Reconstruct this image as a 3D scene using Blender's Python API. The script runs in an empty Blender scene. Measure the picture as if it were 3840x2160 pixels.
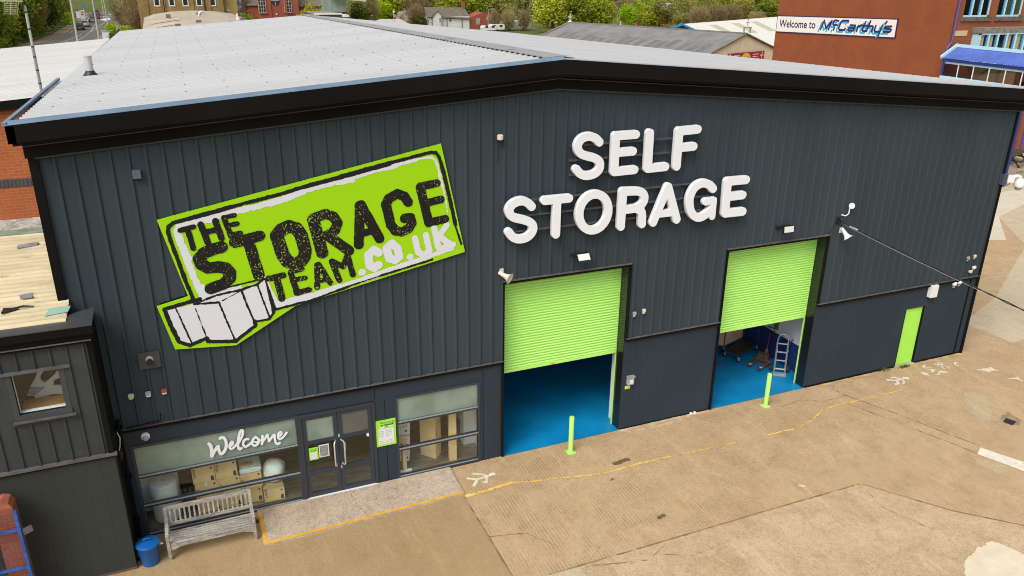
import bpy, bmesh, math, random
import numpy as np
from mathutils import Vector, Matrix
R = math.radians
SC = bpy.context.scene
COL = SC.collection

# ------------------------------------------------------------------ camera
def cam_axes(yaw, pitch, roll):
    f = Vector((math.sin(yaw) * math.cos(pitch), math.cos(yaw) * math.cos(pitch), -math.sin(pitch)))
    r = Vector((math.cos(yaw), -math.sin(yaw), 0.0)); u = r.cross(f)
    c, s = math.cos(roll), math.sin(roll)
    return r * c + u * s, u * c - r * s, f
_r, _u, _f = cam_axes(0.40341084, 0.37552173, 0.01170261)
cam_d = bpy.data.cameras.new('camera'); cam = bpy.data.objects.new('camera', cam_d); COL.objects.link(cam)
m = Matrix.Identity(4)
for i in range(3):
    m[i][0], m[i][1], m[i][2] = _r[i], _u[i], -_f[i]
m[0][3], m[1][3], m[2][3] = 0.0, -17.2, 12.2722
cam.matrix_world = m
cam_d.sensor_width = 36.0; cam_d.lens = 2995.08 / 3840 * 36.0
cam_d.clip_start = 0.1; cam_d.clip_end = 3000
SC.camera = cam

# ------------------------------------------------------------------ sky, sun, exposure
W = bpy.data.worlds.new('World'); SC.world = W; W.use_nodes = True
nt = W.node_tree; bg = nt.nodes['Background']
sky = nt.nodes.new('ShaderNodeTexSky'); sky.sky_type = 'NISHITA'; sky.sun_disc = False
SUN_EL, SUN_AZ = R(50), R(232)          # azimuth measured clockwise from +y
sky.sun_elevation = SUN_EL; sky.sun_rotation = SUN_AZ
sky.air_density = 1.0; sky.dust_density = 4.0; sky.ozone_density = 1.0
hs = nt.nodes.new('ShaderNodeHueSaturation'); hs.inputs['Saturation'].default_value = 0.24
nt.links.new(sky.outputs[0], hs.inputs['Color']); nt.links.new(hs.outputs[0], bg.inputs[0])
bg.inputs[1].default_value = 0.15
sd = bpy.data.lights.new('sun', 'SUN'); so = bpy.data.objects.new('sun', sd); COL.objects.link(so)
sd.energy = 1.25; sd.angle = R(34); sd.color = (1.0, 0.965, 0.91)
dv = Vector((math.sin(SUN_AZ) * math.cos(SUN_EL), math.cos(SUN_AZ) * math.cos(SUN_EL), math.sin(SUN_EL)))
so.rotation_euler = dv.to_track_quat('Z', 'Y').to_euler()
so.location = dv * 60
SC.view_settings.view_transform = 'Standard'; SC.view_settings.look = 'None'
SC.view_settings.exposure = 0.3; SC.view_settings.gamma = 1.0
SC.render.engine = 'CYCLES'
SC.cycles.filter_width = 1.0
SC.cycles.max_bounces = 6; SC.cycles.diffuse_bounces = 3; SC.cycles.glossy_bounces = 3
SC.cycles.transparent_max_bounces = 12; SC.cycles.transmission_bounces = 4
SC.cycles.caustics_reflective = False; SC.cycles.caustics_refractive = False

# ------------------------------------------------------------------ object helpers
def tag(o, label=None, cat=None, group=None, kind=None):
    if label: o['label'] = label
    if cat: o['category'] = cat
    if group: o['group'] = group
    if kind: o['kind'] = kind
    return o
def thing(name, label, cat, loc=(0, 0, 0), group=None):
    o = bpy.data.objects.new(name, None); COL.objects.link(o); o.location = loc
    o.empty_display_size = 0.2
    return tag(o, label, cat, group)
def origin(p):
    v = Vector((0, 0, 0))
    while p is not None:
        v += p.location; p = p.parent
    return v
def copy_tree(o, parent=None):
    c = o.copy(); COL.objects.link(c); c.parent = parent
    for ch in [x for x in o.children]:
        copy_tree(ch, c)
    return c

class MB:
    """collects faces and links them as one mesh object"""
    def __init__(s): s.v = []; s.f = []
    def poly(s, pts):
        n = len(s.v); s.v += [tuple(p) for p in pts]; s.f.append(tuple(range(n, n + len(pts)))); return s
    def box(s, x0, y0, z0, x1, y1, z1):
        n = len(s.v)
        s.v += [(x0, y0, z0), (x1, y0, z0), (x1, y1, z0), (x0, y1, z0), (x0, y0, z1), (x1, y0, z1), (x1, y1, z1), (x0, y1, z1)]
        s.f += [tuple(n + i for i in q) for q in ((0, 3, 2, 1), (4, 5, 6, 7), (0, 1, 5, 4), (1, 2, 6, 5), (2, 3, 7, 6), (3, 0, 4, 7))]
        return s
    def bar(s, p, q, w, h=None, up=(0, 0, 1)):
        p = Vector(p); q = Vector(q); d = (q - p).normalized(); up = Vector(up)
        if abs(d.dot(up)) > 0.98: up = Vector((0, 1, 0))
        a = d.cross(up).normalized() * (w / 2); b = a.cross(d).normalized() * ((h or w) / 2)
        n = len(s.v)
        for c in (p, q):
            s.v += [tuple(c - a - b), tuple(c + a - b), tuple(c + a + b), tuple(c - a + b)]
        s.f += [tuple(n + i for i in k) for k in ((3, 2, 1, 0), (4, 5, 6, 7), (0, 1, 5, 4), (1, 2, 6, 5), (2, 3, 7, 6), (3, 0, 4, 7))]
        return s
    def tube(s, pts, r, n=8):
        pts = [Vector(p) for p in pts]; base = len(s.v); k = len(pts)
        rs = r if isinstance(r, (list, tuple)) else [r] * k
        ref = None
        for i, p in enumerate(pts):
            d = (pts[min(i + 1, k - 1)] - pts[max(i - 1, 0)]).normalized()
            if ref is None:
                ref = Vector((0, 0, 1)) if abs(d.z) < 0.9 else Vector((1, 0, 0))
            a = d.cross(ref).normalized(); b = a.cross(d).normalized(); ref = b
            for j in range(n):
                t = 2 * math.pi * j / n
                s.v.append(tuple(p + a * (rs[i] * math.cos(t)) + b * (rs[i] * math.sin(t))))
        for i in range(k - 1):
            for j in range(n):
                s.f.append((base + i * n + j, base + i * n + (j + 1) % n, base + (i + 1) * n + (j + 1) % n, base + (i + 1) * n + j))
        s.f.append(tuple(base + j for j in reversed(range(n)))); s.f.append(tuple(base + (k - 1) * n + j for j in range(n)))
        return s
    def lathe(s, prof, c=(0, 0, 0), n=16, M=None):
        base = len(s.v); c = Vector(c)
        for (r, z) in prof:
            for j in range(n):
                t = 2 * math.pi * j / n; p = Vector((r * math.cos(t), r * math.sin(t), z))
                if M: p = M @ p
                s.v.append(tuple(p + c))
        for i in range(len(prof) - 1):
            for j in range(n):
                s.f.append((base + i * n + j, base + i * n + (j + 1) % n, base + (i + 1) * n + (j + 1) % n, base + (i + 1) * n + j))
        s.f.append(tuple(base + j for j in reversed(range(n)))); s.f.append(tuple(base + (len(prof) - 1) * n + j for j in range(n)))
        return s
    def prism(s, pts, ext):
        """planar polygon pts (3-D) pushed along vector ext"""
        e = Vector(ext); n = len(s.v); k = len(pts)
        s.v += [tuple(p) for p in pts] + [tuple(Vector(p) + e) for p in pts]
        s.f.append(tuple(range(n, n + k))); s.f.append(tuple(n + k + i for i in reversed(range(k))))
        for i in range(k):
            j = (i + 1) % k; s.f.append((n + j, n + i, n + k + i, n + k + j))
        return s
    def build(s, name, mat, parent=None, smooth=False, bevel=0.0, fix=True):
        me = bpy.data.meshes.new(name); o = origin(parent) if parent else Vector((0, 0, 0))
        me.from_pydata([(v[0] - o.x, v[1] - o.y, v[2] - o.z) for v in s.v], [], s.f)
        bm = bmesh.new(); bm.from_mesh(me)
        if fix: bmesh.ops.recalc_face_normals(bm, faces=bm.faces)
        if bevel > 0:
            bmesh.ops.bevel(bm, geom=[e for e in bm.edges if e.is_manifold and e.calc_face_angle(0) > 0.5], offset=bevel, segments=2, affect='EDGES', clamp_overlap=True)
        bm.to_mesh(me); bm.free()
        if smooth:
            me.shade_smooth() if hasattr(me, 'shade_smooth') else None
            try: me.set_sharp_from_angle(angle=R(40))
            except Exception: pass
        me.materials.append(mat)
        ob = bpy.data.objects.new(name, me); COL.objects.link(ob)
        if parent: ob.parent = parent
        return ob

def structure(name, mb, mat, **k):
    o = mb.build(name, mat, **k); o['kind'] = 'structure'; return o

# flat shapes from strokes: signed distance -> contour -> filled 2-D curve -> mesh
def contours(strokes, polys, res, rough=0.0, seed=0):
    xs = [p[0] for _, s in strokes for p in s] + [p[0] for q in polys for p in q]
    ys = [p[1] for _, s in strokes for p in s] + [p[1] for q in polys for p in q]
    mw = max([w for w, _ in strokes] + [0.0]) / 2 + 3 * res + rough * 2
    x0, x1, y0, y1 = min(xs) - mw, max(xs) + mw, min(ys) - mw, max(ys) + mw
    nx, ny = int((x1 - x0) / res) + 2, int((y1 - y0) / res) + 2
    X, Y = np.meshgrid(x0 + res * np.arange(nx), y0 + res * np.arange(ny), indexing='ij')
    D = np.full(X.shape, 1e3)
    for w, s in strokes:
        for a, b in zip(s[:-1], s[1:]):
            dx, dy = b[0] - a[0], b[1] - a[1]; L2 = dx * dx + dy * dy + 1e-12
            t = np.clip(((X - a[0]) * dx + (Y - a[1]) * dy) / L2, 0, 1)
            D = np.minimum(D, np.hypot(X - a[0] - t * dx, Y - a[1] - t * dy) - w / 2)
    for q in polys:
        ins = np.zeros(X.shape, bool); dm = np.full(X.shape, 1e3)
        for a, b in zip(q, q[1:] + q[:1]):
            dx, dy = b[0] - a[0], b[1] - a[1]; L2 = dx * dx + dy * dy + 1e-12
            t = np.clip(((X - a[0]) * dx + (Y - a[1]) * dy) / L2, 0, 1)
            dm = np.minimum(dm, np.hypot(X - a[0] - t * dx, Y - a[1] - t * dy))
            if abs(dy) > 1e-9:
                c = ((a[1] > Y) != (b[1] > Y)) & (X < dx * (Y - a[1]) / dy + a[0]); ins ^= c
        D = np.minimum(D, np.where(ins, -dm, dm))
    if rough > 0:
        rg = np.random.RandomState(seed)
        for sc_, am in ((6, .6), (2, .6)):
            g = rg.uniform(-1, 1, (nx // sc_ + 3, ny // sc_ + 3))
            fx, fy = np.arange(nx) / sc_, np.arange(ny) / sc_
            ix, iy = fx.astype(int), fy.astype(int); tx, ty = (fx - ix)[:, None], (fy - iy)[None, :]
            n_ = g[ix][:, iy] * (1 - tx) * (1 - ty) + g[ix + 1][:, iy] * tx * (1 - ty) + g[ix][:, iy + 1] * (1 - tx) * ty + g[ix + 1][:, iy + 1] * tx * ty
            D = D + n_ * rough * am
    D[0, :] = D[-1, :] = 1; D[:, 0] = D[:, -1] = 1
    D = np.where(np.abs(D) < 1e-7, 1e-7, D)
    seg = {}
    def ex(i, j):
        t = D[i, j] / (D[i, j] - D[i + 1, j]); return (X[i, j] + t * res, Y[i, j])
    def ey(i, j):
        t = D[i, j] / (D[i, j] - D[i, j + 1]); return (X[i, j], Y[i, j] + t * res)
    S = D < 0
    mix = S[:-1, :-1].astype(int) + S[1:, :-1] * 2 + S[1:, 1:] * 4 + S[:-1, 1:] * 8
    T = {1: [(3, 0)], 2: [(0, 1)], 3: [(3, 1)], 4: [(1, 2)], 5: [(3, 2), (1, 0)], 6: [(0, 2)], 7: [(3, 2)], 8: [(2, 3)], 9: [(2, 0)], 10: [(0, 3), (2, 1)], 11: [(2, 1)], 12: [(1, 3)], 13: [(1, 0)], 14: [(0, 3)]}
    pos = {}
    for i, j in zip(*np.nonzero((mix > 0) & (mix < 15))):
        ek = [('x', i, j), ('y', i + 1, j), ('x', i, j + 1), ('y', i, j)]
        for a, b in T[int(mix[i, j])]:
            seg[ek[a]] = ek[b]
    loops = []
    while seg:
        k0, k = seg.popitem(); lp = [k0]; 
        while k != k0 and k in seg:
            lp.append(k); k = seg.pop(k)
        if len(lp) > 5:
            loops.append([ex(a[1], a[2]) if a[0] == 'x' else ey(a[1], a[2]) for a in lp])
    out = []
    for lp in loops:                     # drop nearly collinear points
        P = np.array(lp); keep = []
        n = len(P)
        for a in range(n):
            p, q, r_ = P[a - 1], P[a], P[(a + 1) % n]
            c = abs((q[0] - p[0]) * (r_[1] - q[1]) - (q[1] - p[1]) * (r_[0] - q[0]))
            if c > 1e-3 * res * res or a % 6 == 0: keep.append(tuple(q))
        if len(keep) > 3: out.append(keep)
    return out
FACE_S = lambda y: Matrix(((1, 0, 0, 0), (0, 0, -1, y), (0, 1, 0, 0), (0, 0, 0, 1)))      # wall facing -y
FACE_W = lambda x: Matrix(((0, 0, -1, x), (-1, 0, 0, 0), (0, 1, 0, 0), (0, 0, 0, 1)))     # wall facing -x
FLAT = lambda z: Matrix(((1, 0, 0, 0), (0, 1, 0, 0), (0, 0, 1, z), (0, 0, 0, 1)))
def curve_mesh(cu, name, mat, M, parent):
    tmp = bpy.data.objects.new('tmp', cu); COL.objects.link(tmp)
    dg = bpy.context.evaluated_depsgraph_get(); dg.update()
    me = bpy.data.meshes.new_from_object(tmp.evaluated_get(dg)); me.name = name
    bpy.data.objects.remove(tmp); bpy.data.curves.remove(cu)
    o = origin(parent) if parent else Vector((0, 0, 0))
    me.transform(Matrix.Translation(-o) @ M)
    me.materials.clear(); me.materials.append(mat)
    ob = bpy.data.objects.new(name, me); COL.objects.link(ob); ob.parent = parent
    return ob
def strokes_mesh(name, mat, M, strokes=(), polys=(), res=0.02, depth=0.0, bevel=0.0, rough=0.0, seed=0, parent=None):
    cu = bpy.data.curves.new(name, 'CURVE'); cu.dimensions = '2D'; cu.fill_mode = 'BOTH' if depth > 0 else 'BOTH'
    cu.extrude = depth / 2; cu.bevel_depth = bevel; cu.bevel_resolution = 1; cu.offset = -bevel
    for lp in contours(list(strokes), [list(q) for q in polys], res, rough, seed):
        sp = cu.splines.new('POLY'); sp.points.add(len(lp) - 1)
        sp.points.foreach_set('co', [c for p in lp for c in (p[0], p[1], 0, 1)]); sp.use_cyclic_u = True
    return curve_mesh(cu, name, mat, M, parent)
def text_mesh(name, mat, M, s, x, y, size, parent=None, bold=0.0, shear=0.0, rot=0.0, align='LEFT', sx=1.0):
    cu = bpy.data.curves.new(name, 'FONT'); cu.body = s; cu.size = size; cu.offset = bold; cu.shear = shear
    cu.align_x = align; cu.align_y = 'BOTTOM_BASELINE'; cu.resolution_u = 3; cu.extrude = 0.0
    L = Matrix.Translation((x, y, 0)) @ Matrix.Rotation(rot, 4, 'Z') @ Matrix.Diagonal((sx, 1, 1, 1))
    return curve_mesh(cu, name, mat, M @ L, parent)
def rect(x0, y0, x1, y1): return [(x0, y0), (x1, y0), (x1, y1), (x0, y1)]
def flat_poly(name, mat, pts, z, parent=None):
    return MB().poly([(p[0], p[1], z) for p in pts]).build(name, mat, parent)

# ------------------------------------------------------------------ materials
def nodes(name):
    m = bpy.data.materials.new(name); m.use_nodes = True; t = m.node_tree
    return m, t, t.nodes['Principled BSDF'], (lambda k: t.nodes.new(k)), t.links.new
def mixc(N, L, fac, a, b, mode='MIX'):
    x = N('ShaderNodeMix'); x.data_type = 'RGBA'; x.blend_type = mode
    for sock, v in ((x.inputs[0], fac), (x.inputs[6], a), (x.inputs[7], b)):
        if hasattr(v, 'is_linked') or hasattr(v, 'links'): L(v, sock)
        elif isinstance(v, (int, float)): sock.default_value = v
        else: sock.default_value = (*v, 1)
    return x.outputs[2]
def ramp(N, L, src, lo, hi, smooth=True):
    r = N('ShaderNodeMapRange'); r.inputs[1].default_value = lo; r.inputs[2].default_value = hi
    if smooth: r.interpolation_type = 'SMOOTHSTEP'
    L(src, r.inputs[0]); return r.outputs[0]
def noise(N, L, co, scale, detail=4, rough=0.55, dist=0.0):
    n = N('ShaderNodeTexNoise'); n.inputs['Scale'].default_value = scale; n.inputs['Detail'].default_value = detail
    n.inputs['Roughness'].default_value = rough; n.inputs['Distortion'].default_value = dist
    if co is not None: L(co, n.inputs['Vector'])
    return n.outputs['Fac']
def wpos(N, L, scale=None):
    g = N('ShaderNodeNewGeometry'); 
    if scale is None: return g.outputs['Position']
    mp = N('ShaderNodeMapping'); mp.inputs['Scale'].default_value = scale; L(g.outputs['Position'], mp.inputs['Vector']); return mp.outputs[0]
def bump(N, L, src, P, strength, dist=0.02):
    b = N('ShaderNodeBump'); b.inputs['Strength'].default_value = strength; b.inputs['Distance'].default_value = dist
    L(src, b.inputs['Height']); L(b.outputs[0], P.inputs['Normal'])
def M_(name, col, rough=0.6, metal=0.0, var=0.0, vs=2.0, spec=0.5, stretch=(1, 1, 1), bmp=0.0, bs=30.0, dirt=None, alpha=None):
    m, t, P, N, L = nodes(name)
    P.inputs['Base Color'].default_value = (*col, 1); P.inputs['Roughness'].default_value = rough
    P.inputs['Metallic'].default_value = metal; P.inputs['Specular IOR Level'].default_value = spec
    if var > 0 or dirt:
        co = N('ShaderNodeTexCoord').outputs['Object']
        if stretch != (1, 1, 1):
            mp = N('ShaderNodeMapping'); mp.inputs['Scale'].default_value = stretch; L(co, mp.inputs['Vector']); co = mp.outputs[0]
        f = noise(N, L, co, vs, 5)
        c = mixc(N, L, ramp(N, L, f, 0.3, 0.7), tuple(x * (1 - var) for x in col), tuple(min(1, x * (1 + var)) for x in col))
        if dirt:
            d = noise(N, L, co, vs * 3.1, 6, 0.65)
            c = mixc(N, L, ramp(N, L, d, dirt[1], dirt[2]), c, dirt[0])
        L(c, P.inputs['Base Color'])
    if bmp > 0:
        co2 = N('ShaderNodeTexCoord').outputs['Object']
        bump(N, L, noise(N, L, co2, bs, 4), P, bmp)
    return m
def brick_mat(name, axis, c1, c2, mortar, w=0.225, h=0.075, var=0.35, ms=0.01):
    m, t, P, N, L = nodes(name); P.inputs['Roughness'].default_value = 0.9
    g = N('ShaderNodeNewGeometry').outputs['Position']
    sx = N('ShaderNodeSeparateXYZ'); L(g, sx.inputs[0]); cb = N('ShaderNodeCombineXYZ')
    L(sx.outputs[axis], cb.inputs[0]); L(sx.outputs[2], cb.inputs[1])
    b = N('ShaderNodeTexBrick'); L(cb.outputs[0], b.inputs['Vector'])
    b.inputs['Color1'].default_value = (*c1, 1); b.inputs['Color2'].default_value = (*c2, 1); b.inputs['Mortar'].default_value = (*mortar, 1)
    b.inputs['Scale'].default_value = 1; b.inputs['Mortar Size'].default_value = ms; b.inputs['Brick Width'].default_value = w; b.inputs['Row Height'].default_value = h
    b.inputs['Bias'].default_value = -0.1
    f = noise(N, L, g, 0.6, 5); f2 = noise(N, L, g, 9.0, 3)
    c = mixc(N, L, ramp(N, L, f, 0.3, 0.7), b.outputs['Color'], (c2[0] * 0.62, c2[1] * 0.62, c2[2] * 0.65)); 
    x = mixc(N, L, var, b.outputs['Color'], c)
    x = mixc(N, L, ramp(N, L, f2, 0.55, 0.8), x, (c1[0] * .7, c1[1] * .65, c1[2] * .7))
    L(x, P.inputs['Base Color']); return m
def glass_mat(name, refl=0.12, tint=(0.85, 0.9, 0.88), rough=0.02, gcol=(0.9, 0.95, 1.0)):
    m, t, P, N, L = nodes(name); t.nodes.remove(P); o = t.nodes['Material Output']
    tr = N('ShaderNodeBsdfTransparent'); tr.inputs[0].default_value = (*tint, 1)
    gl = N('ShaderNodeBsdfGlossy'); gl.inputs[0].default_value = (*gcol, 1); gl.inputs['Roughness'].default_value = rough
    mx = N('ShaderNodeMixShader'); mx.inputs[0].default_value = refl
    L(tr.outputs[0], mx.inputs[1]); L(gl.outputs[0], mx.inputs[2]); L(mx.outputs[0], o.inputs[0]); return m
def frosted_mat(name, col, trans=0.35):
    m, t, P, N, L = nodes(name); t.nodes.remove(P); o = t.nodes['Material Output']
    tr = N('ShaderNodeBsdfTransparent'); tr.inputs[0].default_value = (0.7, 0.78, 0.72, 1)
    df = N('ShaderNodeBsdfDiffuse'); tl = N('ShaderNodeBsdfTranslucent'); tl.inputs[0].default_value = (*col, 1)
    n = noise(N, L, N('ShaderNodeTexCoord').outputs['Object'], 1.3, 3)
    L(mixc(N, L, ramp(N, L, n, .35, .65), tuple(c * .85 for c in col), tuple(c * 1.15 for c in col)), df.inputs[0])
    gl = N('ShaderNodeBsdfGlossy'); gl.inputs['Roughness'].default_value = 0.12
    a = N('ShaderNodeMixShader'); a.inputs[0].default_value = 0.35; L(df.outputs[0], a.inputs[1]); L(tl.outputs[0], a.inputs[2])
    b = N('ShaderNodeMixShader'); b.inputs[0].default_value = trans; L(a.outputs[0], b.inputs[1]); L(tr.outputs[0], b.inputs[2])
    c = N('ShaderNodeMixShader'); c.inputs[0].default_value = 0.05; L(b.outputs[0], c.inputs[1]); L(gl.outputs[0], c.inputs[2])
    L(c.outputs[0], o.inputs[0]); return m
def foliage_mat(name, dark, light, trans=0.3):
    m, t, P, N, L = nodes(name); t.nodes.remove(P); o = t.nodes['Material Output']
    oi = N('ShaderNodeObjectInfo'); g = wpos(N, L)
    f = noise(N, L, g, 0.45, 4, .6); f2 = noise(N, L, g, 3.5, 2)
    c = mixc(N, L, ramp(N, L, f, 0.3, 0.72), dark, light)
    c = mixc(N, L, ramp(N, L, f2, 0.35, 0.75), c, tuple(min(1, x * 1.5) for x in light))
    h = N('ShaderNodeHueSaturation'); r = N('ShaderNodeMapRange'); r.inputs[3].default_value = 0.478; r.inputs[4].default_value = 0.522
    L(oi.outputs['Random'], r.inputs[0]); L(r.outputs[0], h.inputs['Hue'])
    r2 = N('ShaderNodeMapRange'); r2.inputs[3].default_value = 0.75; r2.inputs[4].default_value = 1.25
    w = N('ShaderNodeMath'); w.operation = 'FRACT'; mu = N('ShaderNodeMath'); mu.operation = 'MULTIPLY'; mu.inputs[1].default_value = 7.31
    L(oi.outputs['Random'], mu.inputs[0]); L(mu.outputs[0], w.inputs[0]); L(w.outputs[0], r2.inputs[0]); L(r2.outputs[0], h.inputs['Value'])
    L(c, h.inputs['Color'])
    d = N('ShaderNodeBsdfDiffuse'); tl = N('ShaderNodeBsdfTranslucent'); L(h.outputs[0], d.inputs[0]); L(h.outputs[0], tl.inputs[0])
    mx = N('ShaderNodeMixShader'); mx.inputs[0].default_value = trans; L(d.outputs[0], mx.inputs[1]); L(tl.outputs[0], mx.inputs[2]); L(mx.outputs[0], o.inputs[0])
    return m

def concrete_mat(name, base, pale, dark, stripes=0.0, ang=0.0, grime=(0.25, 0.2, 0.15), pit=0.5):
    m, t, P, N, L = nodes(name); P.inputs['Roughness'].default_value = 0.88; P.inputs['Specular IOR Level'].default_value = 0.25
    g = wpos(N, L)
    def mul(x, k):
        q = N('ShaderNodeMath'); q.operation = 'MULTIPLY'; L(x, q.inputs[0]); q.inputs[1].default_value = k; return q.outputs[0]
    big = noise(N, L, g, 0.3, 5, .62, .5); mid = noise(N, L, g, 1.5, 8, .72, .5); fine = noise(N, L, g, 9, 8, .85, .2); grit = noise(N, L, g, 34, 5, .8)
    st = []
    for rot, sc_, seed in ((.45, (.9, .16, 1), 0), (-.9, (1.3, .2, 1), 7.3), (1.5, (.7, .12, 1), 3.1)):
        mp = N('ShaderNodeMapping'); mp.inputs['Scale'].default_value = sc_; mp.inputs['Rotation'].default_value = (0, 0, rot); mp.inputs['Location'].default_value = (seed, seed, 0); L(g, mp.inputs['Vector'])
        st.append(noise(N, L, mp.outputs[0], 2.6, 8, .75, 1.2))
    c = mixc(N, L, ramp(N, L, big, .32, .68), base, pale)
    c = mixc(N, L, mul(ramp(N, L, mid, .46, .70), .8), c, dark)
    c = mixc(N, L, mul(ramp(N, L, mid, .50, .30), .45), c, tuple(min(1, x * 1.10) for x in pale))
    for k_, x in zip((.6, .5, .5), st): c = mixc(N, L, mul(ramp(N, L, x, .54, .68), k_), c, tuple(min(1, v * 1.2) for v in pale))
    c = mixc(N, L, mul(ramp(N, L, st[1], .44, .26), .35), c, grime)
    c = mixc(N, L, mul(ramp(N, L, fine, .46, .66), pit), c, grime)
    c = mixc(N, L, mul(ramp(N, L, grit, .48, .64), .6), c, tuple(min(1, x * 1.32) for x in pale))
    c = mixc(N, L, mul(ramp(N, L, grit, .48, .34), .6), c, tuple(x * .7 for x in grime))
    h = fine
    if stripes > 0:
        mp2 = N('ShaderNodeMapping'); mp2.inputs['Rotation'].default_value = (0, 0, ang); L(g, mp2.inputs['Vector'])
        sx = N('ShaderNodeSeparateXYZ'); L(mp2.outputs[0], sx.inputs[0])
        wob = N('ShaderNodeMath'); wob.operation = 'MULTIPLY_ADD'; L(mid, wob.inputs[0]); wob.inputs[1].default_value = 1.2; 
        sc_ = N('ShaderNodeMath'); sc_.operation = 'MULTIPLY'; L(sx.outputs[0], sc_.inputs[0]); sc_.inputs[1].default_value = 2 * math.pi / 0.088
        L(sc_.outputs[0], wob.inputs[2]); sn = N('ShaderNodeMath'); sn.operation = 'SINE'; L(wob.outputs[0], sn.inputs[0])
        mask = noise(N, L, g, 0.8, 5, .65, .9)
        m2 = N('ShaderNodeMath'); m2.operation = 'MULTIPLY'; L(ramp(N, L, mask, .42, .66), m2.inputs[0]); L(ramp(N, L, fine, .30, .62), m2.inputs[1])
        a = N('ShaderNodeMath'); a.operation = 'MULTIPLY'; L(ramp(N, L, sn.outputs[0], -.2, 1.0), a.inputs[0]); L(m2.outputs[0], a.inputs[1])
        b = N('ShaderNodeMath'); b.operation = 'MULTIPLY'; L(a.outputs[0], b.inputs[0]); b.inputs[1].default_value = stripes
        c = mixc(N, L, b.outputs[0], c, tuple(x * .55 for x in dark))
    L(c, P.inputs['Base Color']); bump(N, L, h, P, .25, .01)
    return m
CLAD = M_('cladding_paint', (0.047, 0.062, 0.072), .6, spec=.03, var=.1, vs=.5, stretch=(1, 1, .2), dirt=((.06, .07, .075), .62, .85))
CLAD_LOW = M_('panel_paint', (0.034, 0.048, 0.062), .6, spec=.04, var=.08, vs=.6)
CLAD_EXT = M_('extension_cladding_paint', (0.050, 0.055, 0.057), .5, spec=.15, var=.12, vs=.8, dirt=((.07, .07, .065), .6, .85))
EXT_LOW = M_('extension_panel_paint', (0.041, 0.045, 0.041), .6, spec=.12, var=.08, vs=.7)
NAVY = M_('shopfront_paint', (0.028, 0.042, 0.055), .4, spec=.2, var=.06, vs=.8)
BLACKM = M_('black_trim', (0.0095, 0.0090, 0.0085), .5, spec=.06, var=.15, vs=.6)
TRIM = M_('dark_trim', (0.05, 0.055, 0.06), .4, var=.1, vs=2)
LEDGE = M_('weathered_ledge', (0.105, 0.10, 0.095), .6, spec=.2, var=.2, vs=3)
ROOF = M_('roof_sheet', (0.43, 0.435, 0.435), .6, var=.05, vs=.4, stretch=(.15, 1, 1), spec=.15, dirt=((.395, .395, .39), .5, .8))
ROOF2 = M_('old_roof_sheet', (0.50, 0.495, 0.465), .6, var=.05, vs=.5, stretch=(.2, 1.5, 1), dirt=((.38, .365, .30), .55, .8))
CAP = M_('ridge_metal', (0.27, 0.27, 0.265), .5, var=.08, vs=1.0)
BLUEM = M_('blue_flashing', (0.15, 0.215, 0.285), .5, spec=.2, var=.15, vs=1.2)
GREEN_SIGN = M_('green_sign', (0.335, 0.66, 0.004), .45, spec=.3)
SIGN_W = M_('sign_white', (0.68, 0.69, 0.74), .5, spec=.2)
def speckle_black():
    m, t, P, N, L = nodes('sign_black'); P.inputs['Roughness'].default_value = .5; P.inputs['Specular IOR Level'].default_value = .2
    g = wpos(N, L); f = noise(N, L, g, 26, 3, .6); z = noise(N, L, g, 0.9, 2)
    a = N('ShaderNodeMath'); a.operation = 'MULTIPLY_ADD'; L(z, a.inputs[0]); a.inputs[1].default_value = .35; L(f, a.inputs[2])
    L(mixc(N, L, ramp(N, L, a.outputs[0], .79, .86), (.014, .012, .012), (.40, .52, .10)), P.inputs['Base Color']); return m
SIGN_K = speckle_black()
SIGN_LINE = M_('sign_black_line', (0.016, 0.014, 0.016), .5, spec=.2)
LETTER = M_('white_acrylic', (0.80, 0.815, 0.84), .35, spec=.4)
SHUT = M_('shutter_green', (0.50, 0.90, 0.20), .22, spec=1.0)
REVEAL = M_('reveal_gloss', (0.010, 0.012, 0.010), .18, spec=.5)
SHUT_PALE = M_('bollard_green', (0.47, 0.88, 0.19), .4)
DOORG = M_('door_green', (0.40, 0.86, 0.10), .4, var=.03)
BLUEF = M_('blue_floor_paint', (0.004, 0.21, 0.46), .35, var=.16, vs=.9, spec=.4, dirt=((.05, .22, .36), .60, .80))
WOODF = M_('wood_laminate', (0.16, 0.135, 0.095), .3, var=.45, vs=2.0, stretch=(1, 7, 1))
INW = M_('interior_white', (0.72, 0.74, 0.72), .7)
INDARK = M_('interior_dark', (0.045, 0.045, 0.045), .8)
INNAVY = M_('interior_navy', (0.012, 0.035, 0.16), .6)
GLASS = glass_mat('window_glass', .05, (.97, .985, .975))
GLASS_DARK = glass_mat('old_window_glass', .12, (.6, .6, .58))
FROST = frosted_mat('frosted_film', (0.42, 0.53, 0.45), .30)
FRAME = M_('aluminium_frame', (0.030, 0.040, 0.055), .35)
FRAME_L = M_('frame_top_edge', (0.42, 0.45, 0.45), .3, metal=.5)
STEEL = M_('stainless_steel', (0.75, 0.74, 0.72), .4, metal=.7)
ALU = M_('aluminium', (0.62, 0.62, 0.63), .4, metal=.6)
WHITEP = M_('white_plastic', (0.78, 0.78, 0.76), .45)
CREAMP = M_('cream_plastic', (0.66, 0.62, 0.50), .5)
GREYP = M_('grey_plastic', (0.38, 0.39, 0.40), .5)
BLACKP = M_('black_plastic', (0.012, 0.012, 0.013), .5)
REDP = M_('red_plastic', (0.42, 0.06, 0.06), .4)
RUBBER = M_('rubber', (0.018, 0.017, 0.016), .8)
PAPER = M_('paper_white', (0.75, 0.75, 0.74), .7)
INK = M_('ink', (0.03, 0.03, 0.035), .7)
CARD = M_('cardboard', (0.70, 0.52, 0.245), .85, var=.12, vs=1.2)
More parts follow.
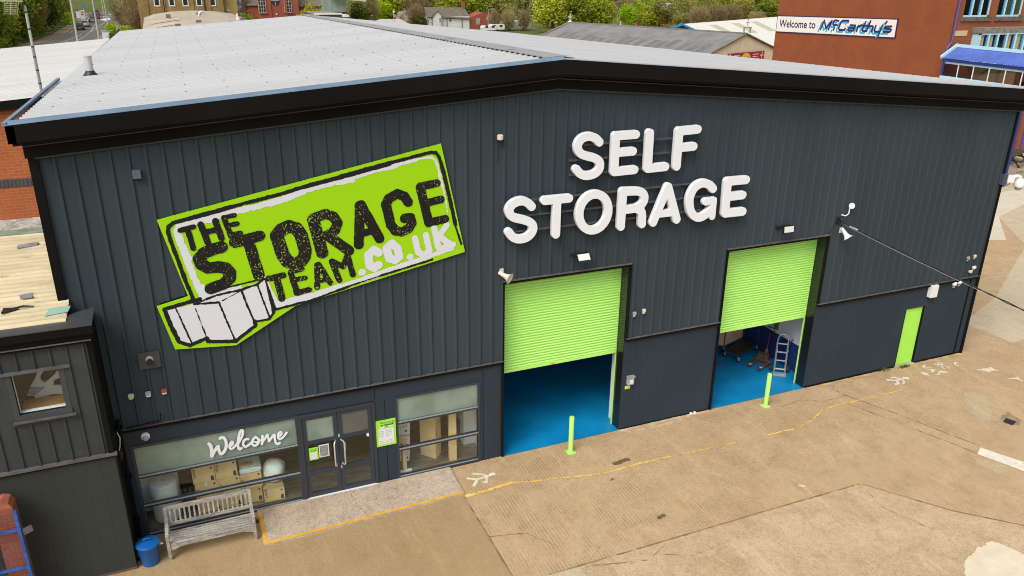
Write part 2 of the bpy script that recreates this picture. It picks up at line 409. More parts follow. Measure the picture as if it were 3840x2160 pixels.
CARD_D = M_('cardboard_dark', (0.46, 0.31, 0.13), .85, var=.1, vs=1.5)
WRAP = M_('bubble_wrap', (0.76, 0.88, 0.80), .3, var=.06, vs=3, bmp=.3, bs=40)
BENCHW = M_('weathered_teak', (0.36, 0.335, 0.295), .85, var=.3, vs=3, stretch=(.6, 3, 3), dirt=((.11, .095, .07), .48, .72))
BINB = M_('blue_plastic', (0.004, 0.10, 0.36), .4, var=.08, vs=3)
BLUEPAINT = M_('blue_gate_paint', (0.02, 0.10, 0.40), .45, var=.4, vs=6)
YEL = M_('yellow_line_paint', (0.80, 0.50, 0.11), .8, var=.18, vs=2.0, dirt=((.36, .27, .15), .5, .64))
YEL2 = M_('yellow_edge_paint', (0.74, 0.39, 0.04), .75, var=.12, vs=4, dirt=((.5, .34, .14), .62, .8))
WPAINT = M_('white_ground_paint', (0.72, 0.66, 0.54), .85, var=.08, vs=3, dirt=((.42, .34, .22), .55, .72))
CREAM_PATCH = M_('pale_patch_paint', (0.68, 0.58, 0.42), .9, var=.07, vs=2.5, dirt=((.40, .31, .19), .66, .8))
TAMP = concrete_mat('tamped_concrete', (0.45, 0.31, 0.175), (0.50, 0.355, 0.21), (0.375, 0.25, 0.13), stripes=.7, grime=(.30, .19, .085), pit=.55)
SMOOTHC = concrete_mat('smooth_concrete', (0.345, 0.240, 0.120), (0.375, 0.265, 0.138), (0.31, 0.212, 0.10), grime=(.25, .17, .08), pit=.25)
ROUGHC = concrete_mat('worn_concrete', (0.44, 0.308, 0.178), (0.545, 0.405, 0.262), (0.36, 0.238, 0.124), stripes=.15, ang=.25, grime=(.29, .18, .085), pit=.6)
PADC = concrete_mat('pad_concrete', (0.46, 0.355, 0.26), (0.53, 0.425, 0.33), (0.36, 0.265, 0.175), grime=(.20, .15, .095), pit=.6)
GREYC = concrete_mat('grey_concrete', (0.47, 0.385, 0.26), (0.52, 0.43, 0.30), (0.42, 0.335, 0.215), grime=(.30, .23, .15), pit=.3)
PALEC = concrete_mat('pale_concrete', (0.56, 0.50, 0.38), (0.60, 0.54, 0.42), (0.52, 0.45, 0.33), grime=(.4, .33, .22), pit=.2)
PATCHC = concrete_mat('patch_concrete', (0.45, 0.335, 0.20), (0.48, 0.37, 0.23), (0.41, 0.29, 0.165), grime=(.28, .22, .13), pit=.3)
JOINT = M_('joint_dark', (0.25, 0.165, 0.085), .95, var=.4, vs=3)
JOINT_L = M_('joint_pale', (0.50, 0.42, 0.30), .95, var=.2, vs=3)
OIL = M_('oil_stain', (0.15, 0.105, 0.055), .7, var=.2, vs=4)
GRASS = concrete_mat('grass_ground', (0.075, 0.10, 0.022), (0.12, 0.14, 0.03), (0.05, 0.06, 0.018), grime=(.06, .05, .02), pit=.4)
ASPH = concrete_mat('asphalt', (0.135, 0.125, 0.112), (0.16, 0.148, 0.132), (0.115, 0.105, 0.092), grime=(.08, .075, .07), pit=.3)
PAVE = concrete_mat('pavement', (0.27, 0.205, 0.135), (0.30, 0.24, 0.165), (0.22, 0.165, 0.105), grime=(.16, .12, .08), pit=.3)
ROADW = M_('road_white_paint', (0.62, 0.60, 0.55), .8, var=.1)
ORANGE_BRICK = brick_mat('orange_brick', 0, (0.50, 0.125, 0.035), (0.42, 0.10, 0.03), (0.42, 0.20, 0.09))
BLUE_BRICK = brick_mat('blue_brick', 0, (0.055, 0.05, 0.05), (0.08, 0.07, 0.065), (0.13, 0.11, 0.09), w=.08, h=.23)
RED_BRICK_W = brick_mat('red_brick_west', 1, (0.31, 0.072, 0.019), (0.25, 0.058, 0.017), (0.22, 0.082, 0.032))
RED_BRICK_S = brick_mat('red_brick_south', 0, (0.33, 0.085, 0.03), (0.26, 0.065, 0.025), (0.22, 0.10, 0.05))
PIER_BRICK = brick_mat('pier_brick', 0, (0.33, 0.085, 0.045), (0.26, 0.06, 0.035), (0.24, 0.12, 0.08))
CHAPEL_BRICK = brick_mat('chapel_brick', 0, (0.36, 0.075, 0.04), (0.30, 0.065, 0.035), (0.27, 0.11, 0.07), w=.3, h=.1)
DARK_BRICK = brick_mat('dark_brick', 0, (0.10, 0.055, 0.03), (0.075, 0.04, 0.025), (0.09, 0.06, 0.04), w=.3, h=.1)
SANDSTONE = brick_mat('sandstone', 0, (0.36, 0.235, 0.085), (0.28, 0.17, 0.06), (0.24, 0.155, 0.07), w=.7, h=.32, var=.6)

LET={'SELF_S':[(0.204,[(9.474,8.489),(9.451,8.513),(9.419,8.546),(9.385,8.576),(9.35,8.598),(9.312,8.616),(9.275,8.63),(9.24,8.64),(9.206,8.646),(9.168,8.648),(9.124,8.646),(9.077,8.639),(9.034,8.626),(8.995,8.605),(8.96,8.577),(8.932,8.546),(8.911,8.511),(8.896,8.473),(8.889,8.434),(8.892,8.393),(8.902,8.35),(8.921,8.311),(8.947,8.278),(8.981,8.248),(9.023,8.222),(9.075,8.2),(9.135,8.18),(9.193,8.162),(9.247,8.147),(9.3,8.133),(9.349,8.116),(9.397,8.093),(9.441,8.067),(9.477,8.038),(9.502,8.007),(9.518,7.973),(9.526,7.937),(9.527,7.897),(9.521,7.854),(9.505,7.814),(9.479,7.78),(9.443,7.75),(9.402,7.725),(9.353,7.708),(9.299,7.696),(9.249,7.689),(9.205,7.687),(9.164,7.689),(9.125,7.695),(9.087,7.705),(9.051,7.718),(9.016,7.736),(8.981,7.762),(8.948,7.793),(8.921,7.82),(8.902,7.841),(8.889,7.859),(8.881,7.871)])],'SELF_E':[(0.21,[(9.925,8.612),(9.937,7.726)]),(0.205,[(9.925,8.609),(10.488,8.612)]),(0.208,[(9.934,8.2),(10.432,8.2)]),(0.212,[(9.937,7.723),(10.509,7.729)])],'SELF_L':[(0.214,[(10.888,8.62),(10.903,7.728)]),(0.215,[(10.903,7.728),(11.419,7.735)])],'SELF_F':[(0.217,[(11.752,8.615),(11.762,7.717)]),(0.212,[(11.752,8.615),(12.302,8.628)]),(0.215,[(11.764,8.191),(12.223,8.198)])],'STOR_S':[(0.206,[(7.708,7.054),(7.69,7.076),(7.663,7.107),(7.634,7.136),(7.601,7.16),(7.565,7.181),(7.531,7.198),(7.503,7.21),(7.476,7.217),(7.445,7.22),(7.407,7.22),(7.365,7.216),(7.323,7.207),(7.281,7.193),(7.239,7.174),(7.203,7.151),(7.174,7.124),(7.152,7.093),(7.135,7.063),(7.126,7.036),(7.123,7.01),(7.126,6.983),(7.135,6.951),(7.15,6.919),(7.17,6.889),(7.196,6.865),(7.227,6.844),(7.264,6.825),(7.308,6.807),(7.359,6.791),(7.409,6.775),(7.458,6.759),(7.507,6.743),(7.555,6.725),(7.602,6.704),(7.648,6.681),(7.687,6.655),(7.717,6.625),(7.74,6.592),(7.756,6.557),(7.763,6.521),(7.762,6.483),(7.754,6.445),(7.736,6.409),(7.71,6.373),(7.679,6.341),(7.645,6.315),(7.606,6.293),(7.563,6.277),(7.515,6.268),(7.463,6.265),(7.417,6.266),(7.38,6.271),(7.347,6.279),(7.315,6.292),(7.279,6.309),(7.243,6.33),(7.212,6.353),(7.188,6.378),(7.169,6.406),(7.154,6.429),(7.141,6.448),(7.131,6.464),(7.124,6.474)])],'STOR_T':[(0.207,[(8.056,7.167),(8.708,7.166)]),(0.213,[(8.385,7.16),(8.382,6.282)])],'STOR_O':[(0.212,[(9.832,6.696),(9.827,6.806),(9.8,6.911),(9.753,7.006),(9.688,7.086),(9.608,7.148),(9.519,7.187),(9.425,7.202),(9.331,7.192),(9.241,7.158),(9.162,7.102),(9.096,7.026),(9.047,6.935),(9.018,6.834),(9.01,6.727),(9.024,6.62),(9.059,6.519),(9.114,6.429),(9.186,6.356),(9.27,6.303),(9.363,6.273),(9.46,6.269),(9.554,6.29),(9.642,6.336),(9.717,6.404),(9.776,6.49),(9.815,6.589),(9.832,6.696)])],'STOR_R':[(0.215,[(10.227,7.193),(10.223,6.277)]),(0.212,[(10.227,7.193),(10.337,7.188),(10.491,7.181),(10.62,7.17),(10.695,7.156),(10.743,7.14),(10.783,7.117),(10.818,7.086),(10.844,7.049),(10.861,7.011),(10.87,6.974),(10.869,6.936),(10.861,6.898),(10.846,6.86),(10.822,6.823),(10.793,6.791),(10.755,6.767),(10.71,6.747),(10.671,6.732),(10.652,6.723),(10.638,6.718),(10.593,6.715),(10.479,6.713),(10.334,6.713),(10.23,6.713)]),(0.214,[(10.64,6.714),(10.678,6.697),(10.73,6.672),(10.773,6.644),(10.799,6.619),(10.816,6.591),(10.829,6.545),(10.84,6.458),(10.847,6.352),(10.852,6.276)])],'STOR_A':[(0.218,[(11.555,7.195),(11.188,6.283)]),(0.221,[(11.555,7.195),(11.907,6.287)]),(0.186,[(11.402,6.493),(11.764,6.492)])],'STOR_G':[(0.219,[(12.972,7.018),(12.942,7.049),(12.9,7.093),(12.855,7.13),(12.809,7.156),(12.76,7.177),(12.711,7.191),(12.666,7.199),(12.622,7.201),(12.575,7.195),(12.522,7.18),(12.465,7.157),(12.415,7.126),(12.375,7.087),(12.341,7.041),(12.313,6.991),(12.29,6.937),(12.274,6.879),(12.264,6.821),(12.261,6.768),(12.265,6.715),(12.274,6.66),(12.286,6.6),(12.304,6.537),(12.327,6.479),(12.358,6.428),(12.395,6.381),(12.436,6.342),(12.482,6.31),(12.532,6.284),(12.581,6.268),(12.627,6.262),(12.672,6.265),(12.718,6.276),(12.768,6.295),(12.818,6.321),(12.864,6.35),(12.905,6.383),(12.941,6.419),(12.965,6.444)]),(0.2,[(12.78,6.687),(13.022,6.683)]),(0.181,[(13.031,6.704),(13.036,6.25)])],'STOR_E':[(0.227,[(13.43,7.175),(13.459,6.299)]),(0.223,[(13.43,7.175),(14.025,7.171)]),(0.225,[(13.457,6.753),(13.969,6.755)]),(0.229,[(13.459,6.296),(14.036,6.287)])]}
SIGN_BOARD=[(-0.538,7.539),(5.523,8.685),(6.063,6.049),(2.023,5.267),(0.665,4.525),(-0.578,4.643),(-0.799,5.681),(-0.166,5.814)]
SIGN_BLACK_TEXT=[(0.107,[(-0.133,7.282),(0.129,7.332)]),(0.113,[(0.01,7.29),(0.07,6.867)]),(0.132,[(0.275,7.364),(0.366,6.961)]),(0.132,[(0.569,7.407),(0.644,7.017)]),(0.123,[(0.347,7.188),(0.606,7.227)]),(0.117,[(0.742,7.457),(0.84,7.027)]),(0.105,[(0.739,7.466),(0.951,7.495)]),(0.102,[(0.795,7.283),(0.987,7.308)]),(0.106,[(0.83,7.069),(1.033,7.098)]),(0.257,[(0.618,6.83),(0.401,6.794),(0.248,6.731),(0.154,6.62),(0.189,6.493),(0.295,6.405),(0.502,6.402),(0.645,6.358),(0.722,6.248),(0.699,6.107),(0.566,5.999),(0.305,5.935)]),(0.238,[(0.9,6.898),(1.413,6.986)]),(0.243,[(1.169,6.899),(1.308,6.101)]),(0.282,[(1.761,6.946),(1.873,7.075),(2.034,7.135),(2.184,7.073),(2.273,6.921),(2.335,6.558),(2.316,6.423),(2.221,6.306),(2.067,6.274),(1.931,6.343),(1.858,6.489),(1.761,6.946)]),(0.268,[(2.567,7.219),(2.701,6.445)]),(0.225,[(2.578,7.261),(2.843,7.33),(3.006,7.252),(3.083,7.093),(3.018,6.939),(2.84,6.834),(2.719,6.803)]),(0.24,[(2.856,6.823),(3.196,6.512),(3.294,6.418)]),(0.225,[(3.601,7.439),(3.526,6.536)]),(0.227,[(3.627,7.445),(4.005,6.627)]),(0.17,[(3.553,6.785),(3.882,6.834)]),(0.223,[(4.706,7.411),(4.613,7.565),(4.463,7.629),(4.272,7.543),(4.191,7.408),(4.279,6.927),(4.381,6.769),(4.524,6.725),(4.691,6.781),(4.778,6.91),(4.746,7.039),(4.61,7.039)]),(0.215,[(5.004,7.735),(5.179,6.876)]),(0.189,[(5.004,7.741),(5.395,7.796)]),(0.182,[(5.096,7.346),(5.487,7.4)]),(0.196,[(5.179,6.876),(5.58,6.923)]),(0.139,[(1.503,5.997),(1.819,6.032)]),(0.151,[(1.667,5.998),(1.741,5.486)]),(0.135,[(1.983,6.07),(2.074,5.573)]),(0.126,[(1.985,6.088),(2.228,6.126)]),(0.118,[(2.046,5.891),(2.283,5.904)]),(0.133,[(2.086,5.577),(2.345,5.615)]),(0.129,[(2.566,6.176),(2.525,5.651)]),(0.13,[(2.6,6.184),(2.824,5.709)]),(0.109,[(2.536,5.792),(2.72,5.798)]),(0.137,[(2.894,6.213),(3.03,5.749)]),(0.137,[(3.252,6.303),(3.351,5.836)]),(0.129,[(2.901,6.224),(3.139,6.058),(3.236,6.298)])]
SIGN_WHITE=[(0.161,[(3.555,5.868),(3.574,5.866)]),(0.199,[(3.969,6.288),(3.865,6.368),(3.731,6.263),(3.747,6.004),(3.852,5.935),(3.954,5.993)]),(0.194,[(4.159,6.37),(4.288,6.473),(4.416,6.339),(4.451,6.124),(4.347,6.056),(4.209,6.123),(4.159,6.37)]),(0.143,[(4.691,6.094),(4.717,6.097)]),(0.151,[(4.841,6.53),(4.909,6.181),(5.035,6.1),(5.183,6.18),(5.104,6.581)]),(0.151,[(5.311,6.719),(5.397,6.253)]),(0.15,[(5.62,6.766),(5.419,6.512),(5.735,6.262)]),(0.131,[(5.775,6.274),(5.412,6.208)]),(0.176,[(1.669,5.351),(2.39,5.451)]),(0.155,[(2.39,5.451),(3.057,5.581)]),(0.136,[(3.057,5.581),(3.863,5.745)]),(0.151,[(3.863,5.745),(4.821,5.963)]),(0.112,[(4.821,5.963),(5.741,6.178)]),(0.141,[(1.404,5.987),(1.598,5.361)]),(0.141,[(0.108,5.836),(0.026,6.117),(-0.093,6.66),(-0.175,7.12),(-0.198,7.266),(-0.126,7.384)]),(0.096,[(-0.102,6.92),(-0.023,6.651)]),(0.149,[(-0.126,7.384),(0.393,7.446),(0.84,7.551)]),(0.127,[(0.84,7.551),(1.289,7.609),(1.825,7.701)]),(0.146,[(1.683,7.673),(2.049,7.755),(2.423,7.878)]),(0.094,[(2.406,7.873),(3.126,7.997)]),(0.121,[(3.127,8.006),(3.78,8.157)]),(0.104,[(3.78,8.157),(4.482,8.274)]),(0.088,[(4.482,8.274),(4.929,8.362)]),(0.06,[(4.93,8.367),(5.273,8.397),(5.38,8.327),(5.432,8.173),(5.481,7.919),(5.549,7.659)]),(0.037,[(5.549,7.659),(5.6,7.399),(5.65,7.079)]),(0.069,[(3.14,7.961),(3.498,8.008)])]
SIGN_WHITE_POLY=[[(-0.661,5.578),(-0.441,5.586),(-0.063,5.643),(0.071,5.723),(0.158,5.825),(0.41,5.831),(0.924,5.858),(1.255,5.927),(1.42,6.006),(1.453,5.943),(1.55,5.576),(1.594,5.271),(1.43,5.026),(1.122,5.016),(1.111,4.912),(0.657,4.61),(0.097,4.7),(0.073,4.816),(-0.267,4.682),(-0.488,4.817)],[(-0.031,6.093),(0.184,6.035),(0.283,5.821),(0.673,5.908),(0.931,5.929),(0.922,5.844),(0.276,5.764),(0.071,5.723)]]
SIGN_BLACK=[(0.082,[(-0.073,5.745),(-0.162,6.127),(-0.272,6.715),(-0.331,7.011),(-0.367,7.285),(-0.335,7.391),(-0.243,7.451),(-0.056,7.489),(0.204,7.537)]),(0.095,[(0.175,7.532),(0.556,7.604),(0.942,7.676)]),(0.07,[(0.913,7.678),(1.303,7.747)]),(0.097,[(2.414,7.966),(3.099,8.093)]),(0.109,[(3.099,8.093),(3.784,8.225),(4.309,8.327)]),(0.077,[(4.274,8.333),(4.842,8.429),(5.276,8.511),(5.394,8.494),(5.473,8.382),(5.541,8.146)]),(0.093,[(5.524,8.201),(5.609,7.836),(5.712,7.351),(5.835,6.758)]),(0.05,[(5.816,6.779),(5.907,6.464),(5.973,6.264)]),(0.083,[(1.228,7.735),(1.641,7.805),(2.032,7.879),(2.43,7.971)]),(0.056,[(1.588,5.251),(2.383,5.355),(3.237,5.565)]),(0.036,[(3.207,5.559),(4.177,5.768)]),(0.051,[(3.987,5.728),(5.242,5.959)]),(0.094,[(-0.661,5.578),(-0.58,5.191),(-0.481,4.823)]),(0.08,[(-0.488,4.817),(-0.266,4.689),(0.078,4.808),(0.105,4.714)]),(0.082,[(0.105,4.714),(0.658,4.625),(1.116,4.934),(1.106,5.048)]),(0.085,[(-0.664,5.6),(-0.232,5.683),(0.06,5.732)]),(0.035,[(-0.437,5.571),(-0.344,5.196),(-0.238,4.759)]),(0.046,[(-0.065,5.629),(0.403,5.767),(0.905,5.81)]),(0.053,[(0.403,5.767),(0.906,5.817),(1.252,5.898),(1.414,6.006)]),(0.038,[(0.648,5.912),(1.038,5.965),(1.421,6.013)]),(0.042,[(-0.065,5.629),(0.427,5.595),(0.534,5.141),(0.655,4.656)]),(0.048,[(0.916,5.786),(1.004,5.392),(1.109,5.018)]),(0.025,[(0.5,5.623),(0.904,5.8)]),(0.036,[(1.257,5.883),(1.342,5.489),(1.436,5.086)]),(0.049,[(1.11,5.025),(1.431,5.041),(1.532,5.183)]),(0.025,[(-0.059,5.527),(0.006,5.197),(0.08,4.823)])]
SIGN_BLACK_POLY=[[(1.414,6.006),(1.455,5.957),(1.546,5.532),(1.601,5.27),(1.576,5.214),(1.496,5.151),(1.479,5.394)]]
WELCOME=[(0.079,[(-0.187,2.127),(-0.178,2.112),(-0.166,2.09),(-0.157,2.063),(-0.154,2.03),(-0.154,1.991),(-0.155,1.949),(-0.159,1.896),(-0.164,1.84),(-0.168,1.8)]),(0.072,[(-0.168,1.8),(-0.103,1.908),(-0.012,2.019)]),(0.067,[(0.003,2.02),(0.002,1.991),(-0.0,1.951),(0.002,1.911),(0.009,1.871),(0.019,1.833),(0.032,1.808),(0.049,1.805),(0.07,1.815),(0.089,1.832),(0.109,1.854),(0.129,1.882),(0.145,1.914),(0.16,1.95),(0.171,1.99),(0.178,2.03),(0.18,2.07),(0.177,2.11),(0.172,2.146),(0.164,2.175),(0.153,2.2),(0.142,2.219),(0.13,2.23),(0.118,2.235),(0.105,2.237),(0.09,2.233),(0.073,2.225),(0.061,2.219)]),(0.055,[(0.245,1.967),(0.261,1.972),(0.284,1.98),(0.302,1.991),(0.313,2.007),(0.321,2.027),(0.324,2.043),(0.321,2.056),(0.313,2.066),(0.303,2.067),(0.287,2.055),(0.269,2.034),(0.254,2.012),(0.245,1.991),(0.24,1.969),(0.239,1.949),(0.241,1.931),(0.246,1.915),(0.253,1.903),(0.263,1.893),(0.275,1.887),(0.291,1.889),(0.312,1.901),(0.336,1.92),(0.359,1.939),(0.38,1.959),(0.399,1.979),(0.412,1.994)]),(0.055,[(0.426,1.981),(0.452,2.02),(0.489,2.077),(0.521,2.13),(0.542,2.175),(0.558,2.217),(0.569,2.252),(0.574,2.279),(0.573,2.299),(0.568,2.313),(0.559,2.323),(0.547,2.326),(0.533,2.317),(0.517,2.292),(0.499,2.256),(0.483,2.215),(0.468,2.17),(0.455,2.12),(0.444,2.072),(0.435,2.026),(0.429,1.982),(0.426,1.942),(0.426,1.907),(0.43,1.877),(0.436,1.854),(0.444,1.84),(0.454,1.834),(0.465,1.832),(0.476,1.837),(0.487,1.847),(0.495,1.854)]),(0.053,[(0.67,2.057),(0.661,2.06),(0.648,2.065),(0.632,2.066),(0.613,2.062),(0.592,2.054),(0.574,2.041),(0.56,2.022),(0.549,1.997),(0.543,1.972),(0.543,1.944),(0.549,1.914),(0.558,1.892),(0.57,1.878),(0.585,1.871),(0.603,1.871),(0.627,1.88),(0.654,1.896),(0.679,1.911),(0.7,1.924),(0.718,1.937),(0.73,1.947)]),(0.052,[(0.831,2.081),(0.851,2.059),(0.877,2.028),(0.894,1.994),(0.896,1.959),(0.889,1.923),(0.876,1.893),(0.854,1.87),(0.825,1.853),(0.799,1.848),(0.778,1.858),(0.758,1.88),(0.746,1.904),(0.74,1.931),(0.741,1.96),(0.75,1.99),(0.775,2.023),(0.808,2.057),(0.831,2.081)]),(0.041,[(0.765,1.977),(0.848,1.928),(0.931,1.966)]),(0.058,[(0.993,2.063),(0.957,1.859)]),(0.047,[(0.964,1.891),(0.983,1.914),(1.01,1.947),(1.037,1.98),(1.063,2.021),(1.088,2.063),(1.106,2.075),(1.115,2.028),(1.116,1.951),(1.117,1.894)]),(0.052,[(1.129,1.895),(1.144,1.916),(1.166,1.945),(1.189,1.973),(1.216,2.002),(1.245,2.03),(1.264,2.038),(1.267,2.015),(1.261,1.972),(1.258,1.928),(1.262,1.885),(1.269,1.841),(1.279,1.807),(1.29,1.787),(1.303,1.778),(1.316,1.773),(1.332,1.775),(1.347,1.782),(1.358,1.788)]),(0.048,[(1.343,1.966),(1.362,1.974),(1.389,1.985),(1.411,1.999),(1.422,2.017),(1.427,2.036),(1.428,2.053),(1.423,2.066),(1.414,2.076),(1.402,2.079),(1.385,2.07),(1.364,2.054),(1.349,2.033),(1.34,2.006),(1.337,1.975),(1.337,1.948),(1.341,1.929),(1.35,1.914),(1.361,1.904),(1.375,1.898),(1.392,1.898),(1.41,1.902),(1.429,1.912),(1.449,1.927),(1.471,1.946),(1.497,1.975),(1.525,2.008),(1.544,2.031)])]
MARKS={'walker_near':[(0.09,[(6.516,-0.686),(6.575,-0.698)]),(0.05,[(6.084,-0.499),(6.271,-0.594),(6.387,-0.73),(6.482,-0.724)]),(0.06,[(5.874,-0.638),(6.078,-0.764),(6.38,-0.747)]),(0.06,[(6.104,-0.763),(5.921,-0.988)]),(0.05,[(6.364,-0.741),(6.263,-0.983),(6.205,-0.941)])],'walker_far':[(0.12,[(21.128,-0.738),(21.18,-0.774)]),(0.06,[(20.729,-0.547),(20.867,-0.571),(20.98,-0.756)]),(0.07,[(20.499,-0.627),(20.718,-0.745),(20.968,-0.767)]),(0.07,[(20.757,-0.76),(20.634,-0.924),(20.501,-0.947)]),(0.04,[(20.948,-0.836),(20.87,-0.958),(20.762,-0.99)])],'WAY':[(0.04,[(22.548,-0.273),(22.353,-0.361),(22.445,-0.364),(22.329,-0.45),(22.552,-0.506)]),(0.04,[(22.358,-0.559),(22.555,-0.653),(22.336,-0.76)]),(0.035,[(22.45,-0.612),(22.387,-0.716)]),(0.035,[(22.296,-0.935),(22.457,-0.968)]),(0.035,[(22.545,-0.843),(22.405,-0.963)])],'BC':[(0.04,[(22.946,-0.314),(22.921,-0.437),(23.0,-0.469),(23.067,-0.328),(23.2,-0.348),(23.173,-0.471),(23.0,-0.469)]),(0.035,[(22.935,-0.723),(22.987,-0.563),(23.107,-0.577),(23.173,-0.653),(23.133,-0.769)])],'C':[(0.045,[(23.749,-0.582),(23.642,-0.539),(23.546,-0.652),(23.571,-0.745)])]}
MARK_PATCH=[[(21.964,-0.596),(22.142,-0.715),(22.046,-0.931),(21.902,-0.81)],[(22.648,-0.755),(22.805,-0.85),(22.807,-1.011),(22.546,-0.907)]]
OFFICE_NAVY=[[(-34.942,8.36),(-34.66,9.051)],[(-34.66,9.051),(-34.366,8.474)],[(-34.366,8.474),(-33.835,9.079)],[(-33.835,9.079),(-34.078,8.394)],[(-33.14,9.097),(-33.502,9.124),(-33.625,9.059),(-33.685,8.825),(-33.587,8.753),(-33.238,8.793)],[(-33.487,8.547),(-33.54,8.408)],[(-32.157,9.024),(-32.136,9.169),(-32.716,9.138),(-32.857,9.043),(-33.022,8.556),(-32.927,8.446),(-32.406,8.46),(-32.341,8.578)],[(-31.881,8.851),(-31.36,8.862),(-31.483,8.48)],[(-31.424,8.683),(-31.942,8.651),(-32.046,8.52),(-31.951,8.45),(-31.535,8.477)],[(-31.06,8.861),(-31.157,8.463)],[(-31.131,8.764),(-30.805,8.913),(-30.572,8.897)],[(-30.407,9.175),(-30.63,8.589),(-30.553,8.52),(-30.309,8.517)],[(-30.645,8.885),(-30.097,8.917)],[(-29.949,9.254),(-30.205,8.505)],[(-30.085,8.862),(-29.747,8.912),(-29.627,8.864),(-29.707,8.518)],[(-29.388,8.958),(-29.456,8.608),(-29.391,8.539),(-29.029,8.562)],[(-28.783,9.011),(-29.005,8.291)],[(-28.438,9.299),(-28.528,9.151)],[(-27.931,8.989),(-28.492,8.956),(-28.566,8.862),(-28.481,8.806),(-27.982,8.801),(-27.92,8.74),(-28.031,8.608),(-28.595,8.572)]]
OFFICE_BLUE=[[(-35.174,8.203),(-34.889,8.898)],[(-34.889,8.898),(-34.595,8.319)],[(-34.595,8.319),(-34.058,8.928)],[(-34.058,8.928),(-34.305,8.239)],[(-33.359,8.947),(-33.723,8.973),(-33.848,8.909),(-33.908,8.673),(-33.809,8.601),(-33.458,8.641)],[(-33.709,8.394),(-33.763,8.254)],[(-32.369,8.876),(-32.348,9.021),(-32.932,8.989),(-33.074,8.894),(-33.241,8.404),(-33.146,8.294),(-32.621,8.309),(-32.555,8.428)],[(-32.091,8.703),(-31.567,8.715),(-31.692,8.331)],[(-31.632,8.535),(-32.153,8.502),(-32.258,8.37),(-32.162,8.3),(-31.744,8.327)],[(-31.265,8.715),(-31.363,8.314)],[(-31.336,8.617),(-31.008,8.767),(-30.773,8.751)],[(-30.607,9.031),(-30.832,8.443),(-30.755,8.373),(-30.509,8.37)],[(-30.848,8.74),(-30.296,8.773)],[(-30.146,9.112),(-30.405,8.359)],[(-30.283,8.718),(-29.943,8.768),(-29.823,8.72),(-29.904,8.373)],[(-29.582,8.815),(-29.65,8.463),(-29.585,8.394),(-29.221,8.418)],[(-28.973,8.87),(-29.197,8.146)],[(-28.625,9.16),(-28.716,9.011)],[(-28.116,8.85),(-28.68,8.815),(-28.755,8.721),(-28.669,8.665),(-28.167,8.66),(-28.105,8.6),(-28.217,8.467),(-28.784,8.429)]]
OFFICE_BOARD=[(-40.155,9.098),(-27.561,9.469),(-27.543,8.265),(-40.153,7.883)]

# ------------------------------------------------------------------ ground and yard
structure('ground', MB().poly([(-500, -60, -.03), (700, -60, -.03), (700, 900, -.03), (-500, 900, -.03)]), GRASS)
structure('yard', MB().poly([(-14, -20, 0), (85, -20, 0), (85, 62, 0), (-14, 62, 0)]), TAMP)
def sheet(name, mat, pts, z=.004):
    return structure(name, MB().poly([(p[0], p[1], z) for p in pts]), mat)
sheet('slab', SMOOTHC, [(-12, -14), (5.54, -14), (5.54, -1.36), (5.6, -.1), (5.6, 0), (-12, 0)])
sheet('slab', ROUGHC, [(7.05, -4.68), (12.29, -4.66), (15.28, -4.68), (16.52, -6.38), (17.66, -7.47), (30, -18), (5.56, -18), (5.56, -5.3), (7.05, -5.3)])
sheet('slab', GREYC, [(5.56, -5.3), (5.56, -4.69), (6.3, -4.68), (7.05, -4.70), (7.05, -5.3)])
sheet('slab', GREYC, [(26.9, 1.8), (27.0, -.16), (27.73, -.09), (45, -2.0), (80, -3), (80, 30), (44, 17.5), (41.5, 11.5), (38.2, 7.5), (30.5, 3.2)])
sheet('slab', PALEC, [(38.0, 8.4), (41.5, 11.5), (47.5, 13.6), (49.5, 15.4), (45.8, 15.3), (40.4, 13.2), (36, 9.2)], .008)

def ground_line(name, mat, strokes=(), polys=(), z=.008, rough=.012, res=.03, seed=1):
    o = strokes_mesh(name, mat, FLAT(z), strokes, polys, res=res, rough=rough, seed=seed); o['kind'] = 'structure'; return o
ground_line('joint', JOINT, [(.035, [(5.6, -.15), (5.53, -1.3), (5.55, -4.2), (5.55, -8)]), (.04, [(6.3, -4.67), (8.39, -4.68), (10.39, -4.67), (12.29, -4.66), (15.28, -4.68), (16.52, -6.38), (17.66, -7.47), (20, -9.6)])], seed=2)
ground_line('joint', JOINT, [(.028, [(18.31, -.13), (18.42, -.88), (19.02, -2.31), (19.8, -4.58)]), (.024, [(18.09, -1.33), (18.55, -2.45), (19.4, -4.81)])], seed=3)
ground_line('joint', JOINT, [(.02, [(8.9, -5.0), (9.6, -5.35), (11.0, -5.2)]), (.025, [(7.2, -4.75), (8.6, -5.1), (9.3, -4.75)])], seed=8)
ground_line('joint', JOINT_L, [(.09, [(29.8, 2.55), (31.35, 2.55), (40, 2.2)]), (.08, [(31.7, 4.9), (34.1, 4.8), (44, 4.5)]), (.05, [(34.1, 6.5), (34.22, 4.67), (36.5, 2.3)])], rough=.02, res=.05, seed=4)
sheet('white_line', WPAINT, [(19.74, -4.63), (20.21, -5.6), (20.6, -6.4), (20.3, -6.7), (19.8, -5.9), (19.37, -4.84)], .008)
ground_line('slab', CREAM_PATCH, polys=[[(15.08, -7.88), (15.74, -7.67), (16.45, -7.55), (16.68, -8.19), (17.2, -9.4), (14.2, -9.4), (14.84, -8.19)]], rough=.06, seed=5)
ground_line('slab', PATCHC, polys=[[(22.11, -2.12), (22.79, -2.39), (22.4, -2.75), (22.03, -3.08), (21.95, -3.3), (21.22, -3.75), (21.09, -3.55), (21.27, -2.95)]], rough=.09, seed=16, res=.03, z=.005)
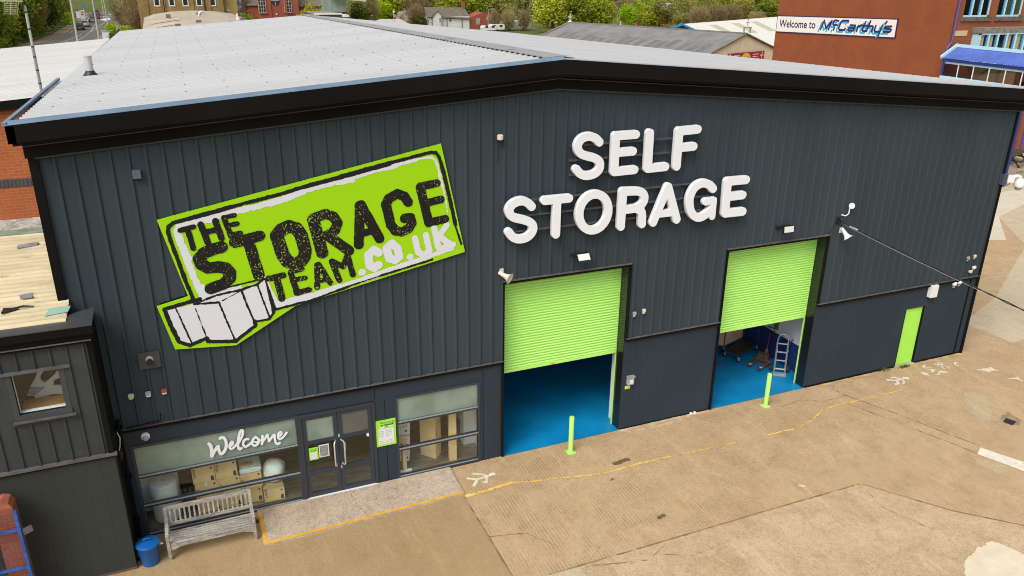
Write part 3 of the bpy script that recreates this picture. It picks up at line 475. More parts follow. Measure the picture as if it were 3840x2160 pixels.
ground_line('slab', PATCHC, polys=[[(19.12, -4.95), (19.55, -5.4), (19.65, -5.56), (19.39, -5.74), (19.05, -5.73), (18.87, -5.16)]], rough=.05, seed=6, res=.02)
for i, (x, y, w, l) in enumerate([(9.72, -3.9, .12, .16), (10.0, -1.48, .14, .42), (9.36, -2.11, .05, .08)]):
    ground_line('stain', OIL, [(w, [(x - l / 2, y), (x + l / 2, y + .05)])], rough=.03, res=.02, seed=20 + i)
ground_line('stain', M_('damp_stain', (.30, .215, .125), .8, var=.15, vs=4), polys=[[(21.6, -4.0), (21.8, -3.65), (22.3, -3.55), (22.2, -4.0), (21.9, -4.2)]], rough=.08, seed=31)
sheet('verge', GRASS, [(-12, -.05), (-2.6, -.05), (-2.6, .3), (-12, .3)], .01)
# raised pad at the shop door, painted edge
pad = MB().prism([(.66, -1.40, 0), (5.56, -1.25, 0), (5.60, -.02, 0), (.66, -.02, 0)], (0, 0, .05))
structure('pavement', pad, PADC)
ground_line('yellow_line', YEL2, [(.085, [(.71, -.2), (.71, -1.34)]), (.085, [(.71, -1.345), (3.1, -1.275), (5.5, -1.205)])], z=.055, rough=.012, res=.015, seed=7)
ground_line('joint', JOINT, [(.015, [(2.9, -.1), (2.95, -.7), (3.1, -1.2)])], z=.054, rough=.01, res=.012, seed=9)
ground_line('yellow_line', YEL, [(.10, [(5.62, -1.33), (6.2, -1.30), (6.86, -1.24)]), (.05, [(6.9, -1.25), (7.3, -1.35)]), (.06, [(7.35, -1.38), (7.7, -1.44)]), (.045, [(7.8, -1.46), (8.4, -1.57)]), (.05, [(8.5, -1.6), (8.95, -1.72)]),
    (.035, [(9.0, -1.72), (9.3, -1.76)]), (.05, [(9.35, -1.77), (9.9, -1.74)]), (.085, [(9.95, -1.73), (10.45, -1.72)]), (.055, [(10.5, -1.73), (11.4, -1.745)]), (.03, [(11.5, -1.75), (13.0, -1.83)]), (.04, [(13.1, -1.84), (13.5, -1.86)]),
    (.05, [(14.6, -1.86), (15.5, -1.88)]), (.04, [(15.8, -1.83), (16.41, -1.70)]), (.055, [(16.45, -1.66), (17.1, -1.32)]), (.04, [(17.2, -1.31), (17.9, -1.28)]), (.06, [(17.95, -1.29), (18.8, -1.30)]), (.035, [(18.9, -1.31), (20.3, -1.31)])], rough=.022, res=.015, seed=10)
for k, lab in (('walker_near', None), ('walker_far', None), ('WAY', None), ('BC', None), ('C', None)):
    ground_line('road_marking', WPAINT, [(w * (1.35 if 'walk' in k else 1.15), q) for w, q in MARKS[k]], z=.008, rough=.008, res=.012, seed=len(k))
for q in MARK_PATCH: ground_line('road_marking', CREAM_PATCH, polys=[q], rough=.03, res=.02, seed=12)
for q in ([(23.9, -1.2), (24.5, -1.25), (24.6, -1.5), (24.1, -1.45)], [(24.3, -2.0), (24.7, -2.1), (24.6, -2.3)], [(13.6, -4.1), (13.9, -4.15), (13.85, -4.25)]):
    ground_line('stain', CREAM_PATCH, polys=[q], rough=.07, res=.03, seed=14)
ground_line('stain', M_('pale_crust', (.56, .42, .255), .95, var=.2, vs=4), [(.08, [(10.8, -.08), (11.6, -.10), (12.4, -.07), (13.85, -.09)]), (.05, [(11.0, -.2), (11.9, -.26), (12.8, -.18)])], z=.005, rough=.09, res=.025, seed=41)
ground_line('stain', M_('ochre_stain', (.50, .34, .15), .95, var=.25, vs=3), [(.12, [(18.2, -.07), (19.5, -.09), (21.2, -.08)]), (.16, [(22.4, -.10), (23.4, -.14), (24.6, -.12)])], z=.005, rough=.10, res=.025, seed=42)
ground_line('joint', JOINT, [(.018, [(18.4, -.9), (17.5, -.95), (16.9, -.6), (16.0, -.72)]), (.014, [(15.3, -4.7), (15.0, -5.6), (15.5, -6.8)]), (.016, [(5.56, -3.0), (6.4, -3.2), (6.9, -3.9)])], rough=.016, res=.014, seed=44)
dr = thing('drain', 'square iron drain cover set in the concrete yard near the right edge', 'drain', (21.81, -3.95, 0))
MB().prism([(21.62, -3.9, 0), (21.9, -3.78, 0), (22.0, -4.05, 0), (21.70, -4.14, 0)], (0, 0, .014)).build('grate', BLACKP, dr)

# ------------------------------------------------------------------ warehouse
WH = thing('warehouse', 'large charcoal clad storage warehouse with white metal roof and lime shutters', 'warehouse', (11, 0, 0))
def gz(x):   # underside of the lower fascia board, z
    return 8.97 + (x + 2.43) * .0766 if x < 8.67 else 9.82 - (x - 8.67) * .0815
RIBS = [-2.15 + .3187 * k for k in range(84)]
prof = [(-2.41, -.02)]
for x in RIBS:
    prof += [(x - .045, -.02), (x - .022, -.058), (x + .022, -.058), (x + .045, -.02)]
prof = [p for p in prof if p[0] < 24.48] + [(24.5, -.02)]
def py(x):
    for a, b in zip(prof[:-1], prof[1:]):
        if a[0] <= x <= b[0]: return a[1] + (b[1] - a[1]) * (x - a[0]) / max(1e-6, b[0] - a[0])
for c in (7.12, 10.75, 13.92, 17.53): prof.append((c, py(c)))
prof.sort()
mb = MB()
for a, b in zip(prof[:-1], prof[1:]):
    if b[0] - a[0] < 1e-5: continue
    xm = (a[0] + b[0]) / 2; zb = 5.115 if (7.12 < xm < 10.75 or 13.92 < xm < 17.53) else 2.93
    mb.poly([(a[0], a[1], zb), (b[0], b[1], zb), (b[0], b[1], gz(b[0]) + .2), (a[0], a[1], gz(a[0]) + .2)])
mb.build('ribbed_cladding', CLAD, WH, fix=False)
mb = MB()
for x0, x1, zb in ((-2.41, 7.12, 2.90), (7.12, 10.75, 5.12), (10.75, 13.92, 2.90), (13.92, 17.53, 5.12), (17.53, 24.5, 2.90)):
    xs = [x0] + ([8.67] if x0 < 8.67 < x1 else []) + [x1]
    mb.prism([(x0, 0, zb), (x1, 0, zb)] + [(x, 0, gz(x) + .2) for x in reversed(xs)], (0, .3, 0))
mb.box(-2.41, .3, 0, -2.2, 34, 8.6).box(24.3, .3, 0, 24.5, 34, 8.3).box(-2.0, 34, 0, 21.5, 34.2, 8.5)
mb.build('wall', INDARK, WH)
# flat lower panels with fine vertical seams
def panels(x0, x1, z0, z1, mat, name='lower_panel', step=.2, y=0.0):
    mb = MB(); n = max(1, round((x1 - x0) / step)); s = (x1 - x0) / n
    for i in range(n):
        a, b = x0 + i * s, x0 + (i + 1) * s
        mb.poly([(a, y + .006, z0), (a + .004, y, z0), (a + .004, y, z1), (a, y + .006, z1)])
        mb.poly([(a + .004, y, z0), (b - .004, y, z0), (b - .004, y, z1), (a + .004, y, z1)])
        mb.poly([(b - .004, y, z0), (b, y + .006, z0), (b, y + .006, z1), (b - .004, y, z1)])
    mb.poly([(x0, y + .006, z0), (x0, .36, z0), (x0, .36, z1), (x0, y + .006, z1)])
    mb.poly([(x1, y + .006, z0), (x1, .36, z0), (x1, .36, z1), (x1, y + .006, z1)])
    mb.poly([(x0, .36, z0), (x1, .36, z0), (x1, .36, z1), (x0, .36, z1)])
    return mb.build(name, mat, WH)
panels(10.75, 13.92, 0.01, 2.90, CLAD_LOW)
panels(17.53, 21.44, 0.01, 2.90, CLAD_LOW, step=.33); panels(21.44, 22.31, 2.11, 2.90, CLAD_LOW, step=.5); panels(22.31, 24.5, 0.01, 2.90, CLAD_LOW, step=.33)
for b in ((17.56, -.03, 0, 21.40, .0, .05), (22.33, -.03, 0, 24.5, 0, .05), (10.78, -.02, 0, 13.9, 0, .03)): MB().box(*b).build('plinth', BLACKM, WH)
# personnel door
pd = MB().box(21.47, .06, .03, 22.28, .10, 2.09).build('personnel_door', DOORG, WH, bevel=.004)
for b in ((21.44, .0, 0, 21.47, .12, 2.11), (22.28, .0, 0, 22.31, .12, 2.11)): MB().box(*b).build('door_jamb', BLACKM, pd)
MB().box(21.44, -.06, 0, 22.31, .12, .028).build('door_step', M_('step_concrete', (.42, .35, .26), .9, var=.2), pd)
# shopfront panels
mb = MB()
for b in ((-2.41, 0, 0, -1.80, .2, 2.88), (-1.80, 0, 2.44, 6.47, .2, 2.88), (1.83, 0, 2.43, 1.84, .2, 2.44), (3.69, 0.0, 0.0, 4.19, .2, 2.44), (6.47, 0, 0, 7.12, .2, 2.88)):
    mb.box(*b)
mb.build('shopfront_panel', NAVY, WH)
MB().box(6.55, -.006, .02, 6.56, 0, 2.86).box(3.93, -.006, .02, 3.94, 0, 2.42).box(3.7, -.006, 2.47, 3.71, 0, 2.86).build('panel_seams', BLACKM, WH)
MB().box(-1.80, -.015, 0, 1.84, .15, .02).build('sill_base', NAVY, WH); MB().box(4.19, -.015, 0, 6.47, .15, .045).build('sill_base', NAVY, WH)
for x0, x1 in ((-2.2, 7.12), (10.76, 13.91), (17.54, 24.5)):
    MB().box(x0, -.085, 2.905, x1, 0, 2.925).build('drip_trim', LEDGE, WH)
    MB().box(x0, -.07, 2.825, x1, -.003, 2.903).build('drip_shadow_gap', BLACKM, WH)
for b in ((-2.57, -.09, 5.85, -2.41, .06, 9.0), (24.5, -.07, 0, 24.57, .05, 8.6), (24.2, -.03, 0.05, 24.24, -.002, 2.85)): MB().box(*b).build('corner_trim', BLACKM, WH)
# shutters
for x0, x1, zt, lab in ((7.12, 10.75, 5.11, 0), (13.92, 17.53, 5.13, 1)):
    mb = MB(); z = 2.42; P = .079; rows = []
    while z < zt - .02:
        for t, dy in ((0, .014), (.05, -.006), (.22, -.018), (.40, -.023), (.47, -.019), (.54, -.024), (.72, -.018), (.80, -.004), (.85, .016)): rows.append((z + t * P, .36 + dy))
        z += P
    for a, b in zip(rows[:-1], rows[1:]):
        mb.poly([(x0 + .04, a[1], a[0]), (x1 - .058, a[1], a[0]), (x1 - .058, b[1], b[0]), (x0 + .04, b[1], b[0])])
    sh = mb.build('roller_shutter', SHUT, WH, fix=False)
    MB().box(x0 + .04, .325, 2.34, x1 - .07, .385, 2.42).build('bottom_bar', SHUT, sh)
    MB().box(x1 - .060, .345, .0, x1 - .032, .385, zt).build('guide_rail', SHUT, sh); MB().box(x0 + .0, .30, .0, x0 + .045, .40, zt).build('guide_rail', SHUT, sh)
    if lab == 0: MB().box(8.62, .318, 2.365, 8.78, .324, 2.40).build('warning_sticker', YEL2, sh)
    MB().box(x0 - .05, -.075, zt + .0, x1 + .03, 0.0, zt + .035).build('opening_trim', LEDGE, WH)
    for b in ((x0 - .05, -.07, .02, x0 - .001, .3, zt - .002), (x0, -.05, zt - .07, x1, .3, zt - .002), (x1 + .001, -.07, 2.93, x1 + .04, -.0, zt - .002)): MB().box(*b).build('opening_reveal', BLACKM, WH)
    MB().box(x1 - .028, .0, .012, x1 - .002, .40, zt - .08).build('reveal_lining', REVEAL, WH)
# interior
FL = MB().poly([(7.12, -.03, .012), (10.75, -.03, .012), (10.75, .2, .012), (13.92, .2, .012), (13.92, -.03, .012), (17.53, -.03, .012), (17.53, .2, .012), (18.0, .2, .012), (18.0, 13, .012), (7.0, 13, .012), (7.0, .2, .012), (7.12, .2, .012)]).build('bay_floor', BLUEF, WH)
MB().box(18.0, .36, .0, 18.15, 13, .98).build('dado', INNAVY, WH)
MB().box(18.001, .36, .982, 18.15, 13, 5.6).build('bay_wall', INW, WH); MB().box(10.82, .37, 0, 10.98, .72, 3.4).build('bay_wall', INW, WH)
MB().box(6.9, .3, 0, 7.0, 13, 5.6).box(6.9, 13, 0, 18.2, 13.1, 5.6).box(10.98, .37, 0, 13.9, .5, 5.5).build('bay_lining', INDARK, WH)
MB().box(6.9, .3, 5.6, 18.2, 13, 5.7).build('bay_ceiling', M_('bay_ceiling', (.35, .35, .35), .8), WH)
MB().box(-2.2, .2, -.02, 6.9, 6, .04).build('shop_floor', WOODF, WH)
MB().box(6.62, .21, .04, 6.9, 6, 2.75).box(6.30, .85, .04, 6.62, 1.15, 2.75).build('shop_wall', INW, WH); MB().box(-2.2, .21, .04, -2.1, 2.5, 2.75).build('shop_wall', INW, WH); MB().box(-1.9, .95, .04, -1.0, 1.05, 2.7).build('shop_partition', INW, WH)
MB().box(-2.2, .21, 2.76, 6.9, 6.1, 2.85).build('shop_ceiling', INW, WH); MB().box(-2.2, 6, 0, 6.9, 6.1, 2.75).box(-2.2, 2.5, .04, -2.1, 6, 2.75).build('shop_lining', M_('shop_dark', (.14, .12, .095), .8), WH)
# shop windows and entrance
def bars(mb, x0, x1, z0, z1, w=.065, y0=-.02, y1=.10):
    mb.box(x0 - w, y0, z0 - w, x0, y1, z1 + w).box(x1, y0, z0 - w, x1 + w, y1, z1 + w).box(x0, y0, z1, x1, y1, z1 + w).box(x0, y0, z0 - w, x1, y1, z0)
for x0, x1, z0, z1, t1, t2 in ((-1.74, 1.765, .075, 2.37, 1.615, .83), (4.255, 6.405, .10, 2.37, 1.68, .895)):
    mb = MB(); bars(mb, x0, x1, z0, z1)
    for t in (t1, t2): mb.box(x0, -.03, t - .04, x1, .10, t + .03)
    fr = mb.build('shop_window', FRAME, WH)
    e = MB()
    for t in (t1, t2): e.box(x0, -.034, t + .012, x1, .0, t + .034)
    e.box(x0, -.026, z0 - .012, x1, .0, z0 + .004); e.build('bar_edge', FRAME_L, fr)
    MB().box(x0, .03, t1 + .03, x1, .04, z1).build('frosted_pane', FROST, fr)
    MB().box(x0, .03, t2 + .03, x1, .04, t1 - .04).build('pane', GLASS, fr)
    MB().box(x0, .03, z0, x1, .04, t2 - .04).build('pane', GLASS, fr)
    if x0 < 0: strokes_mesh('welcome_lettering', LETTER, FACE_S(-.012), WELCOME, res=.006, depth=.02, parent=fr)
DR = MB().box(1.831, -.03, 0, 1.90, .12, 2.42).box(3.61, -.03, 0, 3.68, .12, 2.42).box(1.90, -.03, 2.34, 3.61, .12, 2.42).build('entrance_door', FRAME, WH)
MB().box(1.86, -.06, .0, 3.66, .0, .055).build('threshold', WHITEP, DR)
for x0, x1, hx in ((1.905, 2.745, 2.615), (2.755, 3.605, 2.86)):
    mb = MB(); mb.box(x0, 0, .06, x0 + .10, .06, 2.335).box(x1 - .10, 0, .06, x1, .06, 2.335)
    for a, b in ((.06, .17), (.70, .80), (1.57, 1.66), (2.24, 2.335)): mb.box(x0 + .10, 0, a, x1 - .10, .06, b)
    lf = mb.build('door_leaf', FRAME, DR)
    MB().box(x0 + .10, .02, 1.66, x1 - .10, .03, 2.24).build('frosted_pane', FROST if x0 < 2 else frosted_mat('frosted_film_grey', (.22, .215, .20), .2), lf)
    MB().box(x0 + .10, .02, .80, x1 - .10, .03, 1.57).build('pane', GLASS, lf); MB().box(x0 + .10, .02, .17, x1 - .10, .03, .70).build('pane', GLASS, lf)
    s = -1 if hx < 2.7 else 1
    MB().tube([(hx - s * .06, .0, .86), (hx - s * .02, -.09, .86), (hx, -.11, .90), (hx, -.11, 1.50), (hx - s * .02, -.09, 1.54), (hx - s * .06, .0, 1.54)], .019, 8).build('handle', STEEL, lf, smooth=True)
for x, z, w, h in ((2.745, 1.62, .04, .09), (2.75, .72, .04, .09), (2.86, 1.22, .05, .22)): MB().box(x, -.012, z, x + w, -.001, z + h).build('lock_plate', GREYP, DR)
MB().lathe([(.065, 0), (.065, .006)], (3.50, .012, 1.52), 6, Matrix.Rotation(R(90), 4, 'X')).build('sticker', WHITEP, DR)
# roof
L0, L1, R0, R1, E0, E1 = [Vector(v) for v in ((-2.60, -.34, 9.645), (-1.98, 34.5, 8.99), (8.35, -.34, 10.47), (8.40, 34.5, 9.76), (24.9, -.34, 9.10), (21.5, 34.5, 8.55))]
def sheet_mesh(A0, A1, B0, B1):
    mb = MB(); n = 104; pr = []
    for i in range(n):
        for t, h in ((0, 0), (.22, 0), (.38, .04), (.62, .04), (.78, 0)): pr.append(((i + t) / n, h))
    pr.append((1, 0))
    for (s, h), (u, k) in zip(pr[:-1], pr[1:]):
        q = [A0.lerp(A1, s), B0.lerp(B1, s), B0.lerp(B1, u), A0.lerp(A1, u)]
        for v, d in zip(q, (h, h, k, k)): v.z += d
        mb.poly(q)
    return mb
sheet_mesh(L0, L1, R0, R1).build('roof_slope', ROOF, WH); sheet_mesh(R0, R1, E0, E1).build('roof_slope', ROOF, WH)
mb = MB()
for i in range(24):
    for j in range(13):
        s = (i * 4.33 + .5) / 104; t = (j + .5 + .02 * math.sin(i * 2.9 + j * 5.3)) / 13.0
        v = L0.lerp(L1, s).lerp(R0.lerp(R1, s), t); mb.box(v.x - .016, v.y - .016, v.z + .03, v.x + .016, v.y + .016, v.z + .052)
o = mb.build('roof_fixing', M_('roof_fixing', (.30, .30, .30), .6), WH); o['kind'] = 'stuff'
mb = MB(); n = 14
for i in range(n):
    s, u = i / n, (i + 1) / n; a, b = R0.lerp(R1, s), R0.lerp(R1, u); up = Vector((0, 0, .07 + (.006 if i % 2 else 0)))
    lw = Vector((-.36, 0, -.028)); rw = Vector((.36, 0, -.03))
    mb.poly([a + lw + up, a + up, b + up, b + lw + up]); mb.poly([a + up, a + rw + up, b + rw + up, b + up])
    mb.poly([a + lw + up, b + lw + up, b + lw + up - Vector((0, 0, .02)), a + lw + up - Vector((0, 0, .02))])
mb.build('ridge_cap', CAP, WH, fix=False)
mb = MB()
for i in range(104):
    s = (i + .78) / 104; u = (i + 1.22) / 104; a = R0.lerp(R1, s) + Vector((-.375, 0, .0)); b = R0.lerp(R1, min(1, u)) + Vector((-.375, 0, .0)); 
    mb.poly([a, b, b + Vector((.02, 0, .045)), a + Vector((.02, 0, .045))])
mb.build('ridge_filler', BLACKM, WH)
def fz(x): return 9.65 + (x + 2.73) * .0758 if x < 8.35 else 10.49 - (x - 8.35) * .0830
def fascia(y0, y1, top, bot, x0, x1, mat, name):
    mb = MB(); xr = 8.38
    for a, b in ((x0, xr), (xr, x1)):
        q = [(a, y0, fz(a) + bot), (b, y0, fz(b) + bot), (b, y0, fz(b) + top), (a, y0, fz(a) + top)]
        mb.prism(q, (0, y1 - y0, 0))
    return mb.build(name, mat, WH)
fascia(-.5, -.36, -.003, -.345, -2.76, 24.95, BLACKM, 'fascia'); fascia(-.46, -.02, -.347, -.40, -2.70, 24.9, BLACKM, 'soffit')
fascia(-.155, -.02, -.402, -.70, -2.60, 24.75, BLACKM, 'lower_fascia'); fascia(-.185, -.156, -.462, -.480, -2.60, 24.75, LEDGE, 'fascia_bead')
fascia(-.12, -.02, -.70, -.735, -2.45, 24.6, TRIM, 'cladding_head_trim')
for a, b in ((-2.74, 8.38), (8.38, 24.95)):
    mb = MB(); e_, h_ = (-.33, .05) if a < 0 else (-.42, .012)
    mb.poly([(a, -.5, fz(a)), (b, -.5, fz(b)), (b, e_, fz(b) + h_), (a, e_, fz(a) + h_)])
    mb.poly([(a, -.504, fz(a) - .012), (b, -.504, fz(b) - .012), (b, -.5, fz(b)), (a, -.5, fz(a))])
    mb.build('verge_flashing', BLUEM if a < 0 else M_('pale_flashing', (.30, .33, .37), .5), WH, fix=False)
mb = MB(); a, b = Vector((-2.76, -.5, 9.66)), Vector((-2.60, 7.4, 9.54))
mb.bar(a + Vector((0, 0, .0)), b + Vector((0, 0, .0)), .07, .06); mb.build('eaves_flashing', BLUEM, WH)
MB().prism([(-2.73, -.45, 9.55), (-2.50, -.45, 9.55), (-2.40, 7.4, 9.42), (-2.60, 7.4, 9.42)], (0, 0, .03)).box(-2.76, -.5, 9.31, -2.62, -.1, 9.62).build('eaves_gutter', BLACKM, WH)

# ------------------------------------------------------------------ lime sign board
SG = thing('sign_board', 'large lime green sign board with grunge storage lettering and drawn boxes', 'sign', (2.5, -.02, 6.5))
cb = MB().prism([(x, -.096, z) for x, z in SIGN_BOARD], (0, .03, 0)); cb.build('board', GREEN_SIGN, SG)
fb = MB()
for i in range(len(SIGN_BOARD)):
    a, b = SIGN_BOARD[i], SIGN_BOARD[(i + 1) % len(SIGN_BOARD)]
    cx, cz = 2.6, 6.5; sh = lambda q: (q[0] + (cx - q[0]) * .02, -.045, q[1] + (cz - q[1]) * .02)
    fb.bar(sh(a), sh(b), .05, .04, up=(0, 1, 0))
fb.build('frame', BLACKM, SG)
strokes_mesh('white_artwork', SIGN_W, FACE_S(-.100), SIGN_WHITE[8:], SIGN_WHITE_POLY, res=.016, rough=.02, seed=3, parent=SG); strokes_mesh('white_lettering', SIGN_W, FACE_S(-.103), SIGN_WHITE[:8], res=.012, rough=.005, seed=6, parent=SG)
strokes_mesh('black_border', SIGN_LINE, FACE_S(-.104), SIGN_BLACK, SIGN_BLACK_POLY, res=.014, rough=.012, seed=4, parent=SG)
strokes_mesh('lettering', SIGN_K, FACE_S(-.108), SIGN_BLACK_TEXT, res=.013, rough=.008, seed=5, parent=SG)
# ------------------------------------------------------------------ SELF STORAGE letters
LS = thing('letter_sign', 'rounded white built-up letters reading SELF STORAGE on dark rails', 'sign', (9.8, -.05, 7.5))
for k in ('SELF_S', 'SELF_E', 'SELF_L', 'SELF_F', 'STOR_S', 'STOR_T', 'STOR_O', 'STOR_R', 'STOR_A', 'STOR_G', 'STOR_E'):
    o = strokes_mesh('letter_' + k[-1].lower(), LETTER, FACE_S(-.24), [(w * 1.03, s) for w, s in LET[k]], res=.016, depth=.12, bevel=.006, parent=LS)
for zz, x0, x1 in ((8.42, 8.75, 11.65), (8.06, 8.75, 11.6), (7.70, 8.75, 11.5), (7.18, 7.25, 13.05), (6.80, 7.25, 13.0), (6.42, 7.25, 12.9)):
    MB().bar((x0, -.12, zz), (x1, -.12, zz), .05, .045).build('rail', M_('rail_paint', (.06, .064, .07), .5) if zz > 8.4 else bpy.data.materials['rail_paint'], LS)
    x = x0 + .06
    while x < x1:
        MB().box(x - .02, -.1, zz - .02, x + .02, -.02, zz + .05).build('bracket', TRIM, LS); x += .96

# ------------------------------------------------------------------ fixtures on the facade
def rotX(a): return Matrix.Rotation(a, 4, 'X')
def small(name, label, cat, loc, parts, group=None):
    t = thing(name, label, cat, loc, group)
    for n, mb, mat, sm in parts: mb.build(n, mat, t, smooth=sm)
    return t
def cap_box(x, y, z, w, h, d): return MB().box(x - w / 2, y - d, z - h / 2, x + w / 2, y, z + h / 2)
small('junction_box', 'small slate grey box high on the ribbed wall above the green sign', 'junction box', (-.77, -.03, 8.5), [('case', cap_box(-.77, -.05, 8.51, .15, .17, .09), M_('slate_box', (.10, .13, .16), .4), False), ('gland', MB().tube([(-.77, -.09, 8.43), (-.77, -.09, 8.38)], .025), BLACKP, True)])
small('flue_vent', 'round flue outlet on a square grey plate left of the shopfront above', 'vent', (-1.11, -.03, 4.48), [('plate', cap_box(-1.11, -.075, 4.48, .42, .38, .02), TRIM, False), ('collar', MB().lathe([(.07, 0), (.08, .03), (.07, .05)], (-1.11, -.07, 4.50), 18, rotX(R(90))), ALU, True), ('pipe', MB().lathe([(.06, 0), (.06, .12), (.045, .14)], (-1.11, -.07, 4.47), 18, rotX(R(90))), BLACKP, True)])
small('sensor_light', 'small cream sensor on the wall right of the green sign with trailing cable', 'sensor', (6.94, -.03, 8.7), [('housing', MB().lathe([(.05, 0), (.075, .02), (.075, .11), (.05, .13)], (6.94, -.14, 8.68), 14), CREAMP, True), ('bracket', MB().box(6.91, -.13, 8.63, 6.97, -.03, 8.67), BLACKP, False), ('cable', MB().tube([(6.92, -.07, 8.62), (6.925, -.065, 8.4), (6.905, -.065, 8.16)], .009, 5), BLACKP, True)])
for x, z, mat, lid, lab in ((-1.59, 3.70, CREAMP, CREAMP, 'cream motion sensor leftmost of three units above the shop window'), (-1.25, 3.69, GREYP, WHITEP, 'grey and white siren box middle of three units above the shop window'), (-.93, 3.69, REDP, WHITEP, 'red and white siren box rightmost of three above the shop window')):
    t = thing('alarm_unit', lab, 'alarm unit', (x, -.04, z), 'alarm units above the shop window')
    MB().prism([(x - .055, -.07, z + .065), (x + .055, -.07, z + .065), (x + .06, -.07, z - .02), (x - .06, -.07, z - .02)], (0, -.06, 0)).build('cover', mat, t, bevel=.012)
    MB().prism([(x - .055, -.07, z - .021), (x + .055, -.07, z - .021), (x + .04, -.07, z - .065), (x - .04, -.07, z - .065)], (0, -.05, 0)).build('lens', lid, t, bevel=.01)
small('dome_camera', 'white dome camera on the dark panel above the welcome window', 'camera', (-1.46, 0, 2.62), [('base', MB().lathe([(.095, 0), (.095, .04), (.08, .06)], (-1.46, 0, 2.63), 20, rotX(R(90))), WHITEP, True), ('dome', MB().lathe([(.065, 0), (.06, .03), (.04, .055), (.0, .065)], (-1.46, -.06, 2.61), 16, rotX(R(90))), GREYP, True)])
for x, z, tilt, lab in ((9.18, 5.58, -38, 'black floodlight with pale lens facing up over the left shutter'), (15.72, 5.60, -6, 'black floodlight angled down over the right shutter')):
    t = thing('floodlight', lab, 'floodlight', (x, -.05, z), 'floodlights over the shutters')
    Mx = Matrix.Translation((x, -.30, z)) @ Matrix.Rotation(R(tilt), 4, 'X')
    def tb(bx):
        mb = MB().box(*bx); mb.v = [tuple(Mx @ Vector(v)) for v in mb.v]; return mb
    tb((-.19, -.02, -.11, .19, .05, .11)).build('body', BLACKP, t, bevel=.01); tb((-.165, -.026, -.085, .165, -.02, .085)).build('lens', M_('flood_lens', (.72, .72, .68), .2) if x < 10 else bpy.data.materials['flood_lens'], t)
    MB().bar((x - .2, -.05, z + .02), (x - .23, -.30, z), .03, .02).bar((x + .2, -.05, z + .02), (x + .23, -.30, z), .03, .02).box(x - .25, -.075, z - .02, x + .25, -.05, z + .05).build('yoke', BLACKP, t)
for x, z, a, lab, mat in ((7.03, 5.36, 20, 'cream horn loudspeaker on the wall at the left shutter head', CREAMP), (17.95, 5.22, 55, 'white horn loudspeaker below the cable bracket by the right shutter', WHITEP)):
    t = thing('horn_loudspeaker', lab, 'loudspeaker', (x, -.05, z), 'horn loudspeakers on the facade')
    Mx = Matrix.Rotation(R(38 if x < 9 else 30), 4, 'Z') @ Matrix.Rotation(R(90 + a * .9), 4, 'X')
    MB().lathe([(.05, -.15), (.055, -.04), (.06, .02), (.075, .08), (.11, .15), (.145, .18), (.135, .18), (.09, .13), (.04, .08)], (x, -.22, z), 20, Mx).build('horn', mat, t, smooth=True)
    MB().lathe([(.04, .07), (.045, .125), (.015, .145)], (x, -.22, z), 12, Mx).build('driver', M_('horn_cone', (.30, .25, .18), .6) if x < 9 else bpy.data.materials['horn_cone'], t, smooth=True)
    MB().bar((x, -.03, z + .04), (x, -.20, z + .02), .035, .03).box(x - .05, -.07, z - .04, x + .05, -.05, z + .12).build('bracket', mat, t)
small('antenna', 'white bent antenna arm with disc above the cable bracket', 'antenna', (17.9, -.05, 5.7), [('arm', MB().tube([(17.86, -.06, 5.74), (17.98, -.12, 5.71), (18.06, -.14, 5.78), (18.06, -.14, 5.98)], .018, 7), WHITEP, True), ('disc', MB().lathe([(.03, -.03), (.09, .0), (.09, .03), (.02, .05)], (18.11, -.15, 6.01), 16, Matrix.Rotation(R(75), 4, 'X') @ Matrix.Rotation(R(-20), 4, 'Y')), WHITEP, True)])
small('cable_bracket', 'dark steel cable bracket on the wall right of the right shutter', 'bracket', (17.8, -.03, 5.56), [('plate', MB().box(17.74, -.06, 5.46, 17.86, -.03, 5.68).bar((17.80, -.05, 5.62), (17.80, -.22, 5.55), .03).bar((17.68, -.10, 5.58), (17.92, -.10, 5.53), .025), BLACKP, False), ('insulator', MB().lathe([(.03, 0), (.045, .03), (.03, .07)], (17.80, -.20, 5.54), 10), BLACKP, True), ('drop_wire', MB().tube([(17.72, -.06, 5.55), (17.60, -.06, 5.42), (17.50, -.06, 5.12)], .008, 5), BLACKP, True)])
def sag(p, q, s, n=24):
    p, q = Vector(p), Vector(q); return [p.lerp(q, i / n) - Vector((0, 0, 4 * s * (i / n) * (1 - i / n))) for i in range(n + 1)]
c = thing('overhead_cable', 'thick black twisted cable sagging from the wall bracket to the right', 'cable', (17.82, -.2, 5.54))
A, B = (17.82, -.2, 5.54), (18.3, -7.2, 4.75)
for k, (s, r) in enumerate(((.02, .013), (.03, .011))):
    pts = sag(A, B, s, 40); pts = [p + Vector((.012 * math.cos(i * 1.1 + k * 3.1), 0, .012 * math.sin(i * 1.1 + k * 3.1))) for i, p in enumerate(pts)]
    MB().tube(pts, r, 6).build('strand', RUBBER, c, smooth=True)
MB().tube([Vector(A).lerp(Vector(B), t) - Vector((0, 0, 4 * .025 * t * (1 - t))) for t in (.04, .06, .08)], .024, 6).build('splice', CREAMP, c)
c2 = thing('stay_wire', 'thin pale wire running below the thick overhead cable', 'wire', (17.8, -.2, 5.5))
MB().tube(sag((17.85, -.15, 5.50), (19.6, -5.6, 4.30), .06, 24), .0045, 5).build('strand', GREYP, c2)
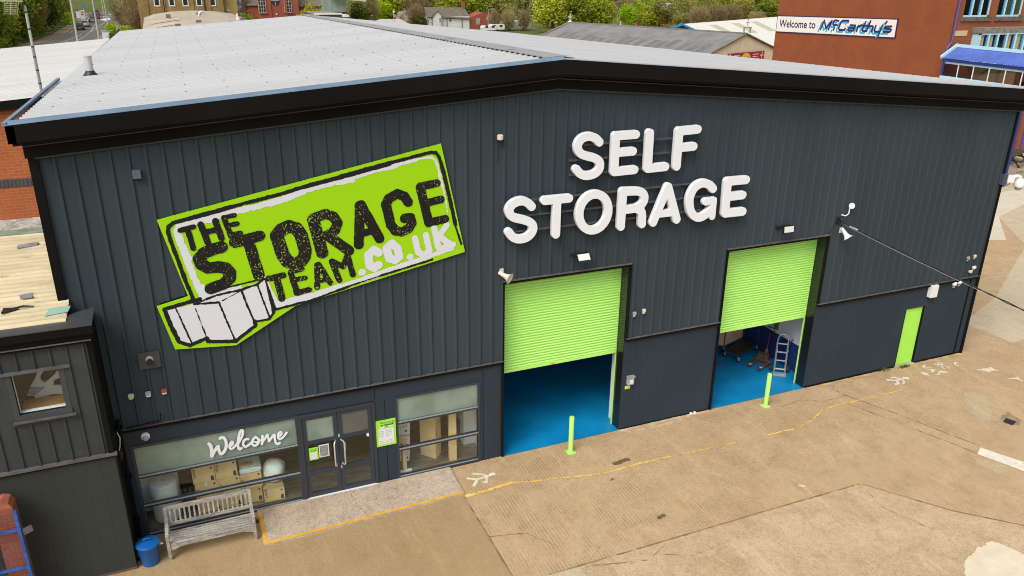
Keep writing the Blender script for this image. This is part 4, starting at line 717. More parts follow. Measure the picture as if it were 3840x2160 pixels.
for x, z, mat, lab in ((10.94, 3.66, GREYP, 'grey siren box left of the cream sensor between the shutters'), (11.24, 3.70, CREAMP, 'cream sensor right of the grey siren between the shutters')):
    t = thing('alarm_unit', lab, 'alarm unit', (x, -.05, z), 'alarm units between the shutters')
    MB().prism([(x - .055, -.07, z + .06), (x + .045, -.07, z + .06), (x + .055, -.07, z), (x + .02, -.07, z - .06), (x - .04, -.07, z - .06)], (0, -.06, 0)).build('cover', mat, t, bevel=.012)
    MB().box(x - .03, -.10, z - .085, x + .03, -.07, z - .061).build('lens', WHITEP, t)
for x, z, w, mat, lab in ((23.71, 3.65, .11, GREYP, 'grey siren box at the right wall end above the white ones'), (24.01, 3.68, .10, CREAMP, 'cream sensor topmost at the right wall end'), (24.10, 3.27, .15, WHITEP, 'white wedge shaped alarm box under the cream sensor at right end'), (23.97, 3.14, .14, CREAMP, 'stacked cream detector with dark lens just above the right trim')):
    t = thing('alarm_unit', lab, 'alarm unit', (x, -.05, z), 'alarm units at the right wall end')
    MB().prism([(x - w / 2, -.07, z + .05), (x + w / 2, -.07, z + .06), (x + w / 2, -.07, z - .02), (x + .02, -.07, z - .06), (x - w / 2, -.07, z - .02)], (0, -.07, 0)).build('cover', mat, t, bevel=.015)
    MB().box(x - .035, -.11, z - .095, x + .035, -.07, z - .065).build('lens', BLACKP if x == 23.97 else GREYP, t)
for x, z, lab in ((23.43, 2.76, 'left one of two white round sirens under the right trim'), (23.66, 2.79, 'right one of two white round sirens under the right trim')):
    t = thing('siren', lab, 'siren', (x, 0, z), 'white sirens under the right trim')
    MB().lathe([(.08, 0), (.09, .03), (.07, .08), (.02, .11)], (x, 0, z), 16, rotX(R(90))).build('cover', WHITEP, t, smooth=True); MB().box(x - .03, -.05, z - .14, x + .03, 0, z - .09).build('lens', GREYP, t)
small('meter_box', 'white box on the dark wall panel above the green door', 'box', (22.4, 0, 2.6), [('case', MB().box(22.27, -.16, 2.46, 22.55, 0, 2.88), WHITEP, False), ('lid', MB().box(22.285, -.168, 2.475, 22.535, -.161, 2.865), WHITEP, False)])
small('keypad', 'grey access keypad box on the panel beside the left shutter', 'keypad', (11.0, 0, 1.48), [('case', MB().prism([(10.90, 0, 1.46), (11.10, 0, 1.46), (11.10, 0, 1.70), (10.90, 0, 1.70)], (0, -.09, 0)), GREYP, False), ('hood', MB().box(10.88, -.13, 1.702, 11.12, 0, 1.72), ALU, False), ('buttons', MB().box(10.96, -.097, 1.50, 11.06, -.091, 1.62), WHITEP, False)])
small('keypad_notice', 'small yellow green notice directly under the keypad', 'notice', (10.95, 0, 1.37), [('plate', MB().box(10.86, -.008, 1.30, 11.03, 0, 1.40), M_('notice_green', (.62, .70, .12), .6), False)])
pz = thing('pan_tilt_camera', 'white pan tilt camera on an arm at the building right corner', 'camera', (24.6, -.05, 6.2))
MB().box(24.42, -.16, 6.08, 24.62, -.02, 6.42).build('mount_box', M_('ptz_mount', (.05, .075, .11), .5), pz); MB().bar((24.62, -.12, 6.27), (24.82, -.2, 6.27), .16, .22).tube([(24.8, -.2, 6.33), (24.93, -.25, 6.36), (25.03, -.3, 6.32)], [.07, .055, .05], 10).build('arm', WHITEP, pz, smooth=True)
MB().lathe([(.02, .20), (.10, .17), (.155, .05), (.16, -.06), (.15, -.09)], (25.03, -.3, 6.10), 20).build('housing', WHITEP, pz, smooth=True); MB().lathe([(.12, -.091), (.11, -.15), (.06, -.20), (.01, -.215)], (25.03, -.3, 6.10), 16).build('dome', GREYP, pz, smooth=True)
MB().tube([(24.6, -.1, 6.1), (24.68, -.12, 6.03), (24.78, -.15, 6.1)], .012, 5).build('cable', BLACKP, pz)
dp = thing('downpipe', 'thin black downpipe in the corner left of the shop window', 'downpipe', (-1.9, -.08, 0))
MB().tube([(-1.93, -.10, 3.2), (-1.93, -.10, .1), (-1.93, -.16, .03)], .035, 8).build('pipe', BLACKM, dp, smooth=True)
for z in (2.98, 1.7, .55): MB().box(-1.99, -.15, z, -1.87, 0, z + .05).build('clip', BLACKM, dp)
lb = small('wall_conduit', 'bent dark conduit along the bottom edge of the ribbed cladding', 'conduit', (-1.5, -.1, 2.95), [('conduit', MB().tube([(-1.80, -.11, 2.96), (-1.1, -.11, 3.01), (-1.08, -.11, 3.18)], .014, 6), BLACKM, True)])
small('hanging_wire', 'loose white wire and rusty plate in the corner by the extension', 'wire', (-1.98, -.4, 2.6), [('wire', MB().tube([(-1.97, -.25, 2.98), (-1.93, -.28, 2.86), (-1.96, -.3, 2.66), (-1.99, -.3, 2.55)], .010, 5), WHITEP, True), ('rusty_plate', MB().box(-1.985, -.42, 2.38, -1.94, -.20, 2.56), M_('rust', (.055, .028, .018), .9, var=.4, vs=6), False)])
# opening hours board by the door
ps = thing('notice_board', 'lime green opening hours board on the wall right of the entrance door', 'notice board', (3.94, 0, 1.48))
MB().box(3.68, -.02, 1.11, 4.205, 0, 1.85).build('board', M_('poster_green', (.36, .75, .06), .4), ps)
MB().box(3.745, -.024, 1.165, 4.135, -.0205, 1.335).box(3.745, -.024, 1.341, 4.135, -.0205, 1.60).build('paper', PAPER, ps)
text_mesh('heading', INK, FACE_S(-.0215), 'Welcome To', 3.78, 1.755, .072, ps, shear=.25)
strokes_mesh('logo_back', LETTER, FACE_S(-.0215), [(.05, [(3.80, 1.645), (3.88, 1.665)]), (.035, [(3.84, 1.64), (4.10, 1.665)])], res=.005, parent=ps)
text_mesh('logo_text', INK, FACE_S(-.0225), 'STORAGE', 3.81, 1.665, .075, ps, bold=.003, rot=R(5)); text_mesh('logo_text', INK, FACE_S(-.0225), 'TEAM', 3.90, 1.63, .038, ps, bold=.001, rot=R(5))
for z, a, b in ((1.545, 'Monday', '9am - 5pm'), (1.50, 'to Friday', '9am - 5pm'), (1.45, 'Saturday', '9am - 1pm'), (1.40, 'Sunday', 'Closed'), (1.265, 'Access', '6am - 10pm'), (1.215, 'Every day', '6am - 10pm')):
    text_mesh('hours_text', INK, FACE_S(-.0255), a, 3.76, z - .012, .034, ps); text_mesh('hours_text', INK, FACE_S(-.0255), b, 3.93, z - .012, .034, ps)
dpst = thing('door_poster', 'small lime poster with white panel stuck inside the left door glass', 'poster', (2.1, 0, 1.3))
MB().box(2.015, -.006, 1.12, 2.235, -.001, 1.47).build('sheet', bpy.data.materials['poster_green'], dpst); MB().box(2.045, -.010, 1.15, 2.205, -.0065, 1.33).build('paper', PAPER, dpst)
text_mesh('heading', INK, FACE_S(-.0075), 'Welcome To', 2.04, 1.42, .03, dpst, shear=.2); text_mesh('logo_text', INK, FACE_S(-.0075), 'STORAGE', 2.05, 1.365, .032, dpst, bold=.002)
for z in (1.29, 1.25, 1.21, 1.175): MB().box(2.06, -.0118, z, 2.10, -.0108, z + .008).box(2.12, -.0118, z, 2.15, -.0108, z + .008).box(2.165, -.0118, z, 2.195, -.0108, z + .008).build('print_line', GREYP, dpst)
dn = thing('door_notice', 'grey printed notice in a white taped frame on the left door glass', 'notice', (2.38, 0, 1.3))
MB().box(2.255, -.006, 1.15, 2.50, -.001, 1.50).build('frame', PAPER, dn); MB().box(2.28, -.009, 1.175, 2.475, -.0065, 1.475).build('sheet', M_('notice_grey', (.22, .23, .26), .5, var=.3, vs=6), dn)
for z in (1.43, 1.38, 1.33, 1.28): MB().box(2.31, -.0112, z, 2.445, -.0092, z + .012).build('print_line', GREYP, dn)
# ------------------------------------------------------------------ bollards, bench, bin
bl = thing('bollard', 'lime green steel bollard standing before the left shutter', 'bollard', (8.93, -.52, 0), 'lime bollards before the shutters')
MB().lathe([(.068, .012), (.068, 1.10), (.062, 1.112), (0.0, 1.115)], (8.93, -.52, 0), 20).build('post', SHUT_PALE, bl, smooth=True); MB().box(8.81, -.64, 0.002, 9.05, -.40, .014).build('base_plate', SHUT_PALE, bl)
mb = MB()
for sx in (-.09, .09):
    for sy in (-.09, .09): mb.lathe([(.013, .014), (.013, .03)], (8.93 + sx, -.52 + sy, 0), 6)
mb.build('bolt', ALU, bl)
b2 = copy_tree(bl); b2.location = (15.63, -.49, 0); b2['label'] = 'lime green steel bollard standing before the right shutter'
BN = thing('bench', 'weathered grey wooden garden bench under the welcome window', 'bench', (-.4, -.8, 0))
x0, x1 = -1.31, .52; yb, yf = -.42, -1.06
def legcurve(x):   # rear upright raked back
    return [(x, yb - .04, .0), (x, yb - .06, .42), (x, yb + .0, .70), (x, yb + .07, .93)]
for x in (x0, x1):
    mb = MB(); pts = legcurve(x)
    for a, b in zip(pts[:-1], pts[1:]): mb.bar(a, b, .062, .07, up=(1, 0, 0))
    mb.build('rear_leg', BENCHW, BN)
    MB().bar((x, yf, 0), (x, yf, .64), .062, .065, up=(1, 0, 0)).build('front_leg', BENCHW, BN)
    mb = MB(); aw = [(x, yf - .03, .64), (x, -.85, .665), (x, -.62, .66), (x, yb - .02, .645)]
    for a, b in zip(aw[:-1], aw[1:]): mb.bar(a, b, .07, .035, up=(0, 0, 1))
    mb.build('armrest', BENCHW, BN)
    MB().bar((x, yf, .33), (x, yb - .06, .33), .04, .07).build('side_rail', BENCHW, BN)
MB().bar((x0, yb + .065, .88), (x1, yb + .065, .88), .035, .11).build('top_rail', BENCHW, BN); MB().bar((x0, yb - .03, .52), (x1, yb - .03, .52), .035, .075).build('lower_rail', BENCHW, BN)
for i in range(17):
    x = x0 + .09 + i * (x1 - x0 - .18) / 16
    MB().bar((x, yb - .02, .55), (x, yb + .06, .84), .036, .018, up=(0, 1, 0)).build('back_slat', BENCHW, BN)
for i in range(6):
    y = yf + .03 + i * .097; MB().bar((x0 + .03, y, .415 - .012 * i), (x1 - .03, y, .415 - .012 * i), .062, .024).build('seat_slat', BENCHW, BN)
ap = [(x0 + .03, .39), (x1 - .03, .39), (x1 - .03, .245), (x1 - .10, .25), (x1 - .26, .315), (x0 + .26, .315), (x0 + .10, .25), (x0 + .03, .245)]
MB().prism([(x, yf - .012, z) for x, z in ap], (0, .025, 0)).build('apron', BENCHW, BN)
BI = thing('bin', 'round blue plastic dustbin with lid beside the bench', 'bin', (-1.72, -.98, 0))
MB().lathe([(.17, .0), (.18, .03), (.225, .50), (.235, .51)], (-1.72, -.98, .002), 28).build('body', BINB, BI, smooth=True)
MB().lathe([(.245, .505), (.25, .53), (.238, .55), (.16, .575), (.05, .59), (0, .592)], (-1.72, -.98, .002), 28).build('lid', BINB, BI, smooth=True)
MB().tube([(-1.80, -.98, .59), (-1.79, -.98, .635), (-1.72, -.98, .65), (-1.65, -.98, .635), (-1.64, -.98, .59)], .014, 7).build('lid_handle', BINB, BI, smooth=True)
for s in (-1, 1): MB().tube([(-1.72 + s * .24, -1.02, .46), (-1.72 + s * .30, -.98, .43), (-1.72 + s * .24, -.94, .46)], .012, 6).build('side_handle', WHITEP if s > 0 else BLACKP, BI, smooth=True)
st = thing('stone', 'two white stones lying against the wall between the shutters', 'stones', (13.26, -.06, 0))
for x in (13.2, 13.33): MB().lathe([(.03, 0), (.055, .02), (.045, .06), (.01, .075)], (x, -.07, .004), 8).build('pebble', WPAINT, st)
def weeds(name, lab, x, y, n, r, seed):
    rg = random.Random(seed); mb = MB()
    for i in range(n):
        a = rg.uniform(0, 6.28); q = rg.uniform(0, r); h = rg.uniform(.05, .16); px, pyy = x + q * math.cos(a) * 1.6, y + q * math.sin(a) * .5
        d = rg.uniform(0, 6.28); mb.poly([(px, pyy, .0), (px + .02 * math.cos(d), pyy + .02 * math.sin(d), 0), (px + .08 * math.cos(d + 1), pyy + .08 * math.sin(d + 1), h)])
    o = mb.build(name, WEED, None); return tag(o, lab, 'weeds')
WEED = foliage_mat('weed_leaf', (.05, .07, .015), (.12, .15, .03))
weeds('weed_tuft', 'green weed tuft at the wall left of the green door', 20.9, -.07, 60, .2, 1)
weeds('weed_tuft', 'dry weed tuft at the step of the green door', 21.75, -.14, 60, .16, 2)
weeds('weed_tuft', 'weeds growing between the bench and the raised pad', .60, -.42, 50, .09, 3)
weeds('weed_tuft', 'bright green weeds behind the blue bin', -1.95, -.80, 40, .08, 4)
# ------------------------------------------------------------------ things behind the shop window
def carton(lab, x0, y0, z0, x1, y1, z1, txt=True, tape=False, arrow=True, logo=True, mat=None, up=True):
    t = thing('carton', lab, 'box', ((x0 + x1) / 2, (y0 + y1) / 2, z0), 'large cartons stacked in the window')
    MB().box(x0, y0, z0, x1, y1, z1).build('body', mat or CARD, t, bevel=.006)
    F = FACE_S(y0 - .002); h = z1 - z0
    if txt: text_mesh('print_text', INK, F, 'LARGE', x0 + .075, z0 + h * (.38 if up else .05), .085, t, bold=.001, rot=R(90))
    if arrow: strokes_mesh('arrow_mark', M_('ink_blue', (.03, .045, .06), .7) if 'ink_blue' not in bpy.data.materials else bpy.data.materials['ink_blue'], F, [], [[(x1 - .10, z0 + .03), (x1 - .03, z0 + .03), (x1 - .03, z0 + .12), (x1 - .015, z0 + .12), (x1 - .065, z0 + .17), (x1 - .115, z0 + .12), (x1 - .10, z0 + .12)]], res=.008, parent=t)
    if logo: MB().lathe([(.026, 0), (.026, .002)], (x1 - .07, y0 - .0, z1 - .07), 12, rotX(R(90))).build('round_mark', INK, t)
    if tape: MB().box((x0 + x1) / 2 - .03, y0 - .003, z1 - .10, (x0 + x1) / 2 + .03, y0 - .001, z1 - .0).build('tape', PAPER, t)
w = .505; ya, yb_ = .36, .86
carton('large carton at the top left of the stack in the welcome window', -.665, ya, .89, -.165, yb_, 1.33)
carton('large carton at the top middle of the stack beside the white pack', -.155, ya, .895, .345, yb_, 1.35)
carton('taped carton in the left column under the top left carton', -.64, ya, .46, -.135, yb_, .886, tape=True, up=False, arrow=False)
carton('carton in the middle column second from the top', -.13, ya, .465, .375, yb_, .89, up=False, arrow=False)
carton('carton directly under the white foam pack', .385, ya, .46, .885, yb_, .886, up=False, arrow=False)
carton('taped carton at the bottom left behind the bench', -.63, ya, .04, -.125, yb_, .455, tape=True, txt=False)
carton('carton at the bottom middle behind the bench slats', -.12, ya, .04, .38, yb_, .46, txt=False)
carton('carton at the bottom under the white pack column', .39, ya, .04, .86, yb_, .455, txt=False)
carton('large carton bottom right of the stack under the wrap bundle', .88, .22, .04, 1.37, .72, .40)
wp = thing('foam_pack', 'white wrapped foam pack on top of the carton stack', 'pack', (.62, .6, .9))
MB().prism([(.39, .34, .89), (.90, .34, .89), (.90, .84, .95), (.39, .84, .95)], (0, 0, .13)).build('pack', WRAP, wp, bevel=.03, smooth=True)
tp = thing('tape_rolls', 'two brown tape rolls lying on the white foam pack', 'tape rolls', (.6, .6, 1.05))
for x in (.52, .63): MB().tube([(x + .05 * math.cos(a), .52 + .05 * math.sin(a), 1.07) for a in [i * .524 for i in range(13)]], .028, 6).build('roll', CARD_D, tp, smooth=True)
def blob(seed, c, r, n=18, amp=.12):
    rg = random.Random(seed); ph = [(rg.uniform(0, 6.28), rg.uniform(2, 4), rg.uniform(.3, 1)) for _ in range(5)]; mb = MB(); rows = 12
    for i in range(rows + 1):
        th = math.pi * i / rows
        for j in range(n):
            a = 2 * math.pi * j / n; k = 1 + amp * sum(w_ * math.sin(f * a + p + th * 2) for p, f, w_ in ph) / 2
            mb.v.append((c[0] + r[0] * k * math.sin(th) * math.cos(a), c[1] + r[1] * k * math.sin(th) * math.sin(a), c[2] + r[2] * math.cos(th)))
    for i in range(rows):
        for j in range(n): mb.f.append((i * n + j, i * n + (j + 1) % n, (i + 1) * n + (j + 1) % n, (i + 1) * n + j))
    return mb
tag(blob(4, (1.20, .55, .72), (.30, .26, .32)).build('wrap_bundle', WRAP, smooth=True), 'pale green round bubble wrap bundle on the bottom right carton', 'wrap bundle')
for z0, z1, lab in ((.04, .62, 'lower bubble wrap roll standing in the left window corner'), (.63, 1.06, 'upper bubble wrap roll stacked in the left window corner')):
    t = thing('wrap_roll', lab, 'wrap roll', (-1.30, .55, z0), 'bubble wrap rolls in the window corner')
    MB().lathe([(.27, 0), (.30, .03), (.31, (z1 - z0) / 2), (.30, z1 - z0 - .03), (.25, z1 - z0), (.04, z1 - z0 + .005)], (-1.32, .56, z0), 28).build('roll', WRAP, t, smooth=True)
    MB().lathe([(.035, z1 - z0 + .006), (.035, z1 - z0 + .02)], (-1.32, .56, z0), 12).build('core', CARD_D, t)
t = thing('tall_carton', 'tall open cardboard carton standing in the right shop window', 'box', (5.3, .8, .04))
MB().prism([(5.37, .47, .04), (5.05, .85, .04), (5.30, 1.12, .04), (5.60, .70, .04)], (0, 0, 1.30)).build('body', CARD, t, bevel=.008)
MB().poly([(5.37, .47, 1.342), (5.05, .85, 1.342), (5.0, .8, 1.52), (5.36, .40, 1.46)]).poly([(5.37, .47, 1.342), (5.60, .70, 1.342), (5.66, .66, 1.50), (5.40, .42, 1.46)]).build('flap', CARD, t)
text_mesh('print_text', INK, Matrix.Translation((5.40, .487, 0)) @ Matrix.Rotation(R(45), 4, 'Z') @ FACE_S(-.004), 'HANDLE', .06, 1.08, .06, t); MB().bar((5.40, .492, .72), (5.40, .492, .98), .012, .004).build('print_line', INK, t)
t = thing('slim_carton', 'narrow upright carton leaning beside the tall carton', 'box', (5.78, .24, .04))
MB().prism([(5.68, .24, .04), (5.88, .22, .04), (5.90, .38, .04), (5.70, .40, .04)], (.02, .06, 1.5)).build('body', CARD, t, bevel=.006); MB().box(5.68, .268, .78, 5.89, .272, .83).build('tape', CARD_D, t)
t = thing('open_carton', 'brown carton with an open flap at the left edge of the right window', 'box', (4.2, .5, .04))
MB().prism([(4.30, .25, .04), (4.12, .30, .04), (4.10, .60, .04), (4.38, .55, .04)], (0, 0, .95)).build('body', CARD_D, t); MB().poly([(4.38, .55, .99), (4.30, .25, .99), (4.50, .22, .80), (4.56, .5, .82)]).build('flap', CARD, t); MB().box(4.40, .24, .04, 4.50, .40, .80).build('side', CARD, t)
for k, z in enumerate((.10, .50, .92)):
    t = thing('archive_box', 'white archive box, %s of the leaning stack in the right window' % ('lowest', 'middle one', 'topmost')[k], 'box', (4.55, .7, z), 'white archive boxes in the right window')
    MB().prism([(4.36, .64, z), (4.66 + .02 * k, .56, z), (4.72, .80, z), (4.42, .88, z)], (.02, .0, .38)).build('body', PAPER, t, bevel=.006)
    MM = Matrix.Translation((4.36 + .01, .634, 0)) @ Matrix.Rotation(R(-15), 4, 'Z') @ FACE_S(0)
    text_mesh('print_text', INK, MM, 'FILE AWAY', .02, z + .22, .052, t, rot=R(8)); MB().lathe([(.03, 0), (.03, .003)], (4.60, .572, z + .12), 12, rotX(R(90))).build('round_mark', INK, t)
tag(MB().box(4.27, .16, .04, 4.62, .24, .11).build('white_tube', PAPER, bevel=.012), 'white folded paper block on the floor at the right window', 'paper block')

# ------------------------------------------------------------------ things in the right bay
def castor(mb, x, y, r=.07):
    mb.lathe([(r, -.018), (r, .018)], (x, y, r + .012), 14, rotX(R(90)))
def platform_trolley(lab, P, box=False):
    """P = four deck corners (front-left, front-right, back-right, back-left)"""
    P = [Vector(p) for p in P]; c = sum(P, Vector()) / 4
    t = thing('platform_trolley', lab, 'trolley', (c.x, c.y, 0), 'platform trolleys in the right bay')
    zd = .24
    q = [p.lerp(c, .035) for p in P]
    MB().prism([(p.x, p.y, zd + .022) for p in q], (0, 0, .012)).build('deck', M_('deck_ply', (.045, .035, .028), .6, var=.2) if 'deck_ply' not in bpy.data.materials else bpy.data.materials['deck_ply'], t)
    mb = MB()
    for a, b in zip(P, P[1:] + P[:1]): mb.bar((a.x, a.y, zd), (b.x, b.y, zd), .045, .05)
    mb.build('frame', TROL, t)
    mb = MB(); a, b = P[2], P[3]
    pts = [(a.x, a.y, zd), (a.x, a.y, .95), (a.lerp(b, .12).x, a.lerp(b, .12).y, 1.05), (b.lerp(a, .12).x, b.lerp(a, .12).y, 1.05), (b.x, b.y, .95), (b.x, b.y, zd)]
    mb.tube(pts, .018, 8)
    for z in (.48, .72): mb.bar((a.x, a.y, z), (b.x, b.y, z), .02)
    mb.build('handle', TROL, t, smooth=True)
    for p in q:
        mb = MB(); castor(mb, p.x, p.y); mb.build('wheel', RUBBER, t); mb = MB(); mb.box(p.x - .03, p.y - .035, .10, p.x + .03, p.y + .035, zd - .02); mb.build('fork', ALU, t)
    return t
TROL = M_('trolley_blue', (.01, .07, .17), .4)
platform_trolley('blue platform trolley with dark deck in the right bay', [(16.50, 2.76, 0), (16.67, 2.20, 0), (17.88, 2.74, 0), (17.75, 3.30, 0)])
tt = platform_trolley('blue box trolley with chipboard sides behind the platform trolley', [(16.25, 3.60, 0), (16.70, 3.05, 0), (17.80, 3.42, 0), (17.4, 4.05, 0)])
mb = MB(); PL = [Vector(p) for p in ((16.27, 3.60, 0), (16.71, 3.07, 0), (17.78, 3.43, 0), (17.4, 4.03, 0))]
for a, b in ((0, 1), (1, 2)): mb.bar((PL[a].x, PL[a].y, .51), (PL[b].x, PL[b].y, .51), .02, .48)
mb.build('side_panel', M_('chipboard', (.62, .42, .26), .8, var=.1, vs=3), tt)
mb = MB()
for p_ in PL[:3]: mb.bar((p_.x, p_.y, .22), (p_.x, p_.y, 1.0), .035)
mb.build('corner_post', TROL, tt)
pj = thing('pallet_truck', 'worn brown hand pallet truck with raised handle in the right bay', 'pallet truck', (17.4, 1.75, 0))
RUSTY = M_('pallet_paint', (.125, .062, .04), .55, var=.3, vs=6); HND = M_('pallet_handle', (.13, .03, .03), .5)
d = Vector((.92, .39, 0)).normalized(); s = Vector((-d.y, d.x, 0)); T0 = Vector((16.80, 1.60, 0))
for k in (-.19, .19):
    a = T0 + s * k; mb = MB(); q = [a - s * .05, a - s * .078 + d * .12, a - s * .078 + d * .68, a + s * .078 + d * .68, a + s * .078 + d * .12, a + s * .05]
    mb.prism([(p.x, p.y, .075) for p in q], (0, 0, .055)); mb.build('fork', RUSTY, pj, bevel=.01)
    MB().box(a.x + .10, a.y - .02, .131, a.x + .19, a.y + .08, .134).build('fork_slot', WPAINT, pj); mb = MB(); castor(mb, (a + d * .12).x, (a + d * .12).y, .035); mb.build('roller', RUBBER, pj)
a = T0 + d * .66; q = [a - s * .275, a + s * .275, a + d * .30 + s * .12, a + d * .34, a + d * .30 - s * .12]
MB().prism([(p.x, p.y, .09) for p in q], (0, 0, .10)).prism([(p.x, p.y, .19) for p in (a - s * .2, a + s * .2, a + d * .28 + s * .1, a + d * .28 - s * .1)], (0, 0, .16)).build('body', RUSTY, pj, bevel=.012)
h0 = a + d * .22; MB().lathe([(.07, .0), (.07, .3), (.04, .36)], (h0.x, h0.y, .16), 12).build('pump', RUSTY, pj, smooth=True); mb = MB(); castor(mb, (h0 + s * .06).x, (h0 + s * .06).y, .085); castor(mb, (h0 - s * .06).x, (h0 - s * .06).y, .085); mb.build('steer_wheel', RUBBER, pj)
h1 = h0 + d * .10; MB().tube([(h0.x, h0.y, .50), (h1.x, h1.y, 1.05)], .022, 8).build('handle', HND, pj, smooth=True)
e = s * .14; mb = MB(); loop = [h1 + Vector((0, 0, 1.05)), h1 + e * .6 + Vector((0, 0, 1.04)), h1 + e + Vector((0, 0, 1.10)), h1 + e * .9 + d * .04 + Vector((0, 0, 1.24)), h1 - e * .9 + d * .04 + Vector((0, 0, 1.24)), h1 - e + Vector((0, 0, 1.10)), h1 - e * .6 + Vector((0, 0, 1.04)), h1 + Vector((0, 0, 1.05))]
mb.tube(loop, .017, 7).build('grip', BLACKP, pj, smooth=True)
hk = thing('hand_truck', 'aluminium sack truck with toe plate and rubber wheels in the right bay', 'hand truck', (17.5, 1.0, 0))
hx = Vector((.80, -.60, 0)).normalized(); hd = Vector((.60, .80, 0)); B0 = Vector((17.50, 1.10, .05)); lean = hd * .20
mb = MB()
for k in (-.17, .17): mb.bar(B0 + hx * k, B0 + hx * k + lean + Vector((0, 0, 1.0)), .035, .045)
for z in (.10, .38, .66, .94): mb.bar(B0 - hx * .17 + lean * z + Vector((0, 0, z)), B0 + hx * .17 + lean * z + Vector((0, 0, z)), .03, .04)
tp_ = B0 + lean + Vector((0, 0, 1.0)); mb.tube([tp_ - hx * .17, tp_ - hx * .16 + Vector((0, 0, .14)), tp_ - hx * .09 + Vector((0, 0, .25)), tp_ + Vector((0, 0, .285)), tp_ + hx * .09 + Vector((0, 0, .25)), tp_ + hx * .16 + Vector((0, 0, .14)), tp_ + hx * .17], .018, 8); mb.build('frame', ALU, hk, smooth=True)
q = [B0 - hx * .22, B0 + hx * .22, B0 + hx * .20 - hd * .27, B0 - hx * .20 - hd * .27]; MB().prism([(p.x, p.y, .02) for p in q], (0, 0, .012)).build('toe_plate', ALU, hk)
for k in (-.26, .26):
    wv = B0 + hx * k + hd * .13; Mw = Matrix.Rotation(math.atan2(hx.y, hx.x), 4, 'Z') @ Matrix.Rotation(R(90), 4, 'Y')
    wh = MB().lathe([(.06, -.04), (.11, -.045), (.125, 0), (.11, .045), (.06, .04)], (wv.x, wv.y, .13), 18, Mw).build('wheel', RUBBER, hk, smooth=True); MB().lathe([(.055, -.042), (.055, .042)], (wv.x, wv.y, .13), 12, Mw).build('rim', GREYP, wh)
mb = MB()
for k in (-.14, .2): mb.tube([B0 + hx * k + lean * .72 + Vector((0, 0, .72)), B0 + hx * k + hd * .36 + Vector((0, 0, .55)), B0 + hx * k + hd * .16 + Vector((0, 0, .10))], .014, 6)
mb.build('rear_loop', ALU, hk, smooth=True)
MB().tube([tp_ + hx * .19 - Vector((0, 0, .1)), tp_ + hx * .32 + hd * .12 + Vector((0, 0, .10))], .018, 7).build('grip', BINB, hk, smooth=True); MB().tube([tp_ - hx * .17, tp_ + Vector((0, 0, .30))], .012, 6).build('strap', BINB, hk)
sw = thing('wall_panel', 'small lime panel on the white wall inside the right bay', 'panel', (17.98, 2.0, 1.3)); MB().box(17.97, 1.95, 1.12, 18.0, 2.15, 1.6).build('plate', M_('panel_green', (.12, .25, .02), .5), sw)

# ------------------------------------------------------------------ left extension
EX = thing('side_building', 'low charcoal clad side building with one upper window at the left', 'building', (-5, 0, 0))
xr = -1.995
mb = MB(); prof = [(-9.0, -1.09)]
xk = -2.17
rb = []
while xk > -9: rb.append(xk); xk -= .2875
for x in reversed(rb): prof += [(x - .03, -1.09), (x - .018, -1.122), (x + .018, -1.122), (x + .03, -1.09)]
prof += [(xr - .10, -1.09)]
for a, b in zip(prof[:-1], prof[1:]):
    xm = (a[0] + b[0]) / 2
    spans = [(3.02, 3.99), (5.10, 5.75)] if -3.64 < xm < -2.44 else [(3.02, 5.75)]
    for z0, z1 in spans: mb.poly([(a[0], a[1], z0), (b[0], b[1], z0), (b[0], b[1], z1), (a[0], a[1], z1)])
mb.build('ribbed_cladding', CLAD_EXT, EX, fix=False)
MB().box(-9, -1.08, 3.0, -3.46, -.9, 5.75).box(-2.66, -1.08, 3.0, xr, -.9, 5.75).box(-3.46, -1.08, 3.0, -2.66, -.9, 4.21).box(-3.46, -1.08, 5.08, -2.66, -.9, 5.75).box(xr - .10, -1.13, 3.02, xr + .003, -1.08, 5.75).build('wall', BLACKM, EX)
MB().box(xr - .12, -.90, 0.02, xr - .002, 0, 5.75).build('side_wall', BLACKM, EX)
mb = MB(); n = 24
for i in range(n):
    a, b = -9 + i * (9 + xr) / n, -9 + (i + 1) * (9 + xr) / n
    mb.poly([(a, -1.085, .06), (a + .006, -1.09, .06), (a + .006, -1.09, 2.97), (a, -1.085, 2.97)]); mb.poly([(a + .006, -1.09, .06), (b, -1.09, .06), (b, -1.09, 2.97), (a + .006, -1.09, 2.97)])
mb.poly([(xr, -1.09, .06), (xr, -.9, .06), (xr, -.9, 2.97), (xr, -1.09, 2.97)]).build('lower_panel', EXT_LOW, EX, fix=False)
MB().box(-9, -1.08, 0, xr - .01, -.95, .058).build('brick_plinth', RED_BRICK_S, EX); MB().box(-9, -1.10, .045, xr + .004, -1.05, .07).build('base_trim', LEDGE, EX)
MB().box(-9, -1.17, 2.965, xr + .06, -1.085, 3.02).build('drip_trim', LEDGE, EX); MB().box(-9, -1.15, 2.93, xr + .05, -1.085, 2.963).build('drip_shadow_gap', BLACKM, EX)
MB().box(-9, -1.2, 5.55, -1.99, -1.08, 5.76).box(-9, -1.27, 5.76, -1.925, -1.10, 5.925).build('fascia', BLACKM, EX)
MB().box(-9, -1.225, 5.60, -1.99, -1.201, 5.62).build('fascia_bead', LEDGE, EX)
MB().prism([(-9, -1.28, 5.926), (-1.92, -1.28, 5.926), (-1.92, -.33, 5.926), (-2.30, -.55, 5.926), (-2.62, -.82, 5.926), (-9, -.95, 5.926)], (0, 0, .02)).build('parapet_cap', TRIM, EX)
mb = MB(); n = 27; y0, z0, y1, z1 = -.98, 5.90, 4.48, 6.42
sl = [(0, 0), (.10, .0), (.26, .06), (.42, .088), (.58, .088), (.74, .06), (.90, .0)]
